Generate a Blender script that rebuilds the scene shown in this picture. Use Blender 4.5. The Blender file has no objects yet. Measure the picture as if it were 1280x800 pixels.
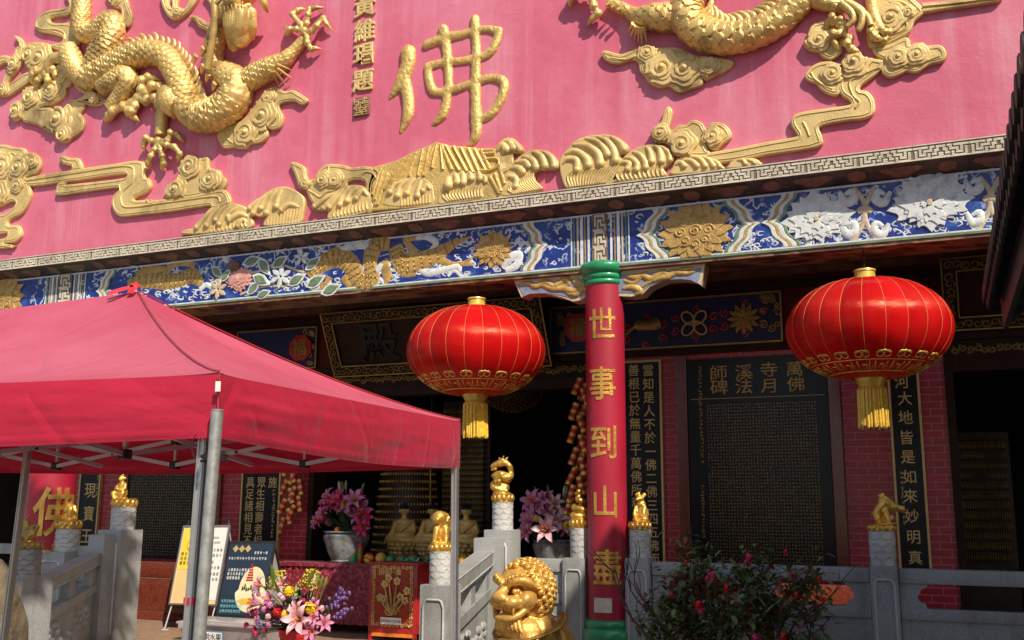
import bpy, bmesh, math, random
from mathutils import Vector, Matrix, Euler
from mathutils.noise import noise as pnoise
from mathutils.geometry import tessellate_polygon
random.seed(7)
SC = bpy.context.scene
COL = SC.collection
pi = math.pi
# ------------------------------------------------------------------ camera
FPX = 1250.0; EYE = 1.7
_p, _y, _r = (math.radians(v) for v in (10.44, 23.29, .296))
_F = Vector((-math.sin(_y)*math.cos(_p), math.cos(_y)*math.cos(_p), math.sin(_p)))
_R0 = Vector((math.cos(_y), math.sin(_y), 0)); _U0 = _R0.cross(_F)
_R = _R0*math.cos(_r)+_U0*math.sin(_r); _U = _U0*math.cos(_r)-_R0*math.sin(_r)
cd = bpy.data.cameras.new('camera'); cam = bpy.data.objects.new('camera', cd); COL.objects.link(cam)
cd.sensor_width = 36; cd.lens = 36*FPX/1280; cd.clip_end = 500; cd.clip_start = .05
M = Matrix((_R, _U, -_F)).transposed().to_4x4(); M.translation = (0, 0, EYE)
cam.matrix_world = M
SC.camera = cam
# ------------------------------------------------------------------ light
SUN_AZ = math.radians(50)      # to the right of the facade normal
SUN_EL = math.radians(43.6)
w = bpy.data.worlds.new('World'); SC.world = w; w.use_nodes = True
nt = w.node_tree
sk = nt.nodes.new('ShaderNodeTexSky'); sk.sky_type = 'NISHITA'; sk.sun_disc = False
sk.sun_elevation = SUN_EL; sk.sun_rotation = pi-SUN_AZ
sk.altitude = 100; sk.dust_density = 1.5
nt.links.new(sk.outputs[0], nt.nodes['Background'].inputs[0]); nt.nodes['Background'].inputs[1].default_value = .11
sd = bpy.data.lights.new('sun', 'SUN'); sd.energy = 5.0; sd.angle = math.radians(.55); sd.color = (1, .92, .785)
so = bpy.data.objects.new('sun', sd); COL.objects.link(so)
so.rotation_euler = Vector((math.sin(SUN_AZ)*math.cos(SUN_EL), -math.cos(SUN_AZ)*math.cos(SUN_EL), math.sin(SUN_EL))).to_track_quat('Z', 'Y').to_euler()
so.location = (10, -10, 20)
SC.view_settings.view_transform = 'Standard'; SC.view_settings.look = 'None'
SC.view_settings.exposure = 0.2; SC.view_settings.gamma = 1
SC.cycles.max_bounces = 8
# ------------------------------------------------------------------ points from the photograph on real planes
def ray(x, y): return _F+_R*((x-640)/FPX)-_U*((y-400)/FPX)
def PY(x, y, Y):
    r = ray(x, y); k = Y/r.y; return Vector((r.x*k, Y, EYE+r.z*k))
def PZ(x, y, Z):
    r = ray(x, y); k = (Z-EYE)/r.z; return Vector((r.x*k, r.y*k, Z))
def zoom(ox, oy, s, pts): return [(ox+a/s, oy+b/s) for a, b in pts]
def XZ(pts, Y): return [(lambda v: (v.x, v.z))(PY(a, b, Y)) for a, b in pts]
def pxm(x, y, Y):   # metres per pixel around a pixel on plane Y
    return (PY(x+.5, y, Y)-PY(x-.5, y, Y)).length*.5+(PY(x, y+.5, Y)-PY(x, y-.5, Y)).length*.5
# ------------------------------------------------------------------ materials
def hx(h):
    h = h.lstrip('#'); c = [int(h[i:i+2], 16)/255 for i in (0, 2, 4)]
    return tuple(v/12.92 if v < .04045 else ((v+.055)/1.055)**2.4 for v in c)
class NT:
    def __init__(s, m): s.m = m; s.t = m.node_tree; s.b = s.t.nodes['Principled BSDF']
    def n(s, ty, **kw):
        o = s.t.nodes.new('ShaderNode'+ty)
        for k, v in kw.items():
            if k in o.inputs.keys(): o.inputs[k].default_value = v
            else: setattr(o, k, v)
        return o
    def l(s, a, b): s.t.links.new(a, b)
    def coord(s, scale=(1, 1, 1), kind='Object'):
        c = s.n('TexCoord'); m = s.n('Mapping'); s.l(c.outputs[kind], m.inputs[0]); m.inputs['Scale'].default_value = scale
        return m.outputs[0]
    def noise(s, vec, scale, detail=4, rough=.6):
        n = s.n('TexNoise'); n.inputs['Scale'].default_value = scale; n.inputs['Detail'].default_value = detail; n.inputs['Roughness'].default_value = rough
        s.l(vec, n.inputs['Vector']); return n.outputs[0]
    def ramp(s, f, stops, interp='LINEAR'):
        r = s.n('ValToRGB'); e = r.color_ramp.elements; r.color_ramp.interpolation = interp
        while len(e) < len(stops): e.new(.5)
        for q, (p, c) in zip(e, stops): q.position = p; q.color = (*c, 1) if len(c) == 3 else c
        s.l(f, r.inputs[0]); return r.outputs[0]
    def mix(s, f, a, b, mode='MIX'):
        x = s.n('Mix', data_type='RGBA', blend_type=mode)
        for v, i in ((f, 0), (a, 6), (b, 7)):
            if isinstance(v, (int, float)): x.inputs[i].default_value = v
            elif isinstance(v, tuple): x.inputs[i].default_value = (*v, 1)
            else: s.l(v, x.inputs[i])
        return x.outputs[2]
    def bump(s, h, dist, strength=1.0):
        b = s.n('Bump'); b.inputs['Distance'].default_value = dist; b.inputs['Strength'].default_value = strength
        s.l(h, b.inputs['Height']); s.l(b.outputs[0], s.b.inputs['Normal'])
MATS = {}
def newmat(name):
    m = bpy.data.materials.new(name); m.use_nodes = True; MATS[name] = m; return NT(m)
def mat(name, col, rough=.6, metal=0., var=.18, scale=5., bump=0., bscale=40., spec=None, sheen=0., alpha=None, trans=0., coat=0., dirt=None, dscale=2.):
    t = newmat(name); v = t.coord()
    f = t.noise(v, scale)
    lo = tuple(c*(1-var) for c in col); hi = tuple(min(1, c*(1+var)) for c in col)
    c = t.ramp(f, [(.3, lo), (.7, hi)])
    if dirt:
        d = t.ramp(t.noise(v, dscale, 6, .7), [(.5, (0, 0, 0)), (.68, (1, 1, 1))])
        c = t.mix(d, c, dirt)
    t.l(c, t.b.inputs['Base Color'])
    t.b.inputs['Roughness'].default_value = rough; t.b.inputs['Metallic'].default_value = metal
    if spec is not None: t.b.inputs['Specular IOR Level'].default_value = spec
    if sheen: t.b.inputs['Sheen Weight'].default_value = sheen
    if coat: t.b.inputs['Coat Weight'].default_value = coat; t.b.inputs['Coat Roughness'].default_value = .15
    if trans: t.b.inputs['Transmission Weight'].default_value = trans
    if alpha is not None: t.b.inputs['Alpha'].default_value = alpha
    if bump: t.bump(t.noise(v, bscale, 3), bump)
    return t.m
mat('gold paint', (.72, .49, .17), .40, .45, .2, 3, .006, 60, dirt=(.30, .19, .06), dscale=2.5)
mat('gold relief', (.68, .49, .20), .52, .25, .16, 2.2, .004, 45, dirt=(.30, .20, .08), dscale=1.3)
mat('gold hammered', (.68, .46, .15), .45, .4, .2, 5, .014, 26)
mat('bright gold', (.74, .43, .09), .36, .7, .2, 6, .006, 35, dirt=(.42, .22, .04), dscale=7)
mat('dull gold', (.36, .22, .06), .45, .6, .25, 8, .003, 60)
mat('dark gilding', (.20, .12, .035), .5, .5, .3, 10, .004, 60)
mat('letter gold', (.62, .43, .17), .5, .3, .1, 8)
mat('red column paint', (.36, .010, .030), .45, 0, .12, 1.5, .002, 90, dirt=(.28, .018, .035), dscale=3)
mat('green glaze', (.02, .25, .10), .32, 0, .2, 6, .002, 40, coat=.3)
mat('dark timber', (.030, .012, .008), .6, 0, .4, 5, .002, 30, spec=.15)
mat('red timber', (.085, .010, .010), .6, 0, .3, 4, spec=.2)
mat('rib thread', (.62, .22, .05), .45, .1, .15, 12)
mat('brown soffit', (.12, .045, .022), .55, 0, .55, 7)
mat('black stone', (.006, .006, .007), .32, 0, .3, 4, spec=.25)
mat('black lacquer', (.008, .007, .008), .38, 0, .3, 4, spec=.25)
mat('cream fret', (.62, .55, .43), .65, 0, .18, 9, .002, 60, dirt=(.40, .33, .23), dscale=5)
mat('dark recess', (.17, .125, .08), .8, 0, .4, 8)
mat('dark moulding', (.060, .034, .022), .5, 0, .8, 6, .006, 25)
mat('medallion pink', (.20, .095, .065), .6, 0, .4, 12)
mat('porcelain white', (.66, .68, .66), .3, 0, .12, 14, .004, 30, dirt=(.40, .42, .44), dscale=9)
mat('porcelain gold', (.50, .31, .09), .4, .1, .22, 16, .008, 50, dirt=(.34, .20, .06), dscale=7)
mat('porcelain cream', (.55, .44, .28), .4, 0, .2, 12, .004, 40)
mat('porcelain grey', (.20, .23, .32), .5, 0, .3, 10)
mat('porcelain green', (.16, .22, .12), .35, 0, .3, 10)
mat('porcelain pink', (.62, .30, .25), .35, 0, .3, 10)
mat('marble mahogany', (.17, .035, .018), .22, 0, .35, 45, dirt=(.09, .02, .012), dscale=20)
mat('terrace tile', (.30, .19, .12), .55, 0, .25, 8, .002, 30, dirt=(.2, .12, .08), dscale=1.5)
mat('paving', (.27, .25, .22), .8, 0, .2, 3, .004, 20)
mat('aluminium', (.55, .55, .54), .38, .85, .08, 8)
mat('galvanised steel', (.40, .40, .37), .48, .6, .25, 30, .001, 60)
mat('white tube', (.50, .50, .50), .45, .3, .08, 8)
mat('black plastic', (.015, .015, .016), .5, 0)
mat('red tape', (.55, .02, .03), .5)
mat('white card', (.72, .70, .64), .7, 0, .04)
mat('yellow card', (.80, .58, .05), .6, 0, .04)
mat('cream card', (.72, .50, .22), .6, 0, .05)
mat('ink', (.02, .02, .025), .7, 0, .05)
mat('sign navy', (.018, .032, .055), .45, 0, .15)
mat('sign teal', (.16, .45, .50), .6, 0, .05)
mat('clear plastic', (.62, .55, .54), .25, 0, .06, trans=.35, alpha=.8)
mat('blue card', (.05, .22, .5), .6)
mat('silk tassel', (.78, .48, .03), .4, 0, .25, 30, sheen=.5)
mat('lantern trim', (.72, .50, .10), .35, .35, .15, 12)
mat('ribbon red', (.62, .01, .02), .45, 0, .1, sheen=.3)
mat('box red', (.36, .016, .02), .35, 0, .2, 6, coat=.3)
mat('box panel', (.30, .035, .014), .35, 0, .3, 9)
mat('glazed pot', (.15, .155, .155), .3, 0, .6, 9, .006, 25, coat=.3, dirt=(.30, .30, .29), dscale=6)
mat('leaf green', (.035, .085, .018), .55, 0, .45, 8)
mat('shrub leaf', (.11, .15, .045), .55, 0, .5, 6)
mat('leaf light', (.16, .22, .03), .55, 0, .3, 8)
mat('goldenrod', (.55, .45, .03), .7, 0, .3, 30)
mat('petal pink', (.60, .20, .36), .55, 0, .3, 14, sheen=.2)
mat('petal pale', (.72, .42, .46), .55, 0, .25, 14)
mat('petal magenta', (.50, .02, .12), .5, 0, .25, 14)
mat('petal yellow', (.85, .55, .01), .55, 0, .15, 14)
mat('petal red', (.50, .01, .015), .55, 0, .3, 14)
mat('petal violet', (.20, .09, .30), .6, 0, .3, 14)
mat('petal orange', (.75, .20, .02), .55, 0, .2, 14)
mat('bark', (.06, .040, .028), .8, 0, .3, 10, .004, 30)
mat('pomelo skin', (.82, .42, .03), .4, 0, .15, 8, .002, 80)
mat('melon green', (.03, .32, .08), .25, 0, .4, 10, coat=.4)
mat('fruit red', (.45, .02, .02), .35, 0, .3, 6)
mat('fruit yellow', (.68, .42, .06), .4, 0, .15, 6)
mat('fruit pale', (.72, .60, .36), .6, 0, .12, 6)
mat('firecracker red', (.50, .012, .012), .35, 0, .2, 8)
mat('roof tile dark', (.026, .018, .016), .6, 0, .4, 5, .004, 20)
mat('eave board', (.035, .040, .045), .6, 0, .3, 5)
mat('old wall', (.25, .20, .17), .8, 0, .2, 2)
mat('inner blue', (.010, .012, .075), .6, 0, .3, 5)
mat('shelf brown', (.055, .025, .012), .5, 0, .4, 6)
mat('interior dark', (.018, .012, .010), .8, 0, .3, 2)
mat('plinth stone', (.30, .29, .27), .7, 0, .2, 8)
mat('boulder', (.16, .12, .07), .8, 0, .3, 3, .03, 8)
mat('bead glass', (.20, .17, .06), .25, .5, .8, 60)
mat('lion gold', (.72, .42, .10), .40, .5, .2, 4, .006, 30, dirt=(.44, .22, .05), dscale=5)
mat('black hair', (.006, .007, .014), .5)
mat('skin gold', (.80, .52, .16), .42, .12, .15, 5)
def brick():
    t = newmat('red brick'); c = t.n('TexCoord'); mp = t.n('Mapping'); t.l(c.outputs['Object'], mp.inputs[0])
    mp.inputs['Rotation'].default_value = (pi/2, 0, 0)
    b = t.n('TexBrick'); t.l(mp.outputs[0], b.inputs['Vector'])
    b.inputs['Scale'].default_value = 1; b.inputs['Brick Width'].default_value = .235; b.inputs['Row Height'].default_value = .082
    b.inputs['Mortar Size'].default_value = .0055; b.inputs['Color1'].default_value = (.34, .010, .022, 1); b.inputs['Color2'].default_value = (.42, .014, .03, 1)
    b.inputs['Mortar'].default_value = (.42, .17, .175, 1)
    t.l(b.outputs['Color'], t.b.inputs['Base Color']); t.b.inputs['Roughness'].default_value = .4
    t.bump(b.outputs['Fac'], -.004)
brick()
def pink():
    t = newmat('pink render'); v = t.coord((1, 1, 1)); vs = t.coord((1, 1, .035))
    big = t.ramp(t.noise(v, .55, 5, .65), [(.34, (.55, .098, .165)), (.52, (.60, .132, .205)), (.70, (.65, .195, .27))])
    st = t.ramp(t.noise(vs, 5.0, 6, .65), [(.46, (0, 0, 0)), (.66, (1, 1, 1))])
    st2 = t.ramp(t.noise(v, .9, 3, .5), [(.42, (0, 0, 0)), (.62, (1, 1, 1))])
    k = t.mix(1.0, st, st2, 'MULTIPLY')
    k2 = t.mix(1.0, k, (.48, .48, .48), 'MULTIPLY')
    c = t.mix(k2, big, (.72, .36, .43))
    dk = t.ramp(t.noise(t.coord((1, 1, .06)), 3.2, 5, .6), [(.55, (0, 0, 0)), (.74, (.4, .4, .4))])
    c = t.mix(dk, c, (.50, .075, .14))
    sp = t.ramp(t.noise(v, 16, 5, .7), [(.63, (0, 0, 0)), (.70, (.5, .5, .5))])
    c = t.mix(sp, c, (.74, .32, .36))
    t.l(c, t.b.inputs['Base Color']); t.b.inputs['Roughness'].default_value = .55
    t.bump(t.noise(v, 7, 6, .65), .012, .6)
pink()
def granite(name, a, b):
    t = newmat(name); v = t.coord()
    f = t.noise(v, 105, 3, .85); g = t.noise(v, 2.2, 5)
    c = t.ramp(f, [(.32, b), (.46, tuple(x*.85 for x in a)), (.60, a), (.72, tuple(min(1, x*1.35) for x in a))])
    sv = t.noise(t.coord((1, 1, .12)), 6, 4); g = t.mix(.45, g, sv); g2 = t.ramp(g, [(.32, (.55, .53, .49)), (.5, (.95, .94, .92)), (.7, (1.08, 1.07, 1.06))])
    t.l(t.mix(1.0, c, g2, 'MULTIPLY'), t.b.inputs['Base Color']); t.b.inputs['Roughness'].default_value = .62
    t.bump(f, .0015)
granite('granite', (.36, .36, .35), (.12, .12, .12))
granite('granite light', (.56, .55, .53), (.30, .30, .29))
def frieze():
    t = newmat('blue porcelain'); v = t.coord()
    w1 = t.n('TexNoise'); w1.inputs['Scale'].default_value = 3; w1.inputs['Detail'].default_value = 3; t.l(v, w1.inputs['Vector'])
    wv = t.n('TexWave', wave_type='RINGS'); wv.inputs['Scale'].default_value = 2.6; wv.inputs['Distortion'].default_value = 14; wv.inputs['Detail'].default_value = 4; wv.inputs['Detail Scale'].default_value = 2.4
    t.l(v, wv.inputs['Vector'])
    bl = t.ramp(t.noise(v, 5, 4), [(.3, (.010, .020, .16)), (.55, (.016, .040, .25)), (.75, (.05, .14, .38))])
    ln = t.ramp(wv.outputs[0], [(.80, (0, 0, 0)), (.9, (1, 1, 1))])
    msk = t.ramp(t.noise(v, 2.3, 3), [(.46, (0, 0, 0)), (.56, (1, 1, 1))])
    k = t.mix(1., ln, msk, 'MULTIPLY')
    c = t.mix(k, bl, (.55, .60, .68))
    t.l(c, t.b.inputs['Base Color']); t.b.inputs['Roughness'].default_value = .3
    t.bump(t.noise(v, 14, 3), .01)
frieze()
def fabric(name, base, faded, trans):
    t = newmat(name); v = t.coord()
    c = t.ramp(t.noise(v, 1.1, 5, .6), [(.3, base), (.72, faded)])
    t.l(c, t.b.inputs['Base Color']); t.b.inputs['Roughness'].default_value = .6
    t.b.inputs['Sheen Weight'].default_value = .18; t.b.inputs['Sheen Roughness'].default_value = .35; t.b.inputs['Sheen Tint'].default_value = (1, .72, .76, 1)
    cr = t.n('TexVoronoi', feature='DISTANCE_TO_EDGE'); cr.inputs['Scale'].default_value = 1.6; t.l(t.mix(.12, v, t.noise(v, 2, 2)), cr.inputs['Vector'])
    cl = t.ramp(cr.outputs['Distance'], [(0, (0, 0, 0)), (.05, (1, 1, 1))]); hh = t.mix(.3, t.noise(t.coord((1, 2.2, 2.2)), 3.2, 4), cl)
    t.bump(hh, .018, .7)
    tr = t.n('BsdfTranslucent'); tr.inputs[0].default_value = (*base, 1)
    mx = t.n('MixShader'); mx.inputs[0].default_value = trans
    t.l(t.b.outputs[0], mx.inputs[1]); t.l(tr.outputs[0], mx.inputs[2])
    t.l(mx.outputs[0], t.t.nodes['Material Output'].inputs[0])
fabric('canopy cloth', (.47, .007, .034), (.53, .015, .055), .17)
fabric('faded sunlit roof cloth', (.46, .045, .095), (.57, .12, .18), .12)  # paler roof cloth: sun fading plus grazing sheen, both put into the colour
def satin():
    t = newmat('lantern satin'); v = t.coord((1, 1, .35))
    g = t.n('TexGradient', gradient_type='RADIAL'); t.l(t.coord(), g.inputs['Vector'])
    m1 = t.n('Math', operation='MULTIPLY'); m1.inputs[1].default_value = 24; t.l(g.outputs['Fac'], m1.inputs[0])
    m2 = t.n('Math', operation='FLOOR'); t.l(m1.outputs[0], m2.inputs[0]); wn = t.n('TexWhiteNoise', noise_dimensions='1D'); t.l(m2.outputs[0], wn.inputs['W'])
    c = t.ramp(t.noise(v, 6, 3), [(.3, (.50, .003, .005)), (.7, (.60, .006, .008))])
    pv_ = t.ramp(wn.outputs['Value'], [(0, (.78, .78, .78)), (1, (1.08, 1.08, 1.08))])
    c = t.mix(1., c, pv_, 'MULTIPLY')
    t.l(c, t.b.inputs['Base Color']); rr = t.ramp(wn.outputs['Value'], [(0, (.30, .30, .30)), (1, (.42, .42, .42))]); t.l(rr, t.b.inputs['Roughness'])
    t.b.inputs['Anisotropic'].default_value = .85
    tg = t.n('Tangent', direction_type='RADIAL', axis='Z'); t.l(tg.outputs[0], t.b.inputs['Tangent'])
    t.b.inputs['Specular IOR Level'].default_value = .8; t.b.inputs['Specular Tint'].default_value = (1, .30, .16, 1)
    t.bump(t.noise(t.coord((1, 1, 2.5)), 5, 3), .008, .5)
    tr = t.n('BsdfTranslucent'); tr.inputs[0].default_value = (.8, .008, .008, 1)
    mx = t.n('MixShader'); mx.inputs[0].default_value = .18
    t.l(t.b.outputs[0], mx.inputs[1]); t.l(tr.outputs[0], mx.inputs[2]); t.l(mx.outputs[0], t.t.nodes['Material Output'].inputs[0])
satin()
def brocade():
    t = newmat('maroon brocade'); v = t.coord((1, 1, 1))
    vo = t.n('TexVoronoi'); vo.inputs['Scale'].default_value = 22; t.l(v, vo.inputs['Vector'])
    c = t.ramp(vo.outputs['Distance'], [(.25, (.34, .06, .08)), (.45, (.24, .012, .03)), (.7, (.15, .006, .016))])
    t.l(c, t.b.inputs['Base Color']); t.b.inputs['Roughness'].default_value = .45; t.b.inputs['Sheen Weight'].default_value = .18
brocade()
def camo():
    t = newmat('painted beam'); v = t.coord((.6, 1, 1))
    c = t.ramp(t.noise(v, 3.2, 4), [(.34, (.02, .02, .07)), (.44, (.16, .05, .03)), (.54, (.30, .16, .08)), (.62, (.08, .03, .02)), (.75, (.22, .07, .05))], 'EASE')
    t.l(c, t.b.inputs['Base Color']); t.b.inputs['Roughness'].default_value = .5
camo()
# ------------------------------------------------------------------ objects and names
def tag(o, label, cat, group=None, kind=None):
    if label: o['label'] = label
    if cat: o['category'] = cat
    if group: o['group'] = group
    if kind: o['kind'] = kind
    return o
def thing(name, label, cat, loc=(0, 0, 0), rotz=0, group=None):
    o = bpy.data.objects.new(name, None); o.empty_display_size = .1; COL.objects.link(o)
    o.location = loc; o.rotation_euler = (0, 0, rotz)
    return tag(o, label, cat, group)
def link(name, me, mats, parent=None, loc=None, rot=None):
    me.name = name
    if mats is not None:
        for m in ([mats] if isinstance(mats, str) else mats): me.materials.append(MATS[m])
    o = bpy.data.objects.new(name, me); COL.objects.link(o)
    if parent is not None:
        o.parent = parent
        # meshes are built in world coordinates unless loc is given; undo the parent's frame
        if loc is None:
            pm = world(parent); o.matrix_parent_inverse = pm.inverted()
    if loc is not None: o.location = loc
    if rot is not None: o.rotation_euler = rot
    return o
def world(o):
    m = o.matrix_parent_inverse @ Matrix.LocRotScale(o.location, o.rotation_euler, o.scale) if o.parent else Matrix.LocRotScale(o.location, o.rotation_euler, o.scale)
    return world(o.parent) @ m if o.parent else m
def kids(o): return [c for c in bpy.data.objects if c.parent == o]
def dup(root, loc, rotz=None, scale=None, label=None, parent=None):
    r = root.copy(); COL.objects.link(r); r.location = loc
    if rotz is not None: r.rotation_euler = (0, 0, rotz)
    if scale is not None: r.scale = (scale,)*3
    if label: r['label'] = label
    def rec(a, b):
        for ch in kids(a):
            c = ch.copy(); COL.objects.link(c); c.parent = b; rec(ch, c)
    rec(root, r); return r
# ------------------------------------------------------------------ mesh builder
class MB:
    def __init__(s): s.v = []; s.f = []; s.m = []; s.cur = 0
    def add(s, vs, fs, mi=None):
        o = len(s.v); s.v.extend(vs); s.f.extend([tuple(i+o for i in f) for f in fs]); s.m.extend([s.cur if mi is None else mi]*len(fs)); return s
    def box(s, a, b, mi=None):
        x0, y0, z0 = a; x1, y1, z1 = b
        return s.add([(x0, y0, z0), (x1, y0, z0), (x1, y1, z0), (x0, y1, z0), (x0, y0, z1), (x1, y0, z1), (x1, y1, z1), (x0, y1, z1)],
                     [(0, 3, 2, 1), (4, 5, 6, 7), (0, 1, 5, 4), (1, 2, 6, 5), (2, 3, 7, 6), (3, 0, 4, 7)], mi)
    def cbox(s, a, b, c=.01, mi=None):   # box with chamfered vertical and front edges
        bm = bmesh.new(); bmesh.ops.create_cube(bm, size=1)
        for v in bm.verts: v.co = Vector([(a[i]+b[i])/2+v.co[i]*(b[i]-a[i]) for i in range(3)])
        bmesh.ops.bevel(bm, geom=bm.edges[:], offset=c, segments=2, affect='EDGES', profile=.6)
        bm.verts.index_update(); s.add([v.co[:] for v in bm.verts], [[v.index for v in f.verts] for f in bm.faces], mi); bm.free(); return s
    def obox(s, c, ax, ay, az, mi=None):   # centre and three half-axis vectors
        c, ax, ay, az = map(Vector, (c, ax, ay, az))
        vs = [c+i*ax+j*ay+k*az for k in (-1, 1) for i, j in ((-1, -1), (1, -1), (1, 1), (-1, 1))]
        return s.add([v[:] for v in vs], [(0, 3, 2, 1), (4, 5, 6, 7), (0, 1, 5, 4), (1, 2, 6, 5), (2, 3, 7, 6), (3, 0, 4, 7)], mi)
    def bar(s, a, b, wd, ht=None, mi=None):
        a, b = Vector(a), Vector(b); d = b-a; n = d.normalized(); ht = ht or wd
        x = n.cross((0, 0, 1)) if abs(n.z) < .95 else n.cross((1, 0, 0)); x.normalize(); z = x.cross(n)
        return s.obox((a+b)/2, d/2, x*wd/2, z*ht/2, mi)
    def tube(s, pts, r, n=8, mi=None, caps=True, flat=None, flatk=1.0):
        pts = [Vector(p) for p in pts]; L = len(pts)
        rs = r if isinstance(r, (list, tuple)) else [r]*L
        vs = []; fs = []; prev = None
        for i, p in enumerate(pts):
            t = (pts[min(i+1, L-1)]-pts[max(i-1, 0)]); t = t.normalized() if t.length > 1e-9 else Vector((0, 0, 1))
            if flat is not None: x = t.cross(flat)
            elif prev is not None: x = prev-t*prev.dot(t)
            else: x = t.cross((0, 0, 1)) if abs(t.z) < .9 else t.cross((1, 0, 0))
            x = x.normalized() if x.length > 1e-9 else Vector((1, 0, 0)); prev = x; y = t.cross(x)
            for k in range(n):
                a = 2*pi*k/n; vs.append((p+x*math.cos(a)*rs[i]+y*math.sin(a)*rs[i]*flatk)[:])
        for i in range(L-1):
            for k in range(n):
                a = i*n+k; b = i*n+(k+1) % n; fs.append((a, b, b+n, a+n))
        if caps: fs.append(tuple(range(n))[::-1]); fs.append(tuple((L-1)*n+k for k in range(n)))
        return s.add(vs, fs, mi)
    def lathe(s, prof, c=(0, 0, 0), n=32, mi=None, lobes=0, amp=0):
        vs = []; fs = []; L = len(prof)
        for r, z in prof:
            for k in range(n):
                a = 2*pi*k/n; q = r*(1+amp*(abs(math.cos(lobes*a/2))-.6) if lobes else 1)
                vs.append((c[0]+q*math.cos(a), c[1]+q*math.sin(a), c[2]+z))
        for i in range(L-1):
            for k in range(n):
                a = i*n+k; b = i*n+(k+1) % n; fs.append((a, b, b+n, a+n))
        if prof[0][0] > 1e-4: fs.append(tuple(range(n))[::-1])
        if prof[-1][0] > 1e-4: fs.append(tuple((L-1)*n+k for k in range(n)))
        return s.add(vs, fs, mi)
    def ell(s, c, r, nu=12, nv=8, mi=None, rot=None):
        if isinstance(r, (int, float)): r = (r, r, r)
        vs = []; fs = []; c = Vector(c)
        for j in range(nv+1):
            ph = -pi/2+pi*j/nv
            for k in range(nu):
                a = 2*pi*k/nu; v = Vector((r[0]*math.cos(ph)*math.cos(a), r[1]*math.cos(ph)*math.sin(a), r[2]*math.sin(ph)))
                if rot is not None: v = rot @ v
                vs.append((c+v)[:])
        for j in range(nv):
            for k in range(nu):
                a = j*nu+k; b = j*nu+(k+1) % nu; fs.append((a, b, b+nu, a+nu))
        return s.add(vs, fs, mi)
    def prism(s, poly, y0, y1, mi=None, back=False):    # poly in (x,z), front at y0 (towards -Y), back at y1
        n = len(poly)
        ar = sum(poly[i][0]*poly[(i+1) % n][1]-poly[(i+1) % n][0]*poly[i][1] for i in range(n))
        if ar < 0: poly = poly[::-1]
        vs = [(x, y0, z) for x, z in poly]+[(x, y1, z) for x, z in poly]
        fs = [(i, i+n, (i+1) % n+n, (i+1) % n) for i in range(n)]
        tr = tessellate_polygon([[Vector((x, z, 0)) for x, z in poly]])
        for t in tr:
            a, b, c = t
            cr = (poly[b][0]-poly[a][0])*(poly[c][1]-poly[a][1])-(poly[c][0]-poly[a][0])*(poly[b][1]-poly[a][1])
            if cr < 0: b, c = c, b
            fs.append((a, b, c))
            if back: fs.append((a+n, c+n, b+n))
        return s.add(vs, fs, mi)
    def build(s, name, mats, parent=None, smooth=35, loc=None, rot=None):
        me = bpy.data.meshes.new(name); me.from_pydata(s.v, [], s.f); me.validate()
        ok = len(me.polygons) == len(s.m)
        if ok and any(s.m): me.polygons.foreach_set('material_index', s.m)
        if smooth:
            me.polygons.foreach_set('use_smooth', [True]*len(me.polygons)); me.set_sharp_from_angle(angle=math.radians(smooth))
        me.update(); return link(name, me, mats, parent, loc, rot)
def spline(pts, n=8, closed=False):     # Catmull-Rom
    pts = [Vector(p) for p in pts]; L = len(pts); out = []
    rng = range(L) if closed else range(L-1)
    for i in rng:
        g = (lambda k: pts[k % L]) if closed else (lambda k: pts[max(0, min(L-1, k))])
        a, b, c, d = g(i-1), g(i), g(i+1), g(i+2)
        for j in range(n):
            t = j/n; out.append(.5*((2*b)+(c-a)*t+(2*a-5*b+4*c-d)*t*t+(3*b-a-3*c+d)*t**3))
    if not closed: out.append(pts[-1])
    return out
def resamp(vals, n):
    L = len(vals); o = []
    for i in range(n):
        t = i/(n-1)*(L-1); k = min(int(t), L-2); o.append(vals[k]+(vals[k+1]-vals[k])*(t-k))
    return o
def ev(o):
    dg = bpy.context.evaluated_depsgraph_get(); me = bpy.data.meshes.new_from_object(o.evaluated_get(dg)); return me
def plate(polys, depth, bevel, res=2):  # polys: closed lists of (x,z); returns verts/faces, lying on y=0 and rising towards -Y
    cu = bpy.data.curves.new('c', 'CURVE'); cu.dimensions = '2D'; cu.fill_mode = 'BOTH'
    cu.extrude = max(0, depth/2-bevel); cu.bevel_depth = bevel; cu.bevel_resolution = res; cu.offset = -bevel*.6
    for p in polys:
        sp = cu.splines.new('POLY'); sp.points.add(len(p)-1); sp.use_cyclic_u = True
        for q, (x, z) in zip(sp.points, p): q.co = (x, z, 0, 1)
    o = bpy.data.objects.new('c', cu); COL.objects.link(o); me = ev(o)
    vs = [(v.co.x, -v.co.z-depth/2, v.co.y) for v in me.vertices]; fs = [tuple(f.vertices) for f in me.polygons]
    bpy.data.objects.remove(o); bpy.data.meshes.remove(me); bpy.data.curves.remove(cu); return vs, fs
def shift(vs, d): return [(v[0]+d[0], v[1]+d[1], v[2]+d[2]) for v in vs]
_GL = {}
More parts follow.
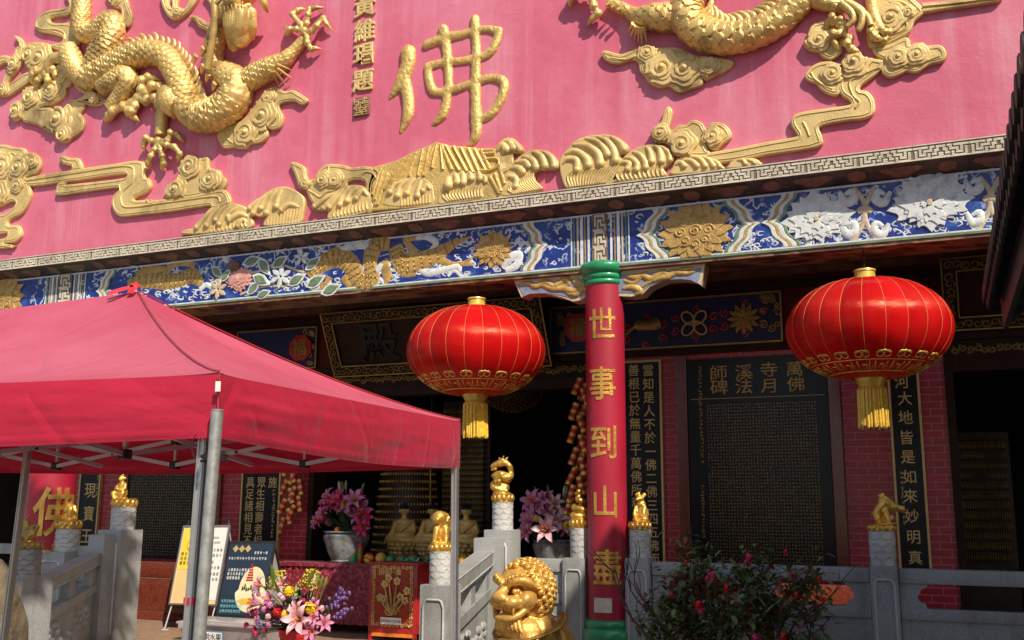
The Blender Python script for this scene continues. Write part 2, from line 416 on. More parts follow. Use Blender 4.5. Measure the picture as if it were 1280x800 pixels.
def glyph(ch, depth=.05, offset=0., bevel=0., res=2):
    k = (ch, depth, offset, bevel, res)
    if k in _GL: return _GL[k]
    cu = bpy.data.curves.new('g', 'FONT'); cu.body = ch; cu.size = 1; cu.extrude = depth/2; cu.offset = offset; cu.bevel_depth = bevel; cu.resolution_u = res; cu.bevel_resolution = 0
    o = bpy.data.objects.new('g', cu); COL.objects.link(o); me = ev(o)
    xs = [v.co.x for v in me.vertices]; ys = [v.co.y for v in me.vertices]
    cx = (min(xs)+max(xs))/2 if xs else 0; cy = (min(ys)+max(ys))/2 if xs else 0
    if len(ch) == 1 and ord(ch) > 0x2000: cx = .5 if xs and max(xs) > .6 else cx; cy = .37 if xs and max(ys) > .6 else cy
    vs = [(v.co.x-cx, -v.co.z, v.co.y-cy) for v in me.vertices]; fs = [tuple(f.vertices) for f in me.polygons]
    bpy.data.objects.remove(o); bpy.data.meshes.remove(me); bpy.data.curves.remove(cu); _GL[k] = (vs, fs); return vs, fs
def put(mb, ch, x, y, z, size, sx=1., depth=.05, offset=.0, bevel=0., f=None, mi=None, res=2):
    vs, fs = glyph(ch, depth, offset, bevel, res)
    vs = [(x+v[0]*size*sx, y+v[1]*size, z+v[2]*size) for v in vs]
    if f:       # cut into narrow strips before bending round a shaft
        bm = bmesh.new(); bv = [bm.verts.new(v) for v in vs]
        for q in fs:
            try: bm.faces.new([bv[i] for i in q])
            except ValueError: pass
        bmesh.ops.remove_doubles(bm, verts=bm.verts[:], dist=1e-6)
        for k in range(1, 24): bmesh.ops.bisect_plane(bm, geom=bm.verts[:]+bm.edges[:]+bm.faces[:], plane_co=(x+size*sx*(-.6+1.2*k/24), 0, 0), plane_no=(1, 0, 0))
        bm.verts.index_update(); vs = [f(v.co) for v in bm.verts]; fs = [tuple(v.index for v in q.verts) for q in bm.faces]; bm.free()
    mb.add(vs, fs, mi)
# blobs: ellipsoids ('e', c, r[, rot]) and tapered capsules ('c', pts, radii) fused into one continuous skin
def blob(parts, voxel, smooth=4, yk=None, noise=0., nscale=10):
    mb = MB()
    for p in parts:
        if p[0] == 'e': mb.ell(p[1], p[2], 14, 10, rot=p[3] if len(p) > 3 else None)
        else:
            pts = [Vector(q) for q in p[1]]; rs = p[2] if isinstance(p[2], (list, tuple)) else [p[2]]*len(pts)
            rs = list(rs) if len(rs) == len(pts) else resamp(rs, len(pts))
            n = max(2, 4*(len(pts)-1)+1)
            if len(pts) > 2: pp = spline(pts, 4); rr = resamp(rs, len(pp))
            else: pp = [pts[0].lerp(pts[1], i/4) for i in range(5)]; rr = resamp(rs, 5)
            mb.tube(pp, rr, 10); mb.ell(pp[0], rr[0]*.99, 10, 8); mb.ell(pp[-1], rr[-1]*.99, 10, 8)
    if yk is not None:
        y0, k = yk; mb.v = [(v[0], y0+(v[1]-y0)*k, v[2]) for v in mb.v]
    me = bpy.data.meshes.new('b'); me.from_pydata(mb.v, [], mb.f); o = bpy.data.objects.new('b', me); COL.objects.link(o)
    r = o.modifiers.new('r', 'REMESH'); r.mode = 'VOXEL'; r.voxel_size = voxel; r.use_smooth_shade = True
    if smooth: q = o.modifiers.new('s', 'SMOOTH'); q.iterations = smooth; q.factor = .5
    m2 = ev(o); bpy.data.objects.remove(o); bpy.data.meshes.remove(me)
    if noise:
        for v in m2.vertices: v.co += v.normal*pnoise(v.co*nscale)*noise
    m2.polygons.foreach_set('use_smooth', [True]*len(m2.polygons)); return m2
def join_mesh(name, meshes, mats, parent=None, loc=None, rot=None):   # list of (mesh, material index)
    mb = MB()
    for me, mi in meshes: mb.add([v.co[:] for v in me.vertices], [tuple(p.vertices) for p in me.polygons], mi)
    return mb.build(name, mats, parent, 60, loc, rot)
def copyob(o, parent, loc, rot, scale=1.):
    c = o.copy(); COL.objects.link(c); c.parent = parent; c.matrix_parent_inverse = Matrix(); c.location = loc; c.rotation_euler = rot; c.scale = (scale,)*3 if isinstance(scale, (int, float)) else scale; return c
# ================================================================== setting
def struct(mb, name, m, smooth=0):
    o = mb.build(name, m, None, smooth); o['kind'] = 'structure'; return o
struct(MB().add([(-80, -60, -.36), (60, -60, -.36), (60, 60, -.36), (-80, 60, -.36)], [(0, 1, 2, 3)]), 'ground', 'paving')
t = MB(); t.box((-16, 9.3, -.3), (5, 20, 0)); struct(t, 'terrace_floor', 'terrace tile')
t = MB(); t.box((-10.9, 8.6, -.36), (-4.1, 8.95, -.24)); t.box((-10.9, 8.95, -.36), (-4.1, 9.3, -.12)); struct(t, 'terrace_steps', 'granite')
# ================================================================== the hall
hall = thing('temple_hall', 'red and gold temple hall with pink upper wall, key pattern cornice and blue porcelain frieze', 'temple', (0, 12, 0))
HX0, HX1 = -15., 4.
YP, YC, YF, YW = 9.75, 9.60, 9.85, 12.3
zc1 = PY(739, 232.5, YC).z; zc0 = PY(739, 249.7, YC).z; zf1 = PY(739, 267, YF).z; zf0 = 4.168
t = MB(); t.box((HX0, YP, zc1-.02), (HX1, YP+.4, 10.5)); t.build('parapet_wall', 'pink render', hall, 0)
t = MB(); t.box((HX0, YC+.004, zc0), (HX1, YP+.02, zc1-.003)); corn = t.build('cornice', 'dark recess', hall, 0)
# key pattern: raised cream fret
KEY = ['####################', '#.........#........#', '#.#######.#.######.#', '#.#...#.#.#.#....#..', '#.#.#.#.#.#.#.##.###', '###.#...#...#.#.....', '....#####.###.######', '####......#.........', ]
KEY = ['..........................', '#######.##.####.##.#######', '...#....#..#..#..#....#...', '.#.#.####.##..##.####.#.#.', '.#.#.#....#....#....#.#.#.', '.#.###.#.##.##.##.#.###.#.', '.#.....#....##....#.....#.', '.#######.########.#######.']
ck = 7; zz0 = zc0+.008; rh = (zc1-zc0-.012)/len(KEY); cw = .0185
t = MB(); x = HX0; zt = zc1-.004
t.box((HX0, YC-.004, zc1-.010), (HX1, YC+.014, zc1-.0005)); t.box((HX0, YC-.004, zc0+.0005), (HX1, YC+.014, zc0+.012))
while x < 1.6:
    if x > -13.2:
        for r, row in enumerate(KEY):
            c = 0
            while c < len(row):
                if row[c] == '#':
                    e = c
                    while e < len(row) and row[e] == '#': e += 1
                    z1 = zt-.006-r*rh
                    t.box((x+(c-.12)*cw, YC-.003, z1-rh*1.1), (x+(e+.12)*cw, YC+.008, z1+rh*.1)); c = e
                else: c += 1
    x += len(KEY[0])*cw
t.build('key_pattern', 'cream fret', corn, 0)
# sloping moulding with painted medallions
t = MB(); t.add([(HX0, YC+.02, zc0), (HX1, YC+.02, zc0), (HX1, YF, zf1), (HX0, YF, zf1), (HX0, YF+.1, zc0), (HX1, YF+.1, zc0), (HX1, YF+.1, zf1), (HX0, YF+.1, zf1)], [(0, 3, 2, 1), (3, 7, 6, 2)])
mo = t.build('painted_moulding', 'dark moulding', hall, 0)
t = MB(); n = Vector((0, -(zc0-zf1), -(YF-YC-.02))).normalized(); up = Vector((0, YF-YC-.02, zf1-zc0))*-1
x = -12.6; i = 0
while x < 1:
    ctr = Vector((x, (YC+.02+YF)/2, (zc0+zf1)/2))+n*.004
    wd = .17 if i % 2 else .085; k = 18; vs = [ctr[:]]
    for j in range(k):
        a = 2*pi*j/k; q = 1+(.25*math.sin(3*a) if i % 2 else 0); vs.append((ctr+Vector((1, 0, 0))*wd*math.cos(a)*q+up*.36*math.sin(a)*q)[:])
    t.add(vs, [(0, 1+j, 1+(j+1) % k) for j in range(k)]); x += .40; i += 1
t.build('medallions', 'medallion pink', mo, 0)
# frieze beam
t = MB(); t.box((HX0, YF, zf0), (HX1, YF+.5, zf1-.002)); fr = t.build('frieze', 'blue porcelain', hall, 0)
t = MB(); t.box((HX0, YF-.012, zf0+.0), (HX1, YF+.01, zf0+.022)); t.build('frieze_border', 'porcelain green', fr, 0)
t = MB(); t.box((HX0, YF-.011, zf1-.03), (HX1, YF+.01, zf1-.012)); t.box((HX0, YF-.010, zf0+.024), (HX1, YF+.01, zf0+.04)); t.build('frieze_border', 'porcelain white', fr, 0)
t = MB(); t.box((HX0, YF+.002, zf0-.035), (HX1, YF+.498, zf0-.002)); t.build('painted_soffit', 'painted beam', hall, 0)
YA = YF-.012
def fplate(name, m, polys, d=.02, b=.006):
    mb = MB()
    for i, p in enumerate(polys):
        vs, fs = plate([p], d, b, 1); mb.add(shift(vs, (0, YF+.002-(i*7 % 11)*.0009, 0)), fs)
    return mb.build(name, m, fr, 40)
def ftube(name, m, lines, d=.3):
    mb = MB()
    for pts, r in lines:
        P = [PY(a, b, YF) for a, b in pts]; k = pxm(*pts[0], YF); pp = spline(P, 5)
        rr = [v*k for v in r] if isinstance(r, (list, tuple)) else [r*k]*2
        mb.tube(pp, resamp(rr, len(pp)), 8, flat=Vector((0, 1, 0)), flatk=d)
    return mb.build(name, m, fr, 60)
zm = (zf0+zf1)/2; hz = (zf1-zf0)/2-.05
def fx(px): return PY(px, 402-.0897*px-35, YF).x
# vertical key bands with stripes
for kx, w_ in ((750, .085), (82, .12)):
    xc = fx(kx)
    fplate('key_band', 'dark recess', [[(xc-w_, zf0+.025), (xc+w_, zf0+.025), (xc+w_, zf1-.02), (xc-w_, zf1-.02)]], .016, .002)
    t = MB(); bz = (zf1-zf0-.06)/21
    for r in range(21):
        row = KEY[1+r % 7][:9]
        for c, chh in enumerate(row):
            if chh == '#': t.box((xc-w_*.85+c*w_*.19, YF-.022, zf0+.03+r*bz), (xc-w_*.85+(c+1)*w_*.19, YF-.012, zf0+.03+(r+1)*bz))
    t.build('key_fret', 'cream fret', fr, 0)
    for sgn in (-1, 1):
        for a, wd, m in ((.03, .022, 'porcelain white'), (.075, .012, 'porcelain gold'), (.105, .03, 'porcelain white'), (.155, .018, 'porcelain cream'), (.20, .012, 'porcelain green'), (.23, .012, 'porcelain white')):
            x0 = xc+sgn*(w_+a); x1 = xc+sgn*(w_+a+wd)
            fplate('stripe', m, [[(min(x0, x1), zf0+.04), (max(x0, x1), zf0+.04), (max(x0, x1), zf1-.03), (min(x0, x1), zf1-.03)]], .012, .003)
def ogee(px, s, ext=.16):     # pointed double band across the frieze, its point towards s
    xc = fx(px)
    for off, wd, m in ((0, .045, 'porcelain white'), (.05, .03, 'porcelain gold'), (.084, .04, 'porcelain white'), (-.035, .03, 'porcelain green')):
        def line(o): return [(xc+s*(o-ext*(1-math.cos(pi*k/12*1.0))/2*(1)), zf0+.035+hz*2*k/24*1.02) for k in range(13)]
        a = []; b = []
        for k in range(25):
            u = abs(k/12-1); q = ext*(u**.75); zz = zf0+.04+(zf1-zf0-.07)*k/24
            wob = .018*math.sin(u*9)
            a.append((xc-s*(q+wob)+s*off, zz)); b.append((xc-s*(q+wob)+s*(off+wd), zz))
        fplate('ogee_band', m, [a+b[::-1]], .016, .005)
ogee(672, 1); ogee(810, -1, .2); ogee(935, 1, .2); ogee(968, -1, .2); ogee(130, -1)
def petals(cx, cz, R, n, r0, wd, tip=.0, rot=0.):
    o = []
    for i in range(n):
        a = 2*pi*i/n+rot; ca, sa = math.cos(a), math.sin(a); p = []
        for u, v in ((r0, -.35), (.55, -.9), (.78, -.95), (.93, -.5), (1., 0), (.93, .5), (.78, .95), (.55, .9), (r0, .35)):
            if tip: v *= (1-tip*max(0, u-.6)*1.5)
            rr = u*R; q = v*wd*R; p.append((cx+ca*rr-sa*q, cz+sa*rr+ca*q))
        o.append(p)
    return o
def spiral(cx, cz, r, turns=1.4, a0=0., sgn=1, n=16):
    return [(cx+r*(1-.85*i/n)*math.cos(a0+sgn*2*pi*turns*i/n), cz+r*(1-.85*i/n)*math.sin(a0+sgn*2*pi*turns*i/n)) for i in range(n+1)]
def curls(mb, lst, Y, rad, flatk=.6):
    for (cx, cz, r, turns, a0, s) in lst:
        pts = [Vector((x, Y, z)) for x, z in spiral(cx, cz, r, turns, a0, s)]
        mb.tube(pts, resamp([rad, rad, rad*1.3], len(pts)), 6, flat=Vector((0, 1, 0)), flatk=flatk)
def chrys(px, py, rp, n=16):
    c = PY(px, py, YF); k = pxm(px, py, YF); R = rp*k
    sq = lambda ps: [[(x, c.z+max(-hz-.02, min(hz+.02, (z-c.z)*.88))) for x, z in p] for p in ps]
    fplate('gold_flower', 'porcelain gold', sq(petals(c.x, c.z, R, n, .3, .17, .8)), .016, .006)
    fplate('gold_flower', 'porcelain gold', sq(petals(c.x, c.z, R*.82, n, .3, .17, .8, pi/n)), .024, .006)
    cc = [(c.x+R*.42*math.cos(2*pi*i/24), c.z+R*.42*math.sin(2*pi*i/24)) for i in range(24)]
    fplate('flower_heart', 'porcelain gold', [cc], .034, .012)
    mb = MB()
    curls(mb, [(c.x+R*.36*math.cos(a), c.z+R*.36*math.sin(a), R*.15, 1.3, a, 1) for a in [2*pi*i/8 for i in range(8)]], YF-.034, R*.022)
    curls(mb, [(c.x, c.z, R*.17, 1.6, 0, 1)], YF-.036, R*.024); mb.build('flower_curls', 'porcelain gold', fr, 60)
chrys(869, 289, 47); chrys(617, 311, 27, 11); chrys(5, 372, 30, 14)
def peony(px, py, rp, m='porcelain white', m2='porcelain cream', seed=1):
    rnd = random.Random(seed); c = PY(px, py, YF); k = pxm(px, py, YF); R = rp*k
    for q, (rr, n, d) in enumerate(((1., 8, .012), (.82, 7, .018), (.62, 6, .024), (.42, 5, .030), (.24, 3, .036))):
        ps = []
        for i in range(n):
            a = 2*pi*i/n+q*.35+rnd.uniform(-.12, .12); L = R*rr*rnd.uniform(.85, 1.08)
            if q == 0 and math.sin(a) < -.6: L *= .75
            p = []
            for j in range(15):
                u = -1+2*j/14; lob = 1+.10*math.cos(u*8)+.03*math.cos(u*17)
                p.append((c.x+math.cos(a+u*.55)*L*lob*(1-.20*u*u), c.z+math.sin(a+u*.55)*L*lob*.86*(1-.20*u*u)))
            p += [(c.x+math.cos(a+.2)*L*.2, c.z+math.sin(a+.2)*L*.2), (c.x+math.cos(a-.2)*L*.2, c.z+math.sin(a-.2)*L*.2)]
            ps.append(p)
        fplate('peony_petals', m, ps, d, .004)
    fplate('peony_heart', m2, [[(c.x+R*.07*math.cos(a), c.z+R*.09*math.sin(a)) for a in [2*pi*i/12 for i in range(12)]]], .046, .006)
peony(1021, 274, 40, seed=2); peony(1162, 254, 46, seed=5); peony(300, 351, 17, 'porcelain pink', 'porcelain pink', 9); peony(293, 334, 9, 'medallion pink', 'medallion pink', 4)
# vines with white scroll leaves
for vx in (1081, 1238):
    y0 = 402-.0897*vx
    ftube('gold_vine', 'porcelain cream', [([(vx-14, y0-4), (vx-4, y0-22), (vx, y0-38), (vx-2, y0-55), (vx-14, y0-70)], 3), ([(vx+14, y0-6), (vx+4, y0-22), (vx, y0-38), (vx+4, y0-56), (vx+12, y0-70)], 3), ([(vx-9, y0-40), (vx, y0-44), (vx+9, y0-40)], [3, 6, 3])])
    ln = []
    for s in (-1, 1):
        for (dx, dy, r) in ((22, -58, 11), (20, -18, 10)):
            ln.append(([(vx+s*(dx+10), y0+dy-8), (vx+s*(dx+2), y0+dy+6), (vx+s*(dx-8), y0+dy+2), (vx+s*(dx-6), y0+dy-8), (vx+s*(dx+3), y0+dy-4)], [2, 6, 6, 4, 2]))
    ftube('white_scroll', 'porcelain white', ln)
def fdragon(parts, mane):
    mb = MB()
    for pts, r in parts[:1]:
        P = spline([PY(a, b, YF) for a, b in pts], 10); k = pxm(*pts[0], YF); R = resamp([v*k for v in r], len(P))
        for i in range(3, len(P)-3, 3):
            tg = (P[i+1]-P[i-1]).normalized(); nr = Vector((-tg.z, 0, tg.x))
            for s in (-.45, .05, .5):
                q = [P[i]+nr*R[i]*(s+.26*math.cos(a))+tg*R[i]*.22*math.sin(a) for a in [pi*j/6 for j in range(7)]]
                mb.tube([Vector((v.x, YF-R[i]*.155-.002, v.z)) for v in q], .0045, 4)
    mb.build('dragon_scales', 'dull gold', fr, 60)
    ftube('gold_dragon', 'porcelain gold', parts, .16); ftube('white_cloud', 'porcelain white', mane, .25)
fdragon([([(574, 300), (545, 318), (515, 330), (500, 325), (494, 308)], [3, 10, 13, 12, 9]), ([(520, 318), (510, 305), (506, 296)], [6, 4, 3]), ([(504, 302), (515, 298), (526, 300)], [4, 3, 1]), ([(510, 300), (505, 290)], [3, 1]), ([(545, 322), (565, 331), (582, 329)], [6, 4, 3]), ([(580, 329), (592, 322)], [3, 1]), ([(578, 330), (594, 331)], [3, 1]), ([(588, 296), (570, 304), (556, 312)], [1, 4, 6]), ([(498, 330), (505, 340), (520, 342)], [8, 6, 3])],
        [([(520, 298), (534, 296), (545, 304), (538, 312)], [2, 4, 4, 2]), ([(522, 335), (535, 341), (555, 337), (572, 333), (575, 340)], [3, 5, 4, 4, 2]), ([(628, 335), (638, 322), (650, 318), (645, 332), (632, 338)], [4, 6, 4, 5, 3]), ([(648, 312), (655, 304), (662, 308), (656, 316)], 2), ([(560, 345), (568, 338), (578, 346), (588, 340)], 2)])
fdragon([([(386, 345), (400, 332), (420, 322), (438, 330), (448, 350), (465, 350), (462, 330), (470, 306), (488, 304)], [6, 10, 12, 11, 11, 10, 9, 11, 8]), ([(420, 320), (424, 308)], [3, 1]), ([(430, 345), (440, 358), (452, 362)], [6, 5, 3]), ([(398, 350), (402, 362)], [6, 2]), ([(480, 326), (484, 345), (480, 356)], [7, 6, 2]), ([(412, 346), (405, 360)], [5, 2])],
        [([(402, 314), (420, 315), (438, 308), (455, 306), (466, 310), (460, 325), (456, 338), (466, 341), (480, 330), (488, 333)], [1, 3, 5, 5, 5, 4, 4, 4, 4, 2]), ([(384, 350), (390, 360), (400, 358)], 3), ([(468, 355), (474, 348), (482, 358)], 2)])
fdragon([([(160, 355), (185, 350), (205, 352), (225, 350), (240, 345), (252, 355)], [5, 9, 9, 8, 9, 4]), ([(170, 345), (190, 338), (210, 335)], [6, 6, 1]), ([(205, 345), (215, 332), (230, 328), (244, 332)], [5, 4, 4, 3]), ([(238, 345), (240, 330), (237, 326)], [4, 2, 1])], [([(206, 348), (212, 352)], 3), ([(250, 362), (258, 356), (268, 362)], 3)])
# lilies and leaves between the dragons
for (cx, cy, r, n, m) in ((352, 346, 12, 6, 'porcelain white'), (378, 322, 9, 5, 'porcelain white'), (274, 362, 10, 6, 'porcelain cream')):
    c = PY(cx, cy, YF); k = pxm(cx, cy, YF)
    fplate('lily_flower', m, petals(c.x, c.z, r*k*1.15, n, .12, .22, .9, .4), .028, .007)
lv = []; le = []
for (cx, cy, a, L) in ((315, 327, .2, 13), (331, 333, -.9, 13), (350, 328, .5, 12), (327, 350, -.5, 13), (318, 360, .7, 11), (371, 350, .4, 13), (392, 330, .6, 12), (330, 368, .3, 10), (272, 340, -.7, 10), (283, 345, .8, 9), (395, 352, .4, 14), (414, 362, .3, 14)):
    c = PY(cx, cy, YF); k = pxm(cx, cy, YF); ca, sa = math.cos(a), math.sin(a)
    f = lambda q: [(c.x+(u*ca-v*sa)*L*k*q, c.z+(u*sa+v*ca)*L*k*q) for u, v in ((-1, 0), (-.5, .4), (.1, .5), (.6, .28), (1.1, 0), (.6, -.3), (.1, -.5), (-.5, -.4))]
    le.append(f(1)); lv.append(f(.68))
fplate('leaf_rim', 'porcelain white', le, .018, .005); fplate('painted_leaf', 'porcelain green', lv, .028, .006)
ftube('vine_stem', 'porcelain cream', [([(268, 352), (290, 340), (320, 340), (345, 330), (372, 338), (395, 345)], 1.3), ([(300, 368), (330, 358), (360, 358), (380, 352)], 1.3)])
# small white sprigs scattered on the glaze
rnd = random.Random(3); ln = []
for i in range(420):
    px = rnd.choice((rnd.uniform(95, 660), rnd.uniform(795, 1245))); b0 = 402-.0897*px; py = b0-rnd.uniform(6, 26) if rnd.random() < .75 else b0-rnd.uniform(30, 62)
    a = rnd.uniform(0, 6.3); L = rnd.uniform(3, 8); s = rnd.choice((-1, 1))
    ln.append(([(px, py), (px+L*math.cos(a), py+L*.6*math.sin(a)), (px+L*1.2*math.cos(a+s*.9), py+L*.8*math.sin(a+s*.9)), (px+L*.7*math.cos(a+s*1.8), py+L*.6*math.sin(a+s*1.8))], [.3, .9, 1.0, .3]))
ftube('white_sprigs', 'porcelain white', ln, .4)
# ------------------------------------------------------------------ porch ceiling, inner wall
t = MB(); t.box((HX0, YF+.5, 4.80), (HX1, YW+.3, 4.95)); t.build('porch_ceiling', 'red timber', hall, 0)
t = MB()
for yb, z0, z1 in ((10.75, 4.55, 4.8), (11.35, 4.55, 4.8), (11.9, 4.42, 4.8)): t.box((HX0, yb, z0), (HX1, yb+.16, z1))
t.build('ceiling_beam', 'brown soffit', hall, 0)
def wx(px, py=600, Y=YW): return PY(px, py, Y).x
XD0, XD1 = wx(385, 650), wx(735); XR = wx(1190, 600)
t = MB()
XW = wx(44, 640)
for a, b in ((XW, XD0), (XD1, XR)):
    t = MB(); t.box((a, YW, 0), (b, YW+.25, 3.56)); t.build('brick_wall', 'red brick', hall, 0)
for a, b in ((HX0, XW-.002), (XD0+.002, XD1-.002), (XR+.002, HX1)):
    t = MB(); t.box((a, YW+.01, 3.33), (b, YW+.24, 3.56)); t.build('door_head', 'dark timber', hall, 0)
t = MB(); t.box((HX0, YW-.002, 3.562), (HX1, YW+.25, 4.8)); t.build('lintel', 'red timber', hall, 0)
t = MB(); t.box((HX0, YW-.06, 3.56), (HX1, YW-.004, 3.645)); t.box((HX0, YW-.05, 4.31), (HX1, YW-.004, 4.40)); t.build('lintel_moulding', 'dark timber', hall, 0)
for a, b in ((XD0, XD1), (XR, HX1-.3)):
    t = MB(); t.box((a, YW-.03, 0), (a+.09, YW+.27, 3.33)); t.box((b-.09, YW-.03, 0), (b, YW+.27, 3.33)); t.box((a+.092, YW-.028, 3.2), (b-.092, YW+.268, 3.327)); t.build('door_frame', 'dark timber', hall, 0)
# hall interior
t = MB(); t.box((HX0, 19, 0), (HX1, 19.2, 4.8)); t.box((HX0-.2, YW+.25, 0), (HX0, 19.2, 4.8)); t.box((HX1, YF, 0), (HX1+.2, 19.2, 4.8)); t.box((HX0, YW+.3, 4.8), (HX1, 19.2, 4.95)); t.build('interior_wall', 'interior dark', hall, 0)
for xx in (-7.2, -5.0, -1.5):
    t = MB(); t.lathe([(.19, 0), (.19, 4.8)], (xx, 15.5, 0), 20); t.build('inner_column', 'red timber', hall)
# roof behind the parapet
t = MB(); t.box((HX0, YP+.4, 8.8), (HX1, 19.2, 9.0)); t.build('roof_slab', 'old wall', hall, 0)
# marble dado
XL1 = wx(302, 740, 11.95)
for a, b in ((XW+.05, XL1), (XD1+.1, wx(1066, 740, 11.95))):
    t = MB(); t.cbox((a, 11.93, 0), (b, YW-.004, .10), .008); t.cbox((a, 11.97, .104), (b, YW-.004, .60), .006); t.cbox((a, 11.99, .604), (b, YW-.004, .83), .012); t.build('marble_dado', 'marble mahogany', hall, 30)
    t = MB(); x = a+.6
    t.box((a, 11.965, .585), (b, 11.975, .60)); t.box((a, 11.965, .104), (b, 11.975, .112))
    t.build('dado_joint', 'medallion pink', hall, 0)
# columns
def column(cx, r, chars, labels, capt):
    t = MB(); n = 48
    t.lathe([(r*1.0, .48), (r, .6), (r, 4.02)], (cx, 10, 0), n); sh = t.build('column', 'red column paint', hall)
    sh['label'] = labels
    t = MB(); z = 4.0; t.lathe([(r*.96, z-.02), (r*1.08, z), (r*1.10, z+.03), (r*1.02, z+.045), (r*1.10, z+.06), (r*1.14, z+.09), (r*1.08, z+.105), (r*1.16, z+.115), (r*1.3, z+.15), (r*1.33, z+.19), (r*1.24, z+.225), (r*.9, z+.24)], (cx, 10, 0), n); t.build('capital', 'green glaze', sh, 60)
    t = MB(); t.lathe([(r*1.05, .57), (r*1.15, .55), (r*1.18, .52), (r*1.12, .49), (r*1.26, .47), (r*1.32, .42), (r*1.26, .36), (r*1.4, .34), (r*1.45, .2), (r*1.45, 0)], (cx, 10, 0), n); t.build('column_base', 'green glaze', sh, 60)
    for ch, px, py, hp in chars:
        p = PY(px, py, 10-r); s = hp*.92*pxm(px, py, 10-r)
        ang0 = math.asin(max(-.9, min(.9, (p.x-cx)/r)))
        def bend(v): a = ang0+v[0]/r; rr = r-.012-v[1]; return (cx+rr*math.sin(a), 10-rr*math.cos(a), v[2])
        mb = MB(); put(mb, ch, 0, 0, p.z, s, .86, .10, .012, 0, bend, res=3); mb.build('character', 'bright gold', sh, 40)
    return sh
cm = column(-3.23, .205, [('世', 752, 405, 46), ('事', 752, 479, 47), ('到', 754, 553, 48), ('山', 756, 627, 46), ('盡', 759, 710, 50)], 'red round column with green capital and five gold characters', 1)
p = PY(758, 757, 9.79)
mb = MB()
def bend2(v): a = (v[0]+3.23)/.205; rr = 10-v[1]; return (-3.23+rr*math.sin(a), 10-rr*math.cos(a), v[2])
for i in range(6):
    mb.box((-3.31+i*.03, 9.785, p.z-.07), (-3.31+(i+1)*.03, 9.797, p.z+.07))
mb.v = [bend2(v) for v in mb.v]; mb.build('donor_plate', 'cream fret', cm, 0)
column(-10.98, .30, [('佛', 62, 640, 60), ('去', 74, 705, 46)], 'thick red column with gold characters behind the goat pillar', 1)
# brackets either side of the column heads
for cx, sc, src in ((-3.23, 1, 1), (-10.98, 1, 0)):
    for side, out, scr in ((-1, zoom(640, 310, 4.923, [(15, 190), (300, 158), (560, 135), (560, 290), (470, 292), (430, 320), (380, 330), (300, 302), (200, 280), (100, 285), (60, 305)]),
                            [zoom(640, 310, 4.923, q) for q in ([(50, 225), (100, 215), (150, 235), (210, 210), (260, 235), (330, 190), (350, 225), (310, 235)], [(120, 245), (180, 225), (250, 250), (320, 250), (380, 265), (420, 240), (390, 215), (400, 185)], [(330, 270), (390, 285), (440, 250), (470, 270)], [(370, 200), (420, 220), (450, 240)])]),
                           (1, zoom(640, 310, 4.923, [(560, 150), (800, 128), (1190, 95), (1165, 230), (1120, 200), (1050, 190), (950, 195), (850, 240), (800, 290), (730, 300), (560, 292)]),
                            [zoom(640, 310, 4.923, q) for q in ([(680, 250), (740, 240), (790, 265), (760, 285)], [(690, 200), (750, 215), (800, 170), (860, 190), (920, 150), (980, 165), (1040, 135), (1120, 125)], [(800, 240), (850, 205), (900, 185), (960, 175), (1000, 150), (1080, 155), (1130, 140)], [(700, 170), (770, 180), (830, 150)])])):
        if src: po = XZ(out, 9.93); dx = 0
        else: po = XZ(out, 9.93); dx = cx+3.23
        po = [(x+dx, min(z, zf0-.037)) for x, z in po]
        t = MB(); t.prism(po, 9.93, 10.12); b = t.build('bracket', 'porcelain cream', hall, 0)
        cxm = sum(x for x, z in po)/len(po); czm = sum(z for x, z in po)/len(po)
        rim = [(cxm+(x-cxm)*.93, czm+(z-czm)*.72) for x, z in po]
        t = MB(); t.prism(po, 9.918, 9.929); t.build('bracket_rim', 'porcelain cream', b, 0)
        t = MB(); t.prism(rim, 9.912, 9.917); t.build('bracket_field', 'porcelain grey', b, 0)
        t = MB()
        for q in scr:
            pp = spline([PY(a, c, 9.912)+Vector((dx, 0, 0)) for a, c in q], 6); t.tube(pp, resamp([.016, .034, .038, .032, .014], len(pp)), 8, flat=Vector((0, 1, 0)), flatk=.6)
        t.build('bracket_scroll', 'porcelain gold', b, 60)
# painted panels above the doors
def ipanel(x0, x1, name='painted_panel'):
    t = MB(); t.cbox((x0, YW-.05, 3.66), (x1, YW-.004, 4.27), .01); return t.build(name, 'inner blue', hall, 0)
YI = YW-.055
def inner(par, name, m, polys, d=.03, b=.008):
    mb = MB()
    for p in polys: vs, fs = plate([p], d, b, 1); mb.add(shift(vs, (0, YI+.004, 0)), fs)
    return mb.build(name, m, par, 40)
def fret_corner(par, x0, x1, z0, z1, n, seed):
    rnd = random.Random(seed); mb = MB(); lst = []
    for i in range(n):
        lst.append((rnd.uniform(x0, x1), rnd.uniform(z0, z1), rnd.uniform(.03, .06), 1.3, rnd.uniform(0, 6), rnd.choice((-1, 1))))
    curls(mb, lst, YI-.01, .009); mb.build('gilt_scroll', 'dull gold', par, 60)
def gilt_edge(par, x0, x1, z0=3.66, z1=4.27):
    mb = MB()
    for a, b in (((x0, z0), (x1, z0)), ((x1, z0), (x1, z1)), ((x1, z1), (x0, z1)), ((x0, z1), (x0, z0))): mb.bar((a[0], YI, a[1]), (b[0], YI, b[1]), .022)
    mb.build('gilt_edge', 'dull gold', par, 0)
pl = ipanel(wx(300, 430), wx(398, 430)); gilt_edge(pl, wx(300, 430), wx(398, 430))
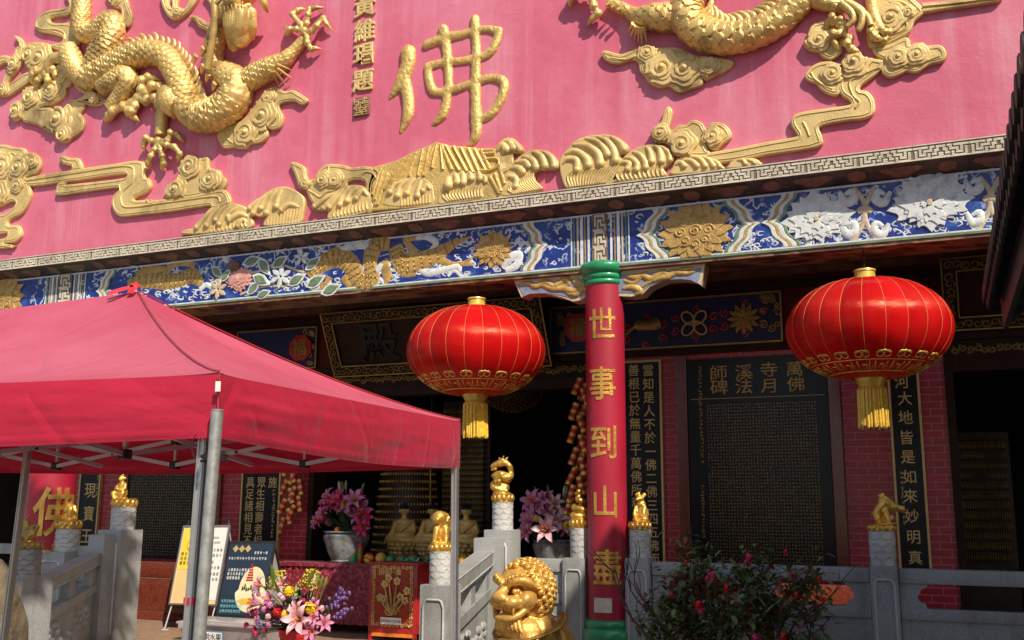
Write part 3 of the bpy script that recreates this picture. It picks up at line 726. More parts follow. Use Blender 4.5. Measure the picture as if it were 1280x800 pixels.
def badge(par, px, py, ch):
    c = PY(px, py, YI); R = .2
    oc = lambda k: [(c.x+R*k*math.cos(pi/8+i*pi/4), c.z+R*k*math.sin(pi/8+i*pi/4)) for i in range(8)]
    b = inner(par, 'octagon_badge', 'fruit red', [oc(1)], .05, .012)
    mb = MB(); put(mb, ch, c.x, YI-.05, c.z, .26, 1, .06, .02); mb.build('character', 'dull gold', b, 0)
badge(pl, 377, 435, '福'); fret_corner(pl, wx(386, 430)-.05, wx(398, 430)-.05, 3.72, 4.2, 12, 1)
pr = ipanel(wx(690, 410), wx(978, 410)); gilt_edge(pr, wx(690, 410), wx(978, 410))
badge(pr, 724, 410, '福'); fret_corner(pr, wx(694, 410), wx(714, 410), 3.72, 4.2, 14, 2); fret_corner(pr, wx(950, 410), wx(974, 410), 3.8, 4.25, 12, 3)
c = PY(868, 404, YI); mb = MB(); K = .17
kn = [(K*(math.sin(a)*.55+.62*math.sin(3*a)), K*(math.cos(a)*.5-.62*math.cos(3*a))) for a in [2*pi*i/64 for i in range(65)]]
mb.tube([Vector((c.x+x, YI-.02, c.z+z)) for x, z in kn], .014, 6); mb.build('endless_knot', 'letter gold', pr, 60)
for px, py, R, n in ((930, 398, .2, 12),):
    c = PY(px, py, YI); inner(pr, 'lotus', 'dull gold', petals(c.x, c.z, R, n, .15, .16, .8), .03, .01); inner(pr, 'lotus', 'dull gold', petals(c.x, c.z, R*.7, 8, .1, .2, .8), .05, .01)
mb = MB()
for px, py in ((868, 404), (930, 398), (806, 415)):
    c = PY(px, py, YI); curls(mb, [(c.x+.27*math.cos(a), c.z+.17*math.sin(a), .06, 1.2, a, 1) for a in (0.4, 1.4, 2.6, 3.6, 4.7, 5.7)], YI-.005, .011)
mb.build('red_ribbon', 'box red', pr, 60)
c = PY(806, 413, YI); mb = MB(); mb.tube(spline([(c.x-.25, YI-.02, c.z-.05), (c.x-.1, YI-.03, c.z+.06), (c.x+.08, YI-.03, c.z+.06), (c.x+.22, YI-.02, c.z+.1)], 6), [.02]*6+[.07]*7+[.08]*5+[.02], 10, flat=Vector((0, 1, 0)), flatk=.5); mb.build('gilt_fish', 'dull gold', pr, 60)
# carved band under the lintel
mb = MB(); rnd = random.Random(8); lst = []
for a, b in ((wx(400, 460), wx(735, 460)), (wx(1195, 440), wx(1300, 440))):
    x = a
    while x < b: lst.append((x, 3.45+rnd.uniform(-.02, .02), .045, 1.2, rnd.uniform(0, 6), rnd.choice((-1, 1)))); x += .075
curls(mb, lst, YW-.005, .012); mb.build('carved_band', 'dark gilding', hall, 60)
# ================================================================== gilded reliefs on the upper wall
YS = YP+.004
def sm(pts, closed=True, n=5): return [(v.x, v.y) for v in spline([Vector((a, b, 0)) for a, b in pts], n, closed)]
def relief_thing(name, label, cat, px, py, group=None):
    p = PY(px, py, YP); return thing(name, label, cat, (p.x, YP, p.z), 0, group)
def inset(pts, d):
    n = len(pts); ar = sum(pts[i][0]*pts[(i+1) % n][1]-pts[(i+1) % n][0]*pts[i][1] for i in range(n)); sg = 1 if ar > 0 else -1; o = []
    for i in range(n):
        a = Vector(pts[i-2]); b = Vector(pts[(i+2) % n]); t = (b-a); t = t.normalized() if t.length > 1e-6 else Vector((1, 0)); o.append((pts[i][0]-t.y*d*sg, pts[i][1]+t.x*d*sg))
    return o
def rim(mb, pts, y, d=.03, r=.009):
    q = inset(pts, d); q = q[::2]+[q[0]]; mb.tube([Vector((x, y, z)) for x, z in q], r, 5, caps=False)
def cloud(label, outline, curlz=(), depth=.06, grooves=(), name='cloud_relief', cat='cloud relief', smooth=True, cx=None):
    depth = min(depth, .062)
    pts = XZ(sm(outline) if smooth else outline, YP)
    c = outline[0]; t = relief_thing(name, label, cat, c[0], c[1], 'gilded cloud reliefs on the pink wall')
    vs, fs = plate([pts], depth, .016, 2); mb = MB(); mb.add(shift(vs, (0, YS, 0)), fs)
    if smooth: rim(mb, pts, YS-depth+.001)
    mb.build('cloud_body', 'gold relief', t, 40)
    for (px, py, r) in curlz:
        k = pxm(px, py, YP); R = r*k*1.12; c = PY(px, py, YP); mb = MB()
        a0 = random.uniform(0, 6.3); sg = random.choice((-1, 1)); nl = random.choice((5, 6))
        for kk, (q, dd) in enumerate(((1.75, .022), (1.3, .036))):
            po = [(c.x+R*q*(1-.13*abs(math.sin(nl*a/2+a0))**3)*math.cos(a), c.z+R*q*(1-.13*abs(math.sin(nl*a/2+a0))**3)*math.sin(a)) for a in [2*pi*j/60 for j in range(60)]]
            po = [p if inside(p, pts) else (c.x+(p[0]-c.x)*.62, c.z+(p[1]-c.z)*.62) for p in po]
            v2, f2 = plate([po], dd+.02, .010, 2); mb.add(shift(v2, (0, YS-depth+.02-random.uniform(0, .006), 0)), f2)
        curls(mb, [(c.x, c.z, R, 1.5, a0, sg)], YS-depth-.036, R*.17, .9)
        mb.ell((c.x, YS-depth-.036, c.z), (R*.32, R*.40, R*.32), 12, 8)
        mb.build('cloud_curl', 'gold relief', t, 50)
    if grooves:
        mb = MB()
        for g in grooves:
            pp = [PY(a, b, YP) for a, b in sm(g, False)]; mb.tube([Vector((p.x, YS-depth+.002, p.z)) for p in pp], .015, 6)
        mb.build('raised_line', 'gold relief', t, 60)
    return t
def inside(p, poly):
    x, z = p; r = False; n = len(poly)
    for i in range(n):
        (x0, z0), (x1, z1) = poly[i], poly[(i+1) % n]
        if (z0 > z) != (z1 > z) and x < (x1-x0)*(z-z0)/(z1-z0)+x0: r = not r
    return r
Z = zoom
E_ = lambda q: Z(700, 0, 6.4, q); G_ = lambda q: Z(990, 0, 6.4, q); A_ = lambda q: Z(0, 0, 6.4, q); B_ = lambda q: Z(0, 85, 6.4, q); C_ = lambda q: Z(190, 0, 6.4, q); D_ = lambda q: Z(190, 85, 6.4, q); F_ = lambda q: Z(840, 0, 6.4, q)
H_ = lambda q: Z(960, 0, 4, q); I_ = lambda q: Z(680, 130, 5.333, q); J_ = lambda q: Z(0, 180, 5.714, q); K_ = lambda q: Z(180, 180, 5.818, q); L_ = lambda q: Z(360, 170, 6.4, q); M_ = lambda q: Z(540, 160, 6.4, q)
def cz(f, l, s=6.4): return [(*f([(a, b)])[0], r/s) for a, b, r in l]
cloud('gilded cloud with a long wavy tail below the belly of the right-hand dragon', E_([(345, 440), (380, 422), (500, 450), (600, 410), (700, 385), (780, 400), (850, 400), (960, 400), (1100, 460), (1270, 480), (1390, 510), (1340, 575), (1260, 610), (1180, 650), (1150, 640), (1140, 690), (1060, 720), (960, 750), (880, 700), (800, 710), (720, 670), (690, 620), (650, 580), (640, 520), (590, 490), (480, 520), (400, 505), (360, 475)]), cz(E_, [(715, 440, 42), (830, 560, 75), (1010, 570, 75), (1200, 550, 48)]), grooves=[E_([(420, 480), (540, 495), (620, 470), (670, 500), (690, 560), (730, 640)])])
cloud('gilded cloud bank at the top right, joined to a straight ribbon bar', G_([(620, -40), (900, -30), (980, 20), (1050, 90), (1040, 130), (980, 180), (960, 230), (930, 280), (840, 330), (780, 360), (700, 390), (620, 380), (600, 250), (610, 100)]), cz(G_, [(790, 165, 65), (930, 120, 30)]), grooves=[G_([(690, 110), (740, 60), (820, 60), (880, 90), (900, 150), (870, 200)]), G_([(780, 40), (880, 40), (950, 90), (950, 160), (880, 220)]), G_([(720, 290), (820, 290), (910, 250), (920, 200)])])
cloud('straight gilded ribbon bar running to the top right corner', H_([(770, 28), (960, 12), (1165, -14), (1168, 2), (1150, 16), (960, 46), (772, 72)]), (), .07, smooth=False, grooves=[H_([(775, 46), (960, 28), (1150, 2)])], name='ribbon_relief', cat='ribbon relief')
cloud('gilded three-lobed cloud ending in a rounded tip, right of the zigzag ribbon', G_([(650, 410), (700, 400), (790, 370), (900, 320), (940, 340), (950, 380), (1040, 360), (1080, 385), (1180, 380), (1230, 430), (1210, 500), (1100, 530), (1000, 590), (920, 580), (880, 600), (790, 630), (730, 600), (720, 560), (740, 500), (690, 470)]), cz(G_, [(850, 480, 48), (1000, 460, 48)]), grooves=[G_([(780, 560), (880, 560), (1000, 540), (1100, 500), (1180, 470)])])
cloud('small gilded cloud behind the hind claw of the right-hand dragon', G_([(100, 360), (130, 310), (160, 230), (240, 190), (330, 200), (420, 300), (400, 400), (390, 450), (310, 490), (240, 460), (220, 430), (140, 410)]), cz(G_, [(220, 340, 55)]))
cloud('small gilded cloud left of the bend of the zigzag ribbon', G_([(110, 620), (150, 560), (220, 520), (310, 510), (390, 530), (420, 600), (400, 700), (370, 770), (290, 760), (220, 710), (200, 680), (140, 660)]), cz(G_, [(330, 610, 48)]), grooves=[G_([(160, 600), (190, 650), (260, 700), (330, 730)])])
cloud('zigzag gilded ribbon stepping down towards the cornice on the right', H_([(430, 300), (560, 310), (580, 330), (540, 380), (470, 430), (460, 460), (500, 470), (530, 510), (530, 570), (480, 600), (380, 612), (260, 640), (270, 690), (250, 740), (0, 780), (-160, 812), (-312, 822), (-324, 782), (-160, 752), (0, 720), (140, 695), (150, 680), (120, 630), (130, 590), (180, 570), (300, 552), (410, 535), (410, 510), (370, 480), (355, 430), (380, 380), (380, 330)]), cz(H_, [(430, 322, 45)], 4), .075, [H_([(560, 350), (440, 400), (410, 430), (430, 490), (460, 520), (440, 550)]), H_([(180, 620), (200, 660), (210, 690)])], name='ribbon_relief', cat='ribbon relief')
cloud('gilded cloud with an upright pointed tail, above the right-hand waves', I_([(835, 30), (860, 60), (850, 130), (840, 170), (860, 190), (900, 155), (950, 150), (1000, 120), (1060, 140), (1090, 190), (1120, 140), (1190, 140), (1240, 180), (1250, 230), (1200, 270), (1150, 310), (1110, 300), (1085, 250), (1085, 290), (1100, 355), (900, 355), (860, 330), (850, 290), (810, 265), (760, 270), (725, 220), (740, 170), (790, 130), (810, 60)]), cz(I_, [(785, 210, 35), (930, 280, 52), (1130, 230, 36)], 5.333), grooves=[I_([(880, 250), (900, 190), (960, 190), (1000, 220), (1030, 260), (1000, 310)])])
cloud('gilded cloud with a curling tail beneath the bend of the left-hand dragon', D_([(545, 540), (600, 490), (750, 420), (880, 260), (930, 200), (1000, 165), (1080, 200), (1140, 190), (1200, 220), (1260, 265), (1220, 305), (1150, 275), (1050, 290), (1030, 330), (1060, 400), (1040, 480), (980, 500), (940, 490), (940, 550), (890, 600), (810, 615), (770, 650), (700, 650), (670, 640), (600, 650), (560, 600)]), cz(D_, [(910, 390, 62), (780, 530, 55), (960, 250, 32)]), grooves=[D_([(600, 540), (650, 600), (720, 620), (790, 590)])])
cloud('large gilded cloud under the left foreclaw of the left-hand dragon', B_([(110, 350), (130, 290), (200, 260), (210, 200), (270, 150), (360, 150), (420, 110), (500, 120), (545, 180), (530, 240), (450, 290), (370, 310), (330, 330), (420, 330), (460, 360), (560, 330), (580, 290), (680, 290), (690, 330), (660, 380), (690, 430), (670, 510), (600, 560), (560, 600), (510, 600), (490, 550), (490, 520), (440, 530), (380, 500), (310, 460), (220, 440), (190, 410), (140, 430), (115, 390)]), cz(B_, [(270, 240, 42), (440, 180, 42), (155, 350, 40), (490, 420, 66), (530, 545, 38)]), grooves=[B_([(560, 340), (600, 420), (580, 500), (550, 560)]), B_([(340, 200), (360, 260), (430, 270), (500, 230)])])
cloud('short gilded cloud wisp just below the bend of the left-hand dragon', B_([(575, 290), (640, 260), (700, 222), (640, 180), (620, 130), (700, 160), (770, 200), (820, 235), (860, 265), (830, 300), (770, 312), (720, 300), (640, 285)]), cz(B_, [(780, 262, 22)]), .06)
cloud('gilded cloud with two round curls like eyes, left of the left-hand dragon', A_([(210, 400), (260, 360), (330, 350), (420, 370), (440, 430), (580, 450), (585, 500), (470, 520), (470, 560), (570, 560), (600, 640), (550, 710), (470, 690), (420, 620), (300, 612), (250, 560), (215, 480)]), cz(A_, [(260, 455, 45), (345, 470, 52), (515, 590, 42)]))
cloud('gilded forked ribbon at the far left edge of the wall', A_([(-60, 500), (0, 478), (60, 455), (130, 470), (150, 400), (180, 370), (140, 310), (165, 305), (205, 345), (212, 400), (180, 540), (110, 620), (80, 690), (240, 590), (285, 630), (140, 740), (60, 780), (-60, 770), (-40, 735), (40, 720), (50, 640), (100, 540), (60, 510), (0, 545), (-60, 560)]), cz(A_, [(135, 525, 34), (55, 735, 28)]), .07, name='ribbon_relief', cat='ribbon relief')
cloud('S-shaped gilded ribbon curling left of the tail of the left-hand dragon', A_([(540, -30), (600, -30), (612, 70), (560, 130), (440, 148), (420, 180), (470, 200), (600, 210), (660, 330), (580, 420), (430, 385), (515, 345), (520, 310), (440, 280), (340, 262), (303, 210), (330, 150), (400, 100), (540, 78), (575, 45)]), (), .06, [A_([(310, 220), (360, 245), (480, 250), (540, 280), (545, 330)])], name='ribbon_relief', cat='ribbon relief')
cloud('gilded ribbon curving past the spiny hump of the left-hand dragon', A_([(870, -30), (1000, -30), (1050, 70), (1072, 140), (1045, 220), (1000, 190), (990, 90), (930, 65)]), cz(A_, [(940, 15, 30)]), .06, name='ribbon_relief', cat='ribbon relief')
cloud('gilded forked ribbon loop at the top edge, left of the dragon head', C_([(95, -30), (105, 60), (150, 140), (200, 168), (260, 142), (330, 80), (395, -30), (345, -30), (285, 80), (245, 95), (215, 60), (225, -30), (180, -30), (182, 75), (150, 50), (145, -30)]), cz(C_, [(238, 108, 22)]), .07, name='ribbon_relief', cat='ribbon relief')
cloud('gilded ribbon with a pointed tail beside the neck of the left-hand dragon', C_([(440, -30), (480, 40), (515, 130), (520, 185), (460, 200), (420, 170), (360, 138), (322, 152), (370, 182), (400, 230), (470, 262), (510, 285), (560, 250), (610, 160), (570, 110), (575, -30)]), cz(C_, [(515, 235, 26)]), .08, name='ribbon_relief', cat='ribbon relief')
cloud('many-lobed gilded cloud with a trailing tail at the left edge of the wall', J_([(-90, 30), (0, 18), (60, 15), (110, 30), (190, 40), (210, 70), (270, 75), (305, 130), (290, 200), (230, 230), (200, 250), (230, 310), (235, 380), (180, 490), (90, 540), (80, 590), (150, 590), (170, 650), (130, 700), (40, 715), (120, 735), (40, 750), (-60, 740), (-60, 700), (50, 682), (70, 640), (-60, 645), (-60, 535), (60, 505), (130, 440), (105, 415), (-60, 435)]), cz(J_, [(45, 165, 42), (160, 175, 42), (8, 370, 46), (150, 303, 26), (-10, 125, 34), (265, 130, 24)], 5.714), grooves=[J_([(30, 110), (70, 80), (130, 80), (140, 140), (110, 210)]), J_([(150, 120), (200, 100), (230, 150), (200, 220)])])
cloud('long stepped gilded ribbon band above the cornice on the left', J_([(200, 255), (540, 195), (850, 150), (1000, 130), (1052, 160), (1052, 245), (1080, 258), (1092, 310), (1060, 350), (985, 385), (985, 412), (1100, 408)])+K_([(60, 425), (380, 380), (560, 342), (620, 360), (645, 440), (560, 480), (510, 470), (480, 455), (250, 490), (0, 520)])+J_([(980, 515), (870, 520), (822, 450), (830, 380), (872, 318), (640, 345), (440, 372), (423, 332), (440, 288), (490, 280), (500, 300), (850, 262), (922, 242), (900, 220), (700, 245), (530, 270), (220, 306)]), (), .075, [J_([(215, 270), (540, 220), (850, 172), (950, 170), (980, 200), (970, 280), (900, 350), (890, 420), (930, 460), (1100, 445)]), K_([(0, 460), (300, 420), (480, 395), (560, 395), (575, 430)])], name='ribbon_relief', cat='ribbon relief')
cloud('tiny gilded wisp standing on the long stepped ribbon', J_([(448, 105), (470, 92), (520, 110), (580, 115), (602, 185), (535, 197), (530, 165), (470, 150)]), (), .06)
cloud('gilded cloud with three spiral lobes sitting on the stepped ribbon', K_([(165, 385), (180, 330), (220, 300), (270, 260), (270, 200), (300, 130), (360, 90), (420, 110), (480, 110), (490, 180), (560, 200), (580, 240), (612, 270), (590, 330), (540, 345), (380, 390), (220, 398)]), cz(K_, [(360, 170, 46), (510, 265, 46), (255, 335, 46)], 5.818))
cloud('gilded cloud face with two spiral eyes and an upright horn, above the waves', L_([(40, 235), (65, 222), (100, 232), (150, 265), (160, 330), (190, 365), (240, 338), (270, 280), (330, 240), (420, 240), (480, 250), (530, 265), (640, 255), (720, 280), (745, 330), (700, 400), (700, 590), (640, 610), (640, 400), (600, 360), (500, 370), (480, 420), (420, 470), (300, 600), (230, 560), (200, 520), (160, 440), (110, 420), (80, 330)]), cz(L_, [(305, 360, 36), (405, 360, 36), (165, 390, 24)]), grooves=[L_([(190, 450), (230, 470), (280, 500), (330, 460), (400, 440), (440, 380)]), L_([(350, 250), (345, 320), (380, 340)]), L_([(600, 340), (640, 300), (700, 310), (725, 350)])])
# ------------------------------------------------------------------ waves
def wave(label, f, s, outline, fingers, ridges, depth=.065):
    c = f([outline[0]])[0]; t = relief_thing('wave_relief', label, 'wave relief', c[0], c[1], 'gilded wave reliefs along the cornice')
    pts = XZ(sm(f(outline)), YP); vs, fs = plate([pts], depth, .018, 2); mb = MB(); mb.add(shift(vs, (0, YS, 0)), fs); mb.build('wave_body', 'gold relief', t, 40)
    for q in fingers:
        mb = MB(); P = f(q[0]); k = pxm(*P[0], YP)/s
        pp = spline([Vector((p.x, YS-depth+.004, p.z)) for p in [PY(a, b, YP) for a, b in P]], 6)
        rr = resamp([q[1]*.35, q[1]*.75, q[1]*.95, q[1]*1.1], len(pp)); mb.tube(pp, [r*k for r in rr], 10, flat=Vector((0, 1, 0)), flatk=.9)
        mb.ell(pp[-1], q[1]*1.1*k, 10, 8); mb.build('wave_crest', 'gold relief', t, 60)
    if ridges:
        mb = MB(); k = None
        for (x0, y0, x1, y1, x2, y2) in ridges:
            P = f([(x0, y0), (x1, y1), (x2, y2)]); pp = spline([Vector((p.x, YS-depth-.002, p.z)) for p in [PY(a, b, YP) for a, b in P]], 5)
            mb.tube(pp, .013, 6)
        mb.build('water_ridges', 'gold relief', t, 60)
def ridge(n, a0, a1, b0, b1, c0, c1):
    o = []
    for i in range(n):
        u = i/(n-1); L = lambda p, q: (p[0]+(q[0]-p[0])*u, p[1]+(q[1]-p[1])*u)
        o.append((*L(a0, a1), *L(b0, b1), *L(c0, c1)))
    return o
wave('largest gilded wave, with six drooping crests, right of the temple mountain', I_, 5.333, [(118, 430), (125, 370), (170, 310), (220, 260), (290, 230), (380, 218), (460, 222), (530, 255), (570, 300), (550, 340), (520, 350), (525, 400), (495, 430), (480, 530), (300, 570), (170, 570), (130, 500)],
     [([(140, 410), (170, 380), (230, 385), (235, 450)], 24), ([(155, 345), (220, 325), (295, 375), (310, 420)], 27), ([(205, 285), (290, 290), (370, 340), (390, 410)], 28), ([(285, 240), (360, 260), (415, 310), (438, 350)], 24), ([(365, 228), (430, 260), (475, 320), (490, 390)], 28), ([(455, 228), (510, 265), (548, 318)], 25)],
     ridge(15, (200, 460), (510, 420), (170, 500), (470, 470), (190, 565), (420, 535)))
wave('mid-sized gilded wave between the largest wave and the upright-tailed cloud', I_, 5.333, [(485, 470), (495, 420), (560, 350), (620, 310), (700, 285), (790, 288), (850, 330), (870, 380), (830, 420), (800, 440), (800, 495), (490, 530)],
     [([(505, 420), (540, 400), (580, 410), (570, 445)], 22), ([(545, 370), (590, 375), (630, 410), (630, 450)], 24), ([(600, 330), (650, 350), (685, 400), (690, 435)], 24), ([(690, 295), (715, 330), (730, 395)], 24), ([(740, 290), (780, 320), (795, 395)], 24), ([(800, 300), (840, 335), (850, 385)], 18)],
     ridge(11, (510, 460), (800, 420), (495, 485), (790, 450), (510, 520), (800, 490)))
wave('low gilded wave below the upright-tailed cloud on the right', I_, 5.333, [(870, 430), (900, 380), (980, 350), (1080, 355), (1150, 385), (1195, 425), (1180, 450), (870, 480)],
     [([(885, 420), (920, 400), (945, 425)], 20), ([(930, 385), (990, 390), (1030, 425)], 20), ([(990, 362), (1050, 380), (1085, 425)], 20), ([(1060, 362), (1110, 385), (1140, 425)], 18), ([(1110, 375), (1160, 400), (1180, 428)], 15)], ())
wave('lowest gilded wave tip, at the start of the zigzag ribbon', I_, 5.333, [(1240, 420), (1260, 395), (1320, 375), (1400, 375), (1440, 395), (1440, 420), (1240, 440)], [([(1290, 390), (1330, 385), (1350, 410)], 16), ([(1350, 382), (1390, 390), (1410, 405)], 14)], ())
wave('gilded wave with five round crests, right end of the temple mountain', M_, 6.4, [(585, 470), (600, 390), (650, 310), (720, 240), (800, 195), (890, 190), (970, 220), (1020, 290), (1010, 340), (960, 340), (850, 350), (830, 420), (880, 510), (590, 555)],
     [([(605, 440), (630, 400), (690, 420), (690, 480)], 26), ([(640, 340), (700, 330), (745, 365)], 28), ([(680, 290), (760, 280), (790, 320)], 26), ([(740, 240), (820, 270), (850, 330)], 30), ([(820, 200), (890, 240), (920, 320)], 32), ([(900, 200), (970, 250), (995, 320)], 28)],
     ridge(13, (640, 470), (830, 370), (630, 510), (830, 430), (680, 540), (900, 500)))
wave('gilded wave with five bulbous crests in front of the temple mountain', M_, 6.4, [(85, 540), (95, 450), (130, 420), (200, 370), (280, 350), (380, 355), (440, 385), (465, 430), (440, 480), (420, 530), (400, 575), (90, 620)],
     [([(160, 400), (150, 440), (155, 475)], 40), ([(200, 375), (215, 410), (225, 450)], 30), ([(260, 358), (270, 400), (272, 450)], 30), ([(320, 358), (330, 390), (335, 420)], 28), ([(380, 365), (400, 390), (405, 420)], 26), ([(420, 385), (440, 410), (445, 440)], 20)],
     ridge(13, (120, 520), (420, 470), (110, 560), (410, 510), (150, 600), (410, 560)))
wave('small curled gilded wave head at the right of the temple mountain', M_, 6.4, [(510, 230), (540, 150), (600, 97), (660, 100), (710, 140), (742, 185), (720, 212), (660, 215), (660, 300), (600, 400), (560, 350)],
     [([(540, 200), (580, 150), (615, 190)], 34), ([(590, 120), (640, 130), (670, 180)], 30), ([(650, 120), (690, 150), (720, 190)], 24)], ridge(7, (570, 240), (660, 230), (560, 300), (640, 290), (590, 380), (620, 350)))
wave('gilded wave with crests falling left, in the middle of the temple mountain', L_, 6.4, [(790, 560), (800, 520), (815, 460), (870, 390), (950, 350), (1080, 345), (1160, 390), (1182, 460), (1165, 550), (930, 575)],
     [([(930, 370), (870, 410), (840, 460)], 26), ([(980, 360), (920, 420), (900, 490)], 28), ([(1040, 355), (1000, 400), (975, 470)], 28), ([(1090, 365), (1070, 420), (1060, 490)], 28), ([(1160, 440), (1130, 410), (1100, 450)], 26)],
     ridge(10, (930, 510), (1150, 480), (930, 540), (1150, 510), (930, 570), (1150, 545)))
wave('gilded wave sweeping left, beneath the cloud face', L_, 6.4, [(215, 570), (280, 520), (380, 460), (500, 410), (600, 410), (660, 450), (682, 520), (672, 610), (360, 675), (340, 610), (240, 600)],
     [([(380, 470), (300, 530), (240, 575)], 24), ([(430, 445), (360, 530), (310, 590)], 24), ([(470, 430), (420, 500), (360, 580)], 26), ([(520, 420), (470, 480), (440, 560)], 26), ([(580, 420), (520, 480), (500, 530)], 26), ([(660, 490), (620, 450), (570, 510)], 26)],
     ridge(10, (400, 600), (650, 540), (390, 630), (650, 570), (390, 660), (655, 600)))
wave('tall gilded wave with dripping crests, left of the cloud face', K_, 5.818, [(780, 470), (830, 430), (900, 370), (980, 330), (1060, 325), (1150, 370), (1182, 420), (1172, 520), (1130, 590), (900, 605), (915, 530), (850, 535), (800, 500)],
     [([(880, 400), (830, 440), (795, 475)], 20), ([(910, 380), (860, 440), (820, 510)], 22), ([(950, 350), (900, 420), (875, 475)], 22), ([(990, 345), (940, 430), (915, 510)], 24), ([(1030, 340), (1000, 400), (985, 465)], 24), ([(1150, 470), (1080, 450), (1025, 490)], 22)],
     ridge(11, (930, 540), (1160, 470), (925, 560), (1155, 510), (920, 600), (1140, 580)))
wave('leftmost gilded wave, at the end of the long stepped ribbon', K_, 5.818, [(300, 660), (330, 630), (390, 620), (430, 560), (500, 480), (580, 450), (680, 445), (770, 480), (800, 540), (780, 620), (500, 655)],
     [([(520, 480), (460, 550), (410, 615)], 20), ([(570, 465), (510, 540), (480, 600)], 22), ([(610, 460), (560, 530), (545, 560)], 20), ([(650, 460), (600, 530), (570, 590)], 22), ([(700, 470), (650, 510), (635, 535)], 18), ([(780, 540), (720, 520), (650, 560)], 22), ([(770, 580), (740, 560), (705, 605)], 20)],
     ridge(10, (520, 610), (760, 560), (510, 625), (760, 590), (505, 645), (765, 610)))
# temple mountain: a ridged roof rising from the sea
t = relief_thing('mountain_relief', 'gilded mountain like a ridged temple roof rising out of the waves', 'mountain relief', 540, 215)
mo_ = L_([(640, 610), (660, 400), (700, 260), (800, 235), (880, 212), (1000, 150), (1120, 100), (1200, 62), (1280, 82)])+M_([(150, 155), (300, 165), (400, 178), (500, 175), (540, 200), (600, 300), (640, 420), (640, 560), (0, 640)])
vs, fs = plate([XZ(mo_, YP)], .06, .02, 2); mb = MB(); mb.add(shift(vs, (0, YS, 0)), fs); mb.build('mountain_body', 'gold hammered', t, 40)
mb = MB()
for a, b in [((1195, 75), (1100, 330)), ((1150, 95), (1110, 330)), ((1100, 120), (1060, 330)), ((1050, 140), (990, 330)), ((1000, 165), (900, 390)), ((950, 190), (860, 390)), ((880, 220), (720, 560)), ((770, 250), (700, 480)), ((780, 290), (720, 520)), ((820, 310), (740, 560)), ((860, 320), (790, 440)), ((1240, 80), (1260, 280))]:
    p0, p1 = L_([a, b]); A0 = PY(*p0, YP); B0 = PY(*p1, YP); mb.tube([Vector((A0.x, YS-.06, A0.z)), Vector((B0.x, YS-.065, B0.z))], .02, 6)
for a, b in [((60, 140), (20, 330)), ((90, 145), (180, 350)), ((130, 155), (240, 355)), ((190, 160), (300, 360)), ((250, 170), (350, 370)), ((310, 175), (400, 375)), ((360, 180), (450, 350)), ((410, 185), (480, 340)), ((520, 380), (570, 520)), ((480, 400), (560, 540)), ((560, 330), (600, 460))]:
    p0, p1 = M_([a, b]); A0 = PY(*p0, YP); B0 = PY(*p1, YP); mb.tube([Vector((A0.x, YS-.06, A0.z)), Vector((B0.x, YS-.065, B0.z))], .022, 6)
for q in ([(430, 270), (540, 260), (550, 310), (490, 350), (400, 355)], [(440, 220), (520, 215)], [(430, 195), (510, 190)]):
    mb.tube([Vector((p.x, YS-.06, p.z)) for p in [PY(a, b, YP) for a, b in sm(M_(q), False)]], .025, 6)
mb.build('roof_ridges', 'gold hammered', t, 60)
# ------------------------------------------------------------------ big character and the signature
def stroke(f, pts, rs, s): 
    P = f(pts); k = pxm(*P[0], YP)/s
    return ('c', [Vector((p.x, YP, p.z)) for p in [PY(a, b, YP) for a, b in P]], [r*k for r in rs])
N_ = lambda q: Z(470, 10, 4.444, q); S = 4.444
st = [stroke(N_, [(180, 250), (180, 310), (145, 410), (78, 500)], [44, 42, 40, 10], S), stroke(N_, [(165, 420), (182, 520), (178, 600), (140, 690)], [34, 34, 34, 12], S),
      stroke(N_, [(285, 205), (380, 168), (480, 148), (600, 118), (685, 128)], [28, 26, 24, 20, 22], S), stroke(N_, [(685, 130), (668, 190), (640, 245), (585, 275)], [22, 28, 28, 20], S),
      stroke(N_, [(290, 325), (380, 302), (480, 295), (600, 270)], [24, 22, 22, 22], S), stroke(N_, [(290, 335), (296, 400), (315, 455), (355, 470), (450, 450), (560, 410), (640, 390), (700, 400), (715, 440), (690, 520), (640, 590), (590, 618)], [24, 24, 26, 24, 24, 24, 22, 24, 26, 28, 28, 20], S),
      stroke(N_, [(375, 120), (390, 200), (400, 300), (405, 420), (393, 520), (370, 600), (315, 648)], [30, 28, 26, 24, 26, 30, 10], S), stroke(N_, [(550, 65), (555, 150), (558, 250), (555, 350), (555, 500), (557, 600), (560, 680), (548, 730), (508, 765)], [28, 26, 26, 28, 30, 32, 30, 28, 8], S)]
me = blob(st, .017, 3, (YP, .75), .006, 28)
o = link('character_relief', me, 'gold hammered'); tag(o, 'big hammered gold Buddhist character in the middle of the pink wall', 'character')
t = relief_thing('signature_inscription', 'small gold signature of four characters above a square seal, left of the big character', 'inscription', 455, 70)
for ch, px, py in (('黃', 457, 8), ('維', 457, 39), ('琩', 456, 68), ('題', 455, 101)):
    p = PY(px, py, YP); mb = MB(); put(mb, ch, p.x, YP-.018, p.z, 27*pxm(px, py, YP), 1, .05*1.6, .012, .012); mb.build('character', 'gold relief', t, 40)
p = PY(453, 134, YP); k = 10*pxm(453, 134, YP)
mb = MB(); mb.cbox((p.x-k, YP-.03, p.z-k*1.1), (p.x+k, YP+.01, p.z+k*1.1), .008); sl = mb.build('seal', 'medallion pink', t, 30)
rnd = random.Random(5); mb = MB()
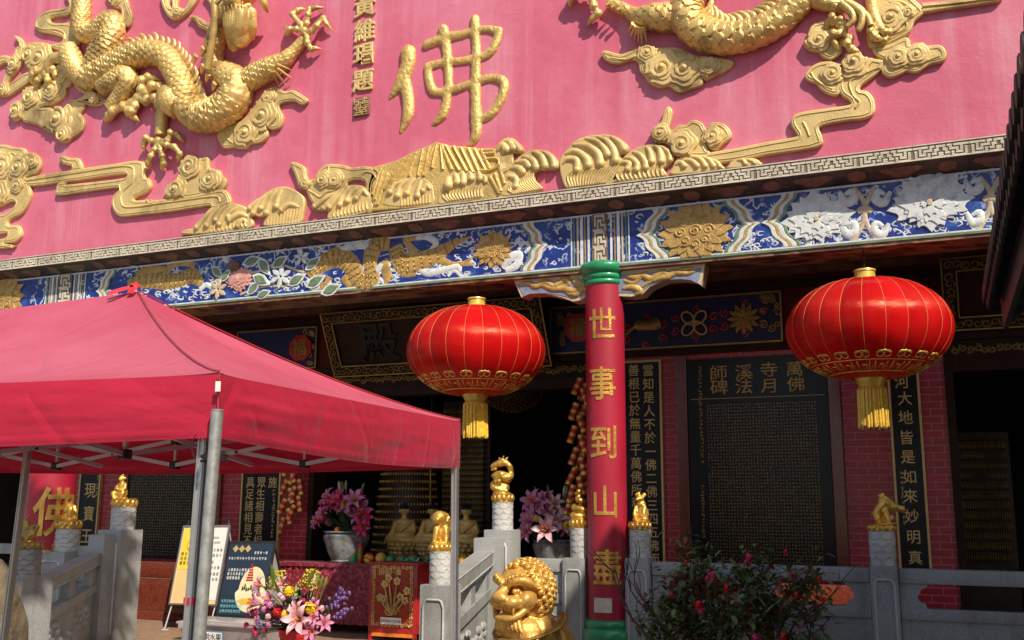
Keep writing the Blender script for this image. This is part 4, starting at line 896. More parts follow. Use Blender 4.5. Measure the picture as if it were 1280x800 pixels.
for i in range(7):
    for j in range(8):
        x0 = p.x-k*.88+i*k*.25; z0 = p.z-k+j*k*.25
        if rnd.random() < .7: mb.box((x0, YP-.040, z0), (x0+k*.22, YP-.031, z0+k*.07))
        if rnd.random() < .6: mb.box((x0, YP-.0405, z0+k*.07), (x0+k*.07, YP-.031, z0+k*.24))
mb.build('seal_script', 'gold relief', sl, 0)
# ------------------------------------------------------------------ dragons
def scale_h(u, v):
    def one(r, u, v):
        vv = v+.5*(r % 2); d = vv-math.floor(vv)-.5; e = .55+.75*math.sqrt(max(0, 1-(2*d)**2)); du = u-r
        return (.25+.75*du/e) if 0 <= du < e else None
    r = math.floor(u)
    a = one(r-1, u, v)
    return a if a is not None else (one(r, u, v) or 0)
def scaled(name, parent, pts, rad, m='gold paint', lift=.5, L=.085, amp=.15, nr=64, flatk=1., step=.010, lifts=None, belly=None):
    P = [PY(a, b, YP) for a, b in pts]; k = pxm(*pts[len(pts)//2], YP); fine = spline(P, 24)
    R = resamp([r*k for r in rad], len(fine)); LF = resamp(lifts, len(fine)) if lifts else [lift]*len(fine)
    d = [0]
    for i in range(1, len(fine)): d.append(d[-1]+(fine[i]-fine[i-1]).length)
    N = max(8, int(d[-1]/step)); out = []; j = 0
    for i in range(N+1):
        s = d[-1]*i/N
        while j < len(d)-2 and d[j+1] < s: j += 1
        t = (s-d[j])/max(1e-9, d[j+1]-d[j]); out.append((fine[j].lerp(fine[j+1], t), R[j]+(R[j+1]-R[j])*t, s, LF[j]+(LF[j+1]-LF[j])*t))
    rm = sum(R)/len(R); kk = max(6, round(2*pi*rm/L)); vs = []; fs = []
    for i, (p, r, s, lf) in enumerate(out):
        tg = (out[min(i+1, N)][0]-out[max(0, i-1)][0]).normalized(); nrm = Vector((-tg.z, 0, tg.x)); c = Vector((p.x, YP-r*lf, p.z))
        for q in range(nr):
            a = 2*pi*q/nr; h = scale_h(s/(L*.8), a*kk/(2*pi))
            rr = r*(1+amp*(h-.5)*min(1, rm/.1))
            vs.append((c+nrm*math.cos(a)*rr+Vector((0, -1, 0))*math.sin(a)*rr*flatk)[:])
    for i in range(N):
        for q in range(nr):
            a = i*nr+q; b = i*nr+(q+1) % nr; fs.append((a, a+nr, b+nr, b))
    fs.append(tuple(range(nr))); fs.append(tuple(N*nr+q for q in range(nr))[::-1])
    mb = MB(); mb.add(vs, fs); mb.build(name, m, parent, 50); return out
def fins(parent, out, s0, s1, side, L=.10, gap=.075, m='gold paint'):
    mb = MB(); s = s0; n = len(out)-1; tot = out[-1][2]
    while s < s1:
        i = min(n-1, max(1, int(s/tot*n))); p, r, _, lf = out[i]; tg = (out[i+1][0]-out[i-1][0]).normalized(); nr = Vector((-tg.z, 0, tg.x))*side
        b = Vector((p.x, YP-r*lf*.9-.02, p.z))+nr*r*.86; l = L*(.8+.4*random.random())
        mb.tube(spline([b, b+nr*l*.5-tg*l*.05, b+nr*l*.9-tg*l*.45, b+nr*l*1.0-tg*l*.85], 4), resamp([.036, .034, .024, .003], 13), 8, flat=Vector((0, 1, 0)), flatk=.6)
        s += gap
    mb.build('dorsal_fin', m, parent, 60)
def claw(parent, f, s, palm, fingers, m='gold paint', rp=40, rf=28, up=.10):
    P = f([palm])[0]; k = pxm(*P, YP)/s; c = PY(*P, YP); pc = Vector((c.x, YP-up, c.z)); rp *= .72; rf *= .74; pr = [('e', pc, (rp*k, rp*k*.8, rp*k))]; cl = []
    for q in fingers:
        W_ = [PY(a, b, YP) for a, b in f(q)]; h = [up*1.1, up*1.25, up*.9, up*.35]
        V = [Vector((v.x, YP-h[min(i, 3)], v.z)) for i, v in enumerate(W_)]
        body = [pc]+V[:-1]; pr.append(('c', body, [rf*k*1.0]*(len(body)-1)+[rf*k*1.05]))
        for v in V[:-1]: pr.append(('e', v, rf*k*1.4))
        cl.append((V[-2], V[-2].lerp(V[-1], .5)+(Vector((0, -.02, 0))), V[-1]))
    me = blob(pr, max(.007, rf*k*.24), 1, None, rf*k*.12, 40); o = link('claw', me, m, parent)
    for a, b, c2 in cl:
        mb = MB(); pp = spline([a, b, c2], 5); mb.tube(pp, resamp([rf*k*1.15, rf*k*1.0, .004], len(pp)), 8); mb.build('talon', m, parent, 60)
dl = relief_thing('dragon_relief', 'gilded coiling dragon on the left of the pink wall, one clawed arm raised', 'dragon relief', 200, 100, 'pair of gilded dragons')
ou = scaled('tail', dl, [(108, -22), (108, -5), (107, 15), (107, 32), (113, 44), (124, 44), (135, 36), (145, 31), (147, 44), (139, 64), (128, 82), (118, 98)], [9, 9, 9.5, 10, 10.5, 10.5, 11, 12, 13, 14, 13, 12], lift=.5, L=.075)
fins(dl, ou, .2, .62, -1, .05, .06); fins(dl, ou, 1.02, 2.2, -1, .10, .06)
ob = scaled('body', dl, [(104, 92), (118, 100), (145, 89), (172, 75), (196, 70), (214, 76), (228, 95), (236, 115), (243, 136), (256, 149), (274, 149), (291, 141), (303, 125), (303, 108), (290, 97), (277, 90), (271, 76), (275, 55), (283, 33), (296, 12)], [13, 15, 15.5, 15, 14, 13.5, 14, 14.5, 16, 17, 17.5, 18, 17.5, 16, 14, 12, 11, 11, 11, 11], lifts=[.35, .5, .6, .6, .6, .6, .6, .6, .6, .6, .65, .7, .7, .65, .55, .5, .5, .6, .7, .8], L=.095, nr=52)
fins(dl, ob, .75, 2.9, 1, .12, .085); fins(dl, ob, 3.0, 3.6, 1, .07, .09); fins(dl, ob, 4.9, 6.0, 1, .10, .08)
# raised right arm
scaled('foreleg', dl, [(318, 104), (330, 97), (346, 88), (360, 78), (372, 65), (384, 50)], [13, 13, 12, 9, 6.5, 5.5], L=.075, lift=.7)
P_ = lambda q: Z(340, 0, 11.43, q)
claw(dl, P_, 11.43, (520, 490), [[(480, 400), (380, 270), (430, 200), (505, 150)], [(570, 390), (600, 270), (600, 180), (770, 125)], [(640, 500), (720, 430), (790, 310), (880, 455)], [(575, 590), (590, 670), (620, 740), (735, 720)], [(430, 470), (340, 480), (290, 510), (245, 375)]], rp=75, rf=42)
V_ = lambda q: Z(180, 130, 8.89, q)
scaled('hind_leg', dl, [(236, 140), (224, 131), (214, 120)], [13, 14, 10], L=.075, lift=.9)
scaled('shank', dl, [(213, 118), (211, 135), (208, 152), (206, 172)], [8, 7, 6.5, 6], L=.04, lift=1.0, nr=28)
claw(dl, V_, 8.89, (215, 440), [[(150, 440), (95, 410), (60, 460), (35, 550)], [(185, 540), (155, 610), (110, 670), (60, 715)], [(245, 540), (275, 610), (270, 690), (235, 760)], [(320, 490), (410, 510), (455, 580), (410, 670)], [(330, 430), (370, 350), (420, 360), (475, 440)]], rp=60, rf=32)
scaled('hind_leg', dl, [(134, 112), (148, 108), (164, 100), (168, 108), (156, 124), (144, 138)], [9, 11, 12, 11, 8.5, 7.5], L=.06, lift=.8)
claw(dl, B_, 6.4, (1150, 260), [[(1180, 200), (1190, 130), (1230, 95), (1310, 110)], [(1220, 220), (1270, 170), (1320, 170), (1345, 240)], [(1220, 290), (1290, 270), (1310, 310), (1295, 350)], [(1130, 330), (1110, 370), (1075, 370), (1135, 440)], [(1040, 330), (960, 370), (920, 400), (870, 450)]], rp=55, rf=34)
scaled('foreleg', dl, [(116, 104), (104, 90), (98, 76), (94, 64)], [10, 11, 11, 9], L=.06, lift=.9)
claw(dl, A_, 6.4, (400, 610), [[(350, 600), (320, 620), (300, 650), (290, 690)], [(380, 640), (360, 670), (340, 690), (320, 720)], [(430, 640), (440, 670), (430, 690), (400, 700)], [(450, 590), (480, 580), (490, 620), (470, 640)], [(340, 580), (320, 590), (300, 600), (285, 640)]], rp=50, rf=24)
scaled('foreleg', dl, [(92, 72), (84, 76), (74, 78), (64, 92)], [7, 6, 6, 5], L=.05, lift=1.1, nr=28)
# head, seen from the chin up to the muzzle
kC = pxm(318, 30, YP)/6.4
def hp(x, y, d): p = PY(*C_([(x, y)])[0], YP); return Vector((p.x, YP-d, p.z))
hd = [('e', hp(820, 10, .28), (.24, .22, .20)), ('e', hp(810, 130, .40), (.115, .12, .075)), ('e', hp(740, 60, .36), (.09, .1, .09)), ('e', hp(900, 50, .36), (.09, .1, .09)), ('c', [hp(720, 200, .36), hp(830, 195, .42), hp(920, 140, .36)], [.03, .04, .03]), ('e', hp(960, -60, .3), (.1, .1, .16)), ('e', hp(800, 290, .22), (.17, .16, .26)),
      ('c', [hp(860, 200, .36), hp(830, 300, .3), hp(720, 430, .16)], [.10, .12, .05]), ('c', [hp(920, 180, .3), hp(900, 280, .24), hp(860, 350, .12)], [.06, .06, .015]), ('c', [hp(980, 40, .3), hp(990, 100, .24), hp(985, 145, .15)], [.05, .05, .015]), ('e', hp(760, -10, .42), (.05, .05, .05)), ('e', hp(870, -20, .42), (.05, .05, .05))]
o = link('head', blob(hd, .016, 3), 'gold paint', dl)
mb = MB()
for i in range(9):
    u = i/8; a = hp(740+170*u, 215-50*u, .40+.03*math.sin(pi*u)); b = hp(730+130*u, 330-10*u, .34+.04*math.sin(pi*u)); c = hp(690+90*u, 440-40*u, .17)
    mb.tube(spline([a, b, c], 6), resamp([.03, .034, .006], 13), 6)
mb.build('beard', 'gold paint', dl, 60)
mb = MB()
for i in range(7): p = hp(735+28*i, 190-8*i, .46); mb.tube([p, p+Vector((.005, .0, -.055))], [.014, .003], 6)
mb.build('teeth', 'gold paint', dl, 60)
mb = MB(); mb.tube(spline([hp(640, 190, .40), hp(690, 150, .44), hp(725, 90, .42), hp(690, 85, .44), hp(680, 130, .44), hp(665, 250, .40), hp(620, 430, .34), hp(555, 620, .27)], 6), resamp([.006, .03, .03, .035, .045, .05, .048, .04], 43), 10); mb.build('whisker', 'gold paint', dl, 60)
mb = MB()
for (x, y) in ((600, 260), (560, 340), (500, 410), (470, 480), (410, 540), (470, 620), (510, 690), (560, 760)):
    a = hp(x+40, y-40, .24); mb.tube(spline([a, hp(x+10, y-10, .2), hp(x-25, y+5, .12)], 4), resamp([.045, .035, .005], 9), 8, flat=Vector((0, 1, 0)), flatk=.6)
mb.build('mane', 'gold paint', dl, 60)
mb = MB()
for (x, y, u, v) in ((1075, 570, 1140, 575), (1075, 600, 1140, 640), (1060, 620, 1090, 690), (1040, 620, 1040, 705)):
    mb.tube([hp(x, y, .2), hp(u, v, .05)], [.03, .004], 8)
mb.build('elbow_spurs', 'gold paint', dl, 60)
dr = relief_thing('dragon_relief', 'gilded dragon at the top right of the pink wall, only belly and legs visible', 'dragon relief', 940, 40, 'pair of gilded dragons')
ou = scaled('body', dr, [(905, -34), (880, -22), (866, -2), (862, 24), (876, 44), (906, 53), (940, 48), (972, 33), (996, 12), (1015, -10), (1030, -34)], [15, 17, 19, 21, 20.5, 19.5, 18.5, 17.5, 16, 14.5, 13], L=.115, nr=60, lift=.6)
fins(dr, ou, .75, 2.0, 1, .13, .09)
scaled('foreleg', dr, [(852, 26), (838, 27), (820, 26), (804, 25), (790, 19), (776, 11), (762, 5)], [16, 17, 16, 13, 8, 7, 6.5], L=.09, lift=.6)
claw(dr, E_, 6.4, (270, -10), [[(290, 40), (300, 90), (325, 140), (225, 222)], [(220, -10), (170, -10), (110, 0), (95, 75)], [(250, -50), (200, -70), (160, -80), (120, -60)]], rp=60, rf=34)
def e2(x, y, d): p = PY(*E_([(x, y)])[0], YP); return Vector((p.x, YP-d, p.z))
mb = MB()
for (x, y, u, v) in ((620, 240, 560, 275), (640, 260, 580, 310), (655, 265, 610, 340), (670, 270, 640, 360), (685, 270, 670, 375), (700, 270, 710, 360), (420, 80, 425, 105), (460, 100, 465, 130), (505, 120, 510, 155)):
    mb.tube([e2(x, y, .16), e2(u, v, .07)], [.026, .005], 8)
mb.build('elbow_spurs', 'gold paint', dr, 60)
scaled('hind_leg', dr, [(1005, -4), (1022, 4), (1042, 10), (1058, 16)], [10, 11, 10, 7], L=.08, lift=.9)
def g2(x, y, d): p = PY(*G_([(x, y)])[0], YP); return Vector((p.x, YP-d, p.z))
for pts, r in (([(400, 80), (480, 150), (500, 220), (450, 270)], [38, 34, 28, 20]), ([(430, 70), (560, 150), (570, 230), (540, 300)], [36, 36, 30, 24]), ([(520, 110), (610, 190), (640, 260)], [26, 26, 24])):
    k = pxm(1050, 30, YP)/6.4; mb = MB(); pp = spline([g2(a, b, .16) for a, b in pts], 6); mb.tube(pp, resamp([q*k for q in r], len(pp)), 10); mb.build('tendon', 'gold paint', dr, 60)
claw(dr, G_, 6.4, (420, 300), [[(390, 230), (330, 180), (300, 210), (270, 275)], [(440, 230), (400, 200), (340, 210), (300, 200)], [(380, 310), (340, 310), (330, 340), (385, 440)], [(470, 350), (450, 390), (480, 420), (560, 460)]], rp=50, rf=34)
scaled('foreleg', dr, [(1088, -20), (1090, 0), (1092, 20), (1100, 40)], [8, 7.5, 7, 7], L=.06, lift=1.2, nr=28)
claw(dr, G_, 6.4, (690, 290), [[(660, 320), (690, 350), (740, 350), (790, 300)], [(720, 270), (750, 300), (780, 290), (800, 250)], [(650, 250), (630, 290), (650, 330), (700, 360)]], rp=48, rf=30)
# ================================================================== silk lanterns
def lantern(label, px, py, wpx, ytop, ybot, Y, ztie):
    c = PY(px, py, Y); k = pxm(px, py, Y); R = wpx/2*k; H = (ybot-ytop)/2*k*.93
    t = thing('silk_lantern', label, 'lantern', c, random.uniform(0, .3), 'pair of red silk lanterns'); n = 24; NT_ = n*10
    def prof(u): return (R*(abs(math.cos(u))**.80)*.97+R*.03*0, H*math.sin(u)*(1-.06*math.cos(u)**2))
    vs = []; fs = []; M_l = 36; u0, u1 = -1.40, 1.42
    for i in range(M_l+1):
        u = u0+(u1-u0)*i/M_l; r, z = prof(u)
        for q in range(NT_):
            a = 2*pi*q/NT_; w_ = abs(math.sin(n*a/2)); sag = 1-.010*(1-w_)**2+.006*pnoise(Vector((a*5, u*4, px)))*w_+.003*pnoise(Vector((a*14, u*22, px)))
            vs.append((r*sag*math.cos(a), r*sag*math.sin(a), z))
    for i in range(M_l):
        for q in range(NT_):
            a = i*NT_+q; b = i*NT_+(q+1) % NT_; fs.append((a, b, b+NT_, a+NT_))
    mb = MB(); mb.add(vs, fs); mb.build('lantern_shade', 'lantern satin', t, 180, (0, 0, 0))
    for q in range(n):
        a = 2*pi*q/n; mb = MB(); pts = []
        for i in range(30):
            u = u0+(u1-u0)*i/29; r, z = prof(u); r *= .991; pts.append((r*math.cos(a), r*math.sin(a), z))
        mb.tube(pts, .0024, 5); mb.build('rib_cord', 'rib thread', t, 180, (0, 0, 0))
    # golden border printed round the foot
    mb = MB()
    def on(a, u, o=.002): r, z = prof(u); r *= .99; return Vector(((r+o)*math.cos(a), (r+o)*math.sin(a), z-o*.5))
    for u in (-.86, -1.16): mb.tube([on(2*pi*i/72, u, .002) for i in range(73)], .006, 5)
    for j in range(20):
        a0 = 2*pi*j/20
        for s in (-1, 1): mb.tube([on(a0+s*(.055+.05*math.cos(v*.5)), -.74+.07*math.sin(v*.5)) for v in range(13)], .006, 5)
        mb.tube([on(a0+v, -.66-abs(v)*.6) for v in (-.1, -.05, 0, .05, .1)], .007, 5)
        mb.tube([on(a0-.11, -.9), on(a0-.11, -1.1), on(a0+.05, -1.1), on(a0+.05, -.98), on(a0-.03, -.98)], .007, 5); mb.tube([on(a0+.1, -.9), on(a0+.1, -1.12)], .006, 5)
    mb.build('gold_border', 'lantern trim', t, 180, (0, 0, 0))
    rt, zt = prof(u1); rb, zb = prof(u0)
    mb = MB(); mb.lathe([(R*.14, zt-.02), (R*.145, zt+.02), (R*.125, zt+.03), (R*.12, zt+.085), (R*.135, zt+.09), (R*.13, zt+.105), (0, zt+.107)], (0, 0, 0), 28); mb.build('top_cap', 'lantern trim', t, 40, (0, 0, 0))
    mb = MB(); mb.lathe([(0, zb-.125), (R*.14, zb-.12), (R*.17, zb-.09), (R*.14, zb-.07), (R*.16, zb-.04), (R*.19, zb+.01), (R*.19, zb+.03)], (0, 0, 0), 28); mb.build('bottom_collar', 'lantern trim', t, 40, (0, 0, 0))
    rnd = random.Random(int(px)); mb = MB(); L = .36*R/.8
    for i in range(120):
        a = rnd.uniform(0, 6.28); r = R*.165*math.sqrt(rnd.uniform(.45, 1)); l = L*rnd.uniform(.9, 1.05); d = rnd.uniform(-.015, .03)
        x, y = r*math.cos(a), r*math.sin(a)
        mb.tube([(x, y, zb-.10), (x*1.02, y*1.02, zb-.10-l*.5), (x*(1.05+d), y*(1.05+d), zb-.10-l)], .0085, 4)
    mb.build('tassel', 'silk tassel', t, 60, (0, 0, 0))
    mb = MB(); mb.tube([(0, 0, zt+.1), (0, 0, ztie-c.z)], .007, 6); mb.build('hanging_cord', 'dark timber', t, 60, (0, 0, 0))
lantern('red satin lantern with yellow tassel, hanging just right of the canopy tip', 595, 439, 169, 383, 497, 9.95, 4.13)
lantern('red satin lantern with yellow tassel, hanging right of the large black stone tablet', 1085, 412, 210, 343, 482, 9.95, 4.13)
# ================================================================== canopy tent
ZB = 1.927
P1 = PZ(269, 547, ZB); P2 = PZ(575, 585, ZB); av = math.radians(184.5); VL = Vector((math.cos(av), math.sin(av), 0)); TL = 4.25
P0 = P1+VL*TL; P3 = P2+VL*TL
ZE = PY(270, 468, P1.y).z; ZE2 = PY(575, 527, P2.y).z
Q2 = (P1+P2)/2+VL*1.5; Q1 = (P1+P2)/2+VL*(TL-1.5)
ZPK = PY(237, 358, Q2.y).z
Q2.z = Q1.z = ZPK; Q1.z -= .06
tent = thing('canopy_tent', 'faded red pop-up canopy with silver folding frame in front of the steps', 'canopy', (P1.x, P1.y, -.36))
def eave(p): 
    u = (p-P1).dot((P2-P1).normalized())/(P2-P1).length; return ZE+(ZE2-ZE)*max(0, min(1, u))
def face(top0, top1, b0, b1, seed, ns=60, ntt=40):
    vs = []; fs = []
    for j in range(ntt+1):
        tt = j/ntt
        for i in range(ns+1):
            s = i/ns; T = top0.lerp(top1, s); Bq = b0.lerp(b1, s); p = T.lerp(Bq, tt); zt = T.z; zb = eave(Bq)
            f = 1-(1-tt)**1.55 if tt < 1 else 1
            z = zt+(zb-zt)*(.62*f+.38*tt)
            e = math.sin(pi*tt)*min(1, 4*s, 4*(1-s))
            q = Vector((p.x, p.y, 0)); 
            z += -.035*e+.022*e*pnoise(q*1.4+Vector((0, 0, seed)))+.004*pnoise(Vector((p.x*3+p.y*2, p.y*6-p.x*2, seed)))*e
            hip = min(s, 1-s)*(1 if tt > .02 else 0); z += .008*math.exp(-hip*60)*tt
            vs.append((p.x, p.y, z))
    for j in range(ntt):
        for i in range(ns): a = j*(ns+1)+i; fs.append((a, a+ns+1, a+ns+2, a+1))
    return vs, fs
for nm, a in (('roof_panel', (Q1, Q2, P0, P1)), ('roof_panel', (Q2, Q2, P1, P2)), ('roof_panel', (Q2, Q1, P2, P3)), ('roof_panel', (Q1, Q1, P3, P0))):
    mb = MB(); mb.add(*face(*a, seed=random.uniform(0, 9))); mb.build(nm, 'faded sunlit roof cloth', tent, 180)
def valance(a, b, nrm, seed):
    n = 120; m = 22; vs = []; fs = []
    for j in range(m+1):
        for i in range(n+1):
            s = i/n; p = a.lerp(b, s); zt = eave(p); zbm = ZB-.030*math.sin(pi*s); z = zt+(zbm-zt)*j/m
            e = (j/m); w_ = .014*math.sin(pi*e)+.014*pnoise(Vector((s*4+e*1.5, e*1.4, seed)))*e+.007*pnoise(Vector((s*5-e*5, e*3.5+s*6, seed+5)))*math.sin(pi*e)+(.005 if j in (m-2,) else 0)
            ed = min(1, 14*s, 14*(1-s)); vs.append((p+nrm*(w_*ed)+Vector((0, 0, z-p.z)))[:])
    for j in range(m):
        for i in range(n): k = j*(n+1)+i; fs.append((k, k+n+1, k+n+2, k+1))
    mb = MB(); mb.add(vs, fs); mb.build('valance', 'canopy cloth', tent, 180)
UU = (P2-P1).normalized(); nF = Vector((-VL.y, VL.x, 0)); nF = nF if nF.y < 0 else -nF
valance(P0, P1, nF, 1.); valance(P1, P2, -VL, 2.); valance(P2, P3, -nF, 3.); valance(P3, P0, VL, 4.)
# seams
def seam(pts, nm='seam'):
    mb = MB(); mb.tube(pts, .004, 5); mb.build(nm, 'box red', tent, 60)
def hipz(q, b, tt): return q.z+(eave(b)-q.z)*(.62*(1-(1-tt)**1.55)+.38*tt)
for q, b in ((Q2, P1), (Q2, P2), (Q1, P0), (Q1, P3)):
    seam([Vector((q.x+(b.x-q.x)*i/20, q.y+(b.y-q.y)*i/20, hipz(q, b, i/20)+.012)) for i in range(21)])
seam([Vector((P1.x, P1.y, ZE-.0))+(nF-VL)*.012, P1+(nF-VL)*.014+Vector((0, 0, -.01))])
# frame
def leg(a, b, w_=.036, m='aluminium', nm='leg'):
    mb = MB(); mb.bar(a, b, w_); d = (b-a).normalized(); x = d.cross((0, 1, 0)).normalized()
    mb.bar(a+x*w_*.32+Vector((0, -w_*.52, 0)), b+x*w_*.32+Vector((0, -w_*.52, 0)), w_*.3, .006); mb.bar(a-x*w_*.32+Vector((0, -w_*.52, 0)), b-x*w_*.32+Vector((0, -w_*.52, 0)), w_*.3, .006)
    return mb.build(nm, m, tent, 0)
def down(px, py, px2, py2, Y, ztop, zbot=-.36):
    a = PY(px, py, Y); b = PY(px2, py2, Y); d = (a-b)/(a.z-b.z); return a+d*(ztop-a.z), a+d*(zbot-a.z)
la, lb = down(256, 562, 237, 800, P1.y+.06, 2.16); L1 = leg(la, lb)
la2, lb2 = down(569, 592, 567.5, 800, P2.y-.05, 2.13); leg(la2, lb2, .038)
la3, lb3 = down(31, 596, 5, 800, P3.y-.05, 2.13); leg(la3, lb3, .038)
leg(P0+Vector((.05, .05, .2)), P0+Vector((.05, .05, -2.28)), .036)
c0 = la+(lb-la)*.77; mb = MB(); mb.obox(PY(241, 751, P1.y+.06), (.0225, 0, 0), (0, .0225, 0), (0, 0, .012)); mb.build('marking_tape', 'red tape', tent, 0)
pa, pb = down(268, 560, 249, 800, P1.y-.02, PY(273, 514, P1.y-.02).z)
sp_ = thing('support_pole', 'round galvanised steel pole strapped to the front leg of the canopy', 'pole', (pb.x, pb.y, -.36))
mb = MB(); mb.tube([pa, pa+(pb-pa)*.5, pb], .0215, 24); mb.build('steel_tube', 'galvanised steel', sp_, 60)
mb = MB(); mb.tube([pa+Vector((0, 0, .001)), pa+Vector((0, 0, .006))], .0225, 20); mb.build('tube_end', 'galvanised steel', sp_, 60)
mb = MB()
for dz in (0, .008, -.009):
    cc = PY(263, 572, P1.y)+Vector((0, 0, dz)); mb.tube([cc+Vector((.044*math.cos(a), .045*math.sin(a)+.02, .004*math.sin(2*a+dz*300))) for a in [2*pi*i/28 for i in range(29)]], .004, 6)
mb.tube(spline([cc+Vector((-.04, -.03, 0)), cc+Vector((-.055, -.04, .05)), cc+Vector((-.04, -.035, .09))], 5), .002, 5)
mb.build('strap', 'black plastic', sp_, 60)
def scissor(a, b, ztop=2.13, n=2, off=Vector((0, 0, 0))):
    a = Vector((a.x, a.y, 0))+off; b = Vector((b.x, b.y, 0))+off; zl = 1.955
    for i in range(n):
        s0 = a.lerp(b, i/n); s1 = a.lerp(b, (i+1)/n); yy = Vector((0, .02, 0))
        for u, v, o in ((ztop, zl, yy), (zl, ztop, -yy)):
            mb = MB(); mb.bar(s0+o+Vector((0, 0, u)), s1+o+Vector((0, 0, v)), .014, .026); mb.build('truss_bar', 'white tube', tent, 0)
        mid = (s0+s1)/2; mb = MB(); mb.tube([mid+Vector((0, -.03, (ztop+zl)/2)), mid+Vector((0, .03, (ztop+zl)/2))], .012, 8); mb.build('pivot', 'black plastic', tent, 60)
        if i:
            mb = MB(); mb.cbox((s0.x-.025, s0.y-.03, zl-.025), (s0.x+.025, s0.y+.03, zl+.03), .006); mb.build('joint', 'black plastic', tent, 0)
            mb = MB(); mb.cbox((s0.x-.025, s0.y-.03, ztop-.03), (s0.x+.025, s0.y+.03, ztop+.02), .006); mb.build('joint', 'black plastic', tent, 0)
            mb = MB(); mb.bar(s0+Vector((0, 0, zl)), s0+Vector((0, 0, ztop)), .016); mb.build('truss_post', 'white tube', tent, 0)
ins = .06
scissor(P0+Vector((.05, .06, 0)), P1+Vector((-.06, .06, 0)), n=4); scissor(P1+Vector((-.06, .06, 0)), P2+Vector((-.06, -.06, 0)), n=2); scissor(P3+Vector((.05, -.06, 0)), P2+Vector((-.06, -.06, 0)), n=4)
C0 = (P0+P3)/2; C1 = (P1+P2)/2; scissor(C1+VL*1.5-UU*1.4, C1+VL*1.5+UU*1.4, n=2); scissor(C1+VL*(TL-1.5)-UU*1.4, C1+VL*(TL-1.5)+UU*1.4, n=2)
for q in (Q1, Q2):
    mb = MB(); mb.tube([Vector((q.x, q.y, 2.0)), Vector((q.x, q.y, q.z-.03))], .016, 8); mb.build('peak_pole', 'white tube', tent, 60)
mb = MB(); p = PY(272.5, 483, P1.y-.03); mb.obox(p, (.008, .003, 0), (0, .0015, 0), (0, 0, .018)); mb.build('care_tag', 'white card', tent, 0)
rb = thing('peak_ribbon', 'bright red ribbon tied at the near peak of the canopy', 'ribbon', (Q2.x, Q2.y, Q2.z))
for pts, w_ in (([(0, 0, .03), (-.05, -.045, .018), (-.12, -.09, -.012)], .016), ([(0, 0, .03), (-.03, -.06, .005), (-.075, -.13, -.035)], .016), ([(0, 0, .025), (.02, -.05, .01), (.035, -.085, -.03)], .02), ([(-.02, -.015, .025), (.0, -.03, .042), (.03, -.02, .022)], .02)):
    mb = MB(); pp = spline([Q2+Vector(q) for q in pts], 6); mb.tube(pp, [w_]*len(pp), 10, flat=Vector((.2, -.6, 1)).normalized(), flatk=.16); mb.build('ribbon_tail', 'ribbon red', rb, 60)
# ================================================================== couplet boards and stone tablets
rnd = random.Random(11)
def minitext(mb, x0, x1, z0, z1, nx, nz, y, fill=.74, w_=.16, d=.003):
    dx = (x1-x0)/nx; dz = (z1-z0)/nz
    for i in range(nx):
        for j in range(nz):
            cx = x0+(i+.5)*dx; cz_ = z0+(j+.5)*dz; a = dx*fill/2; b = dz*fill/2
            for _ in range(3):
                if rnd.random() < .55: zz = cz_+rnd.uniform(-b, b); l = rnd.uniform(.5, 1)*a; mb.box((cx-l, y-d, zz-dz*w_/2), (cx+l, y, zz+dz*w_/2))
                else: xx = cx+rnd.uniform(-a, a); l = rnd.uniform(.5, 1)*b; mb.box((xx-dx*w_/2, y-d*1.2, cz_-l), (xx+dx*w_/2, y, cz_+l))
def board(name, label, cat, x0, x1, z0, z1, cols, group=None, mini=None, y=YW):
    t = thing(name, label, cat, ((x0+x1)/2, y-.03, z0), 0, group)
    mb = MB(); mb.cbox((x0, y-.045, z0), (x1, y-.006, z1), .006); mb.build('board', 'black lacquer', t, 0)
    mb = MB(); e = .022
    mb.box((x0-e, y-.055, z0-e), (x0+.004, y-.004, z1+e)); mb.box((x1-.004, y-.055, z0-e), (x1+e, y-.004, z1+e)); mb.box((x0+.006, y-.054, z1-.004), (x1-.006, y-.004, z1+e)); mb.box((x0+.006, y-.054, z0-e), (x1-.006, y-.004, z0+.004))
    mb.build('gold_edge', 'letter gold', t, 0)
    for chs, pts, hp in cols:
        mb = MB()
        for ch, (px, py) in zip(chs, pts):
            p = PY(px, py, y-.046); put(mb, ch, p.x, y-.048, p.z, hp*pxm(px, py, y), .95, .012, .006)
        mb.build('inscription', 'letter gold', t, 0)
    if mini:
        mb = MB(); minitext(mb, *mini[:4], mini[4], mini[5], y-.046, .8, .12); mb.build('small_inscription', 'letter gold', t, 0)
    return t
def lin(a, b, n): return [(a[0]+(b[0]-a[0])*i/(n-1), a[1]+(b[1]-a[1])*i/(n-1)) for i in range(n)]
ZT = 3.49; Bz = .93
g_ = 'black couplet boards on the red brick wall'
board('couplet_board', 'narrow black board with three large gold characters, right of the thick red column', 'couplet board', wx(104, 620)-.03, wx(127, 620)-.02, Bz, ZT, [('現寶王常', [(113, 613), (111, 642), (108, 670), (105, 697)], 17)], g_, (wx(122, 620), wx(125, 620), 1.7, 2.2, 1, 8))
board('couplet_board', 'wide black board with gold characters in three columns, behind the navy poster', 'couplet board', wx(304, 640), wx(350, 640), Bz, ZT, [('施', [(341, 603)], 13), ('眾生相壽者相', lin((327, 603), (322, 676), 6), 13), ('具足諸相見不', lin((313, 603), (309, 676), 6), 13)], g_, (wx(342, 640), wx(346, 640), 1.2, 1.9, 1, 14))
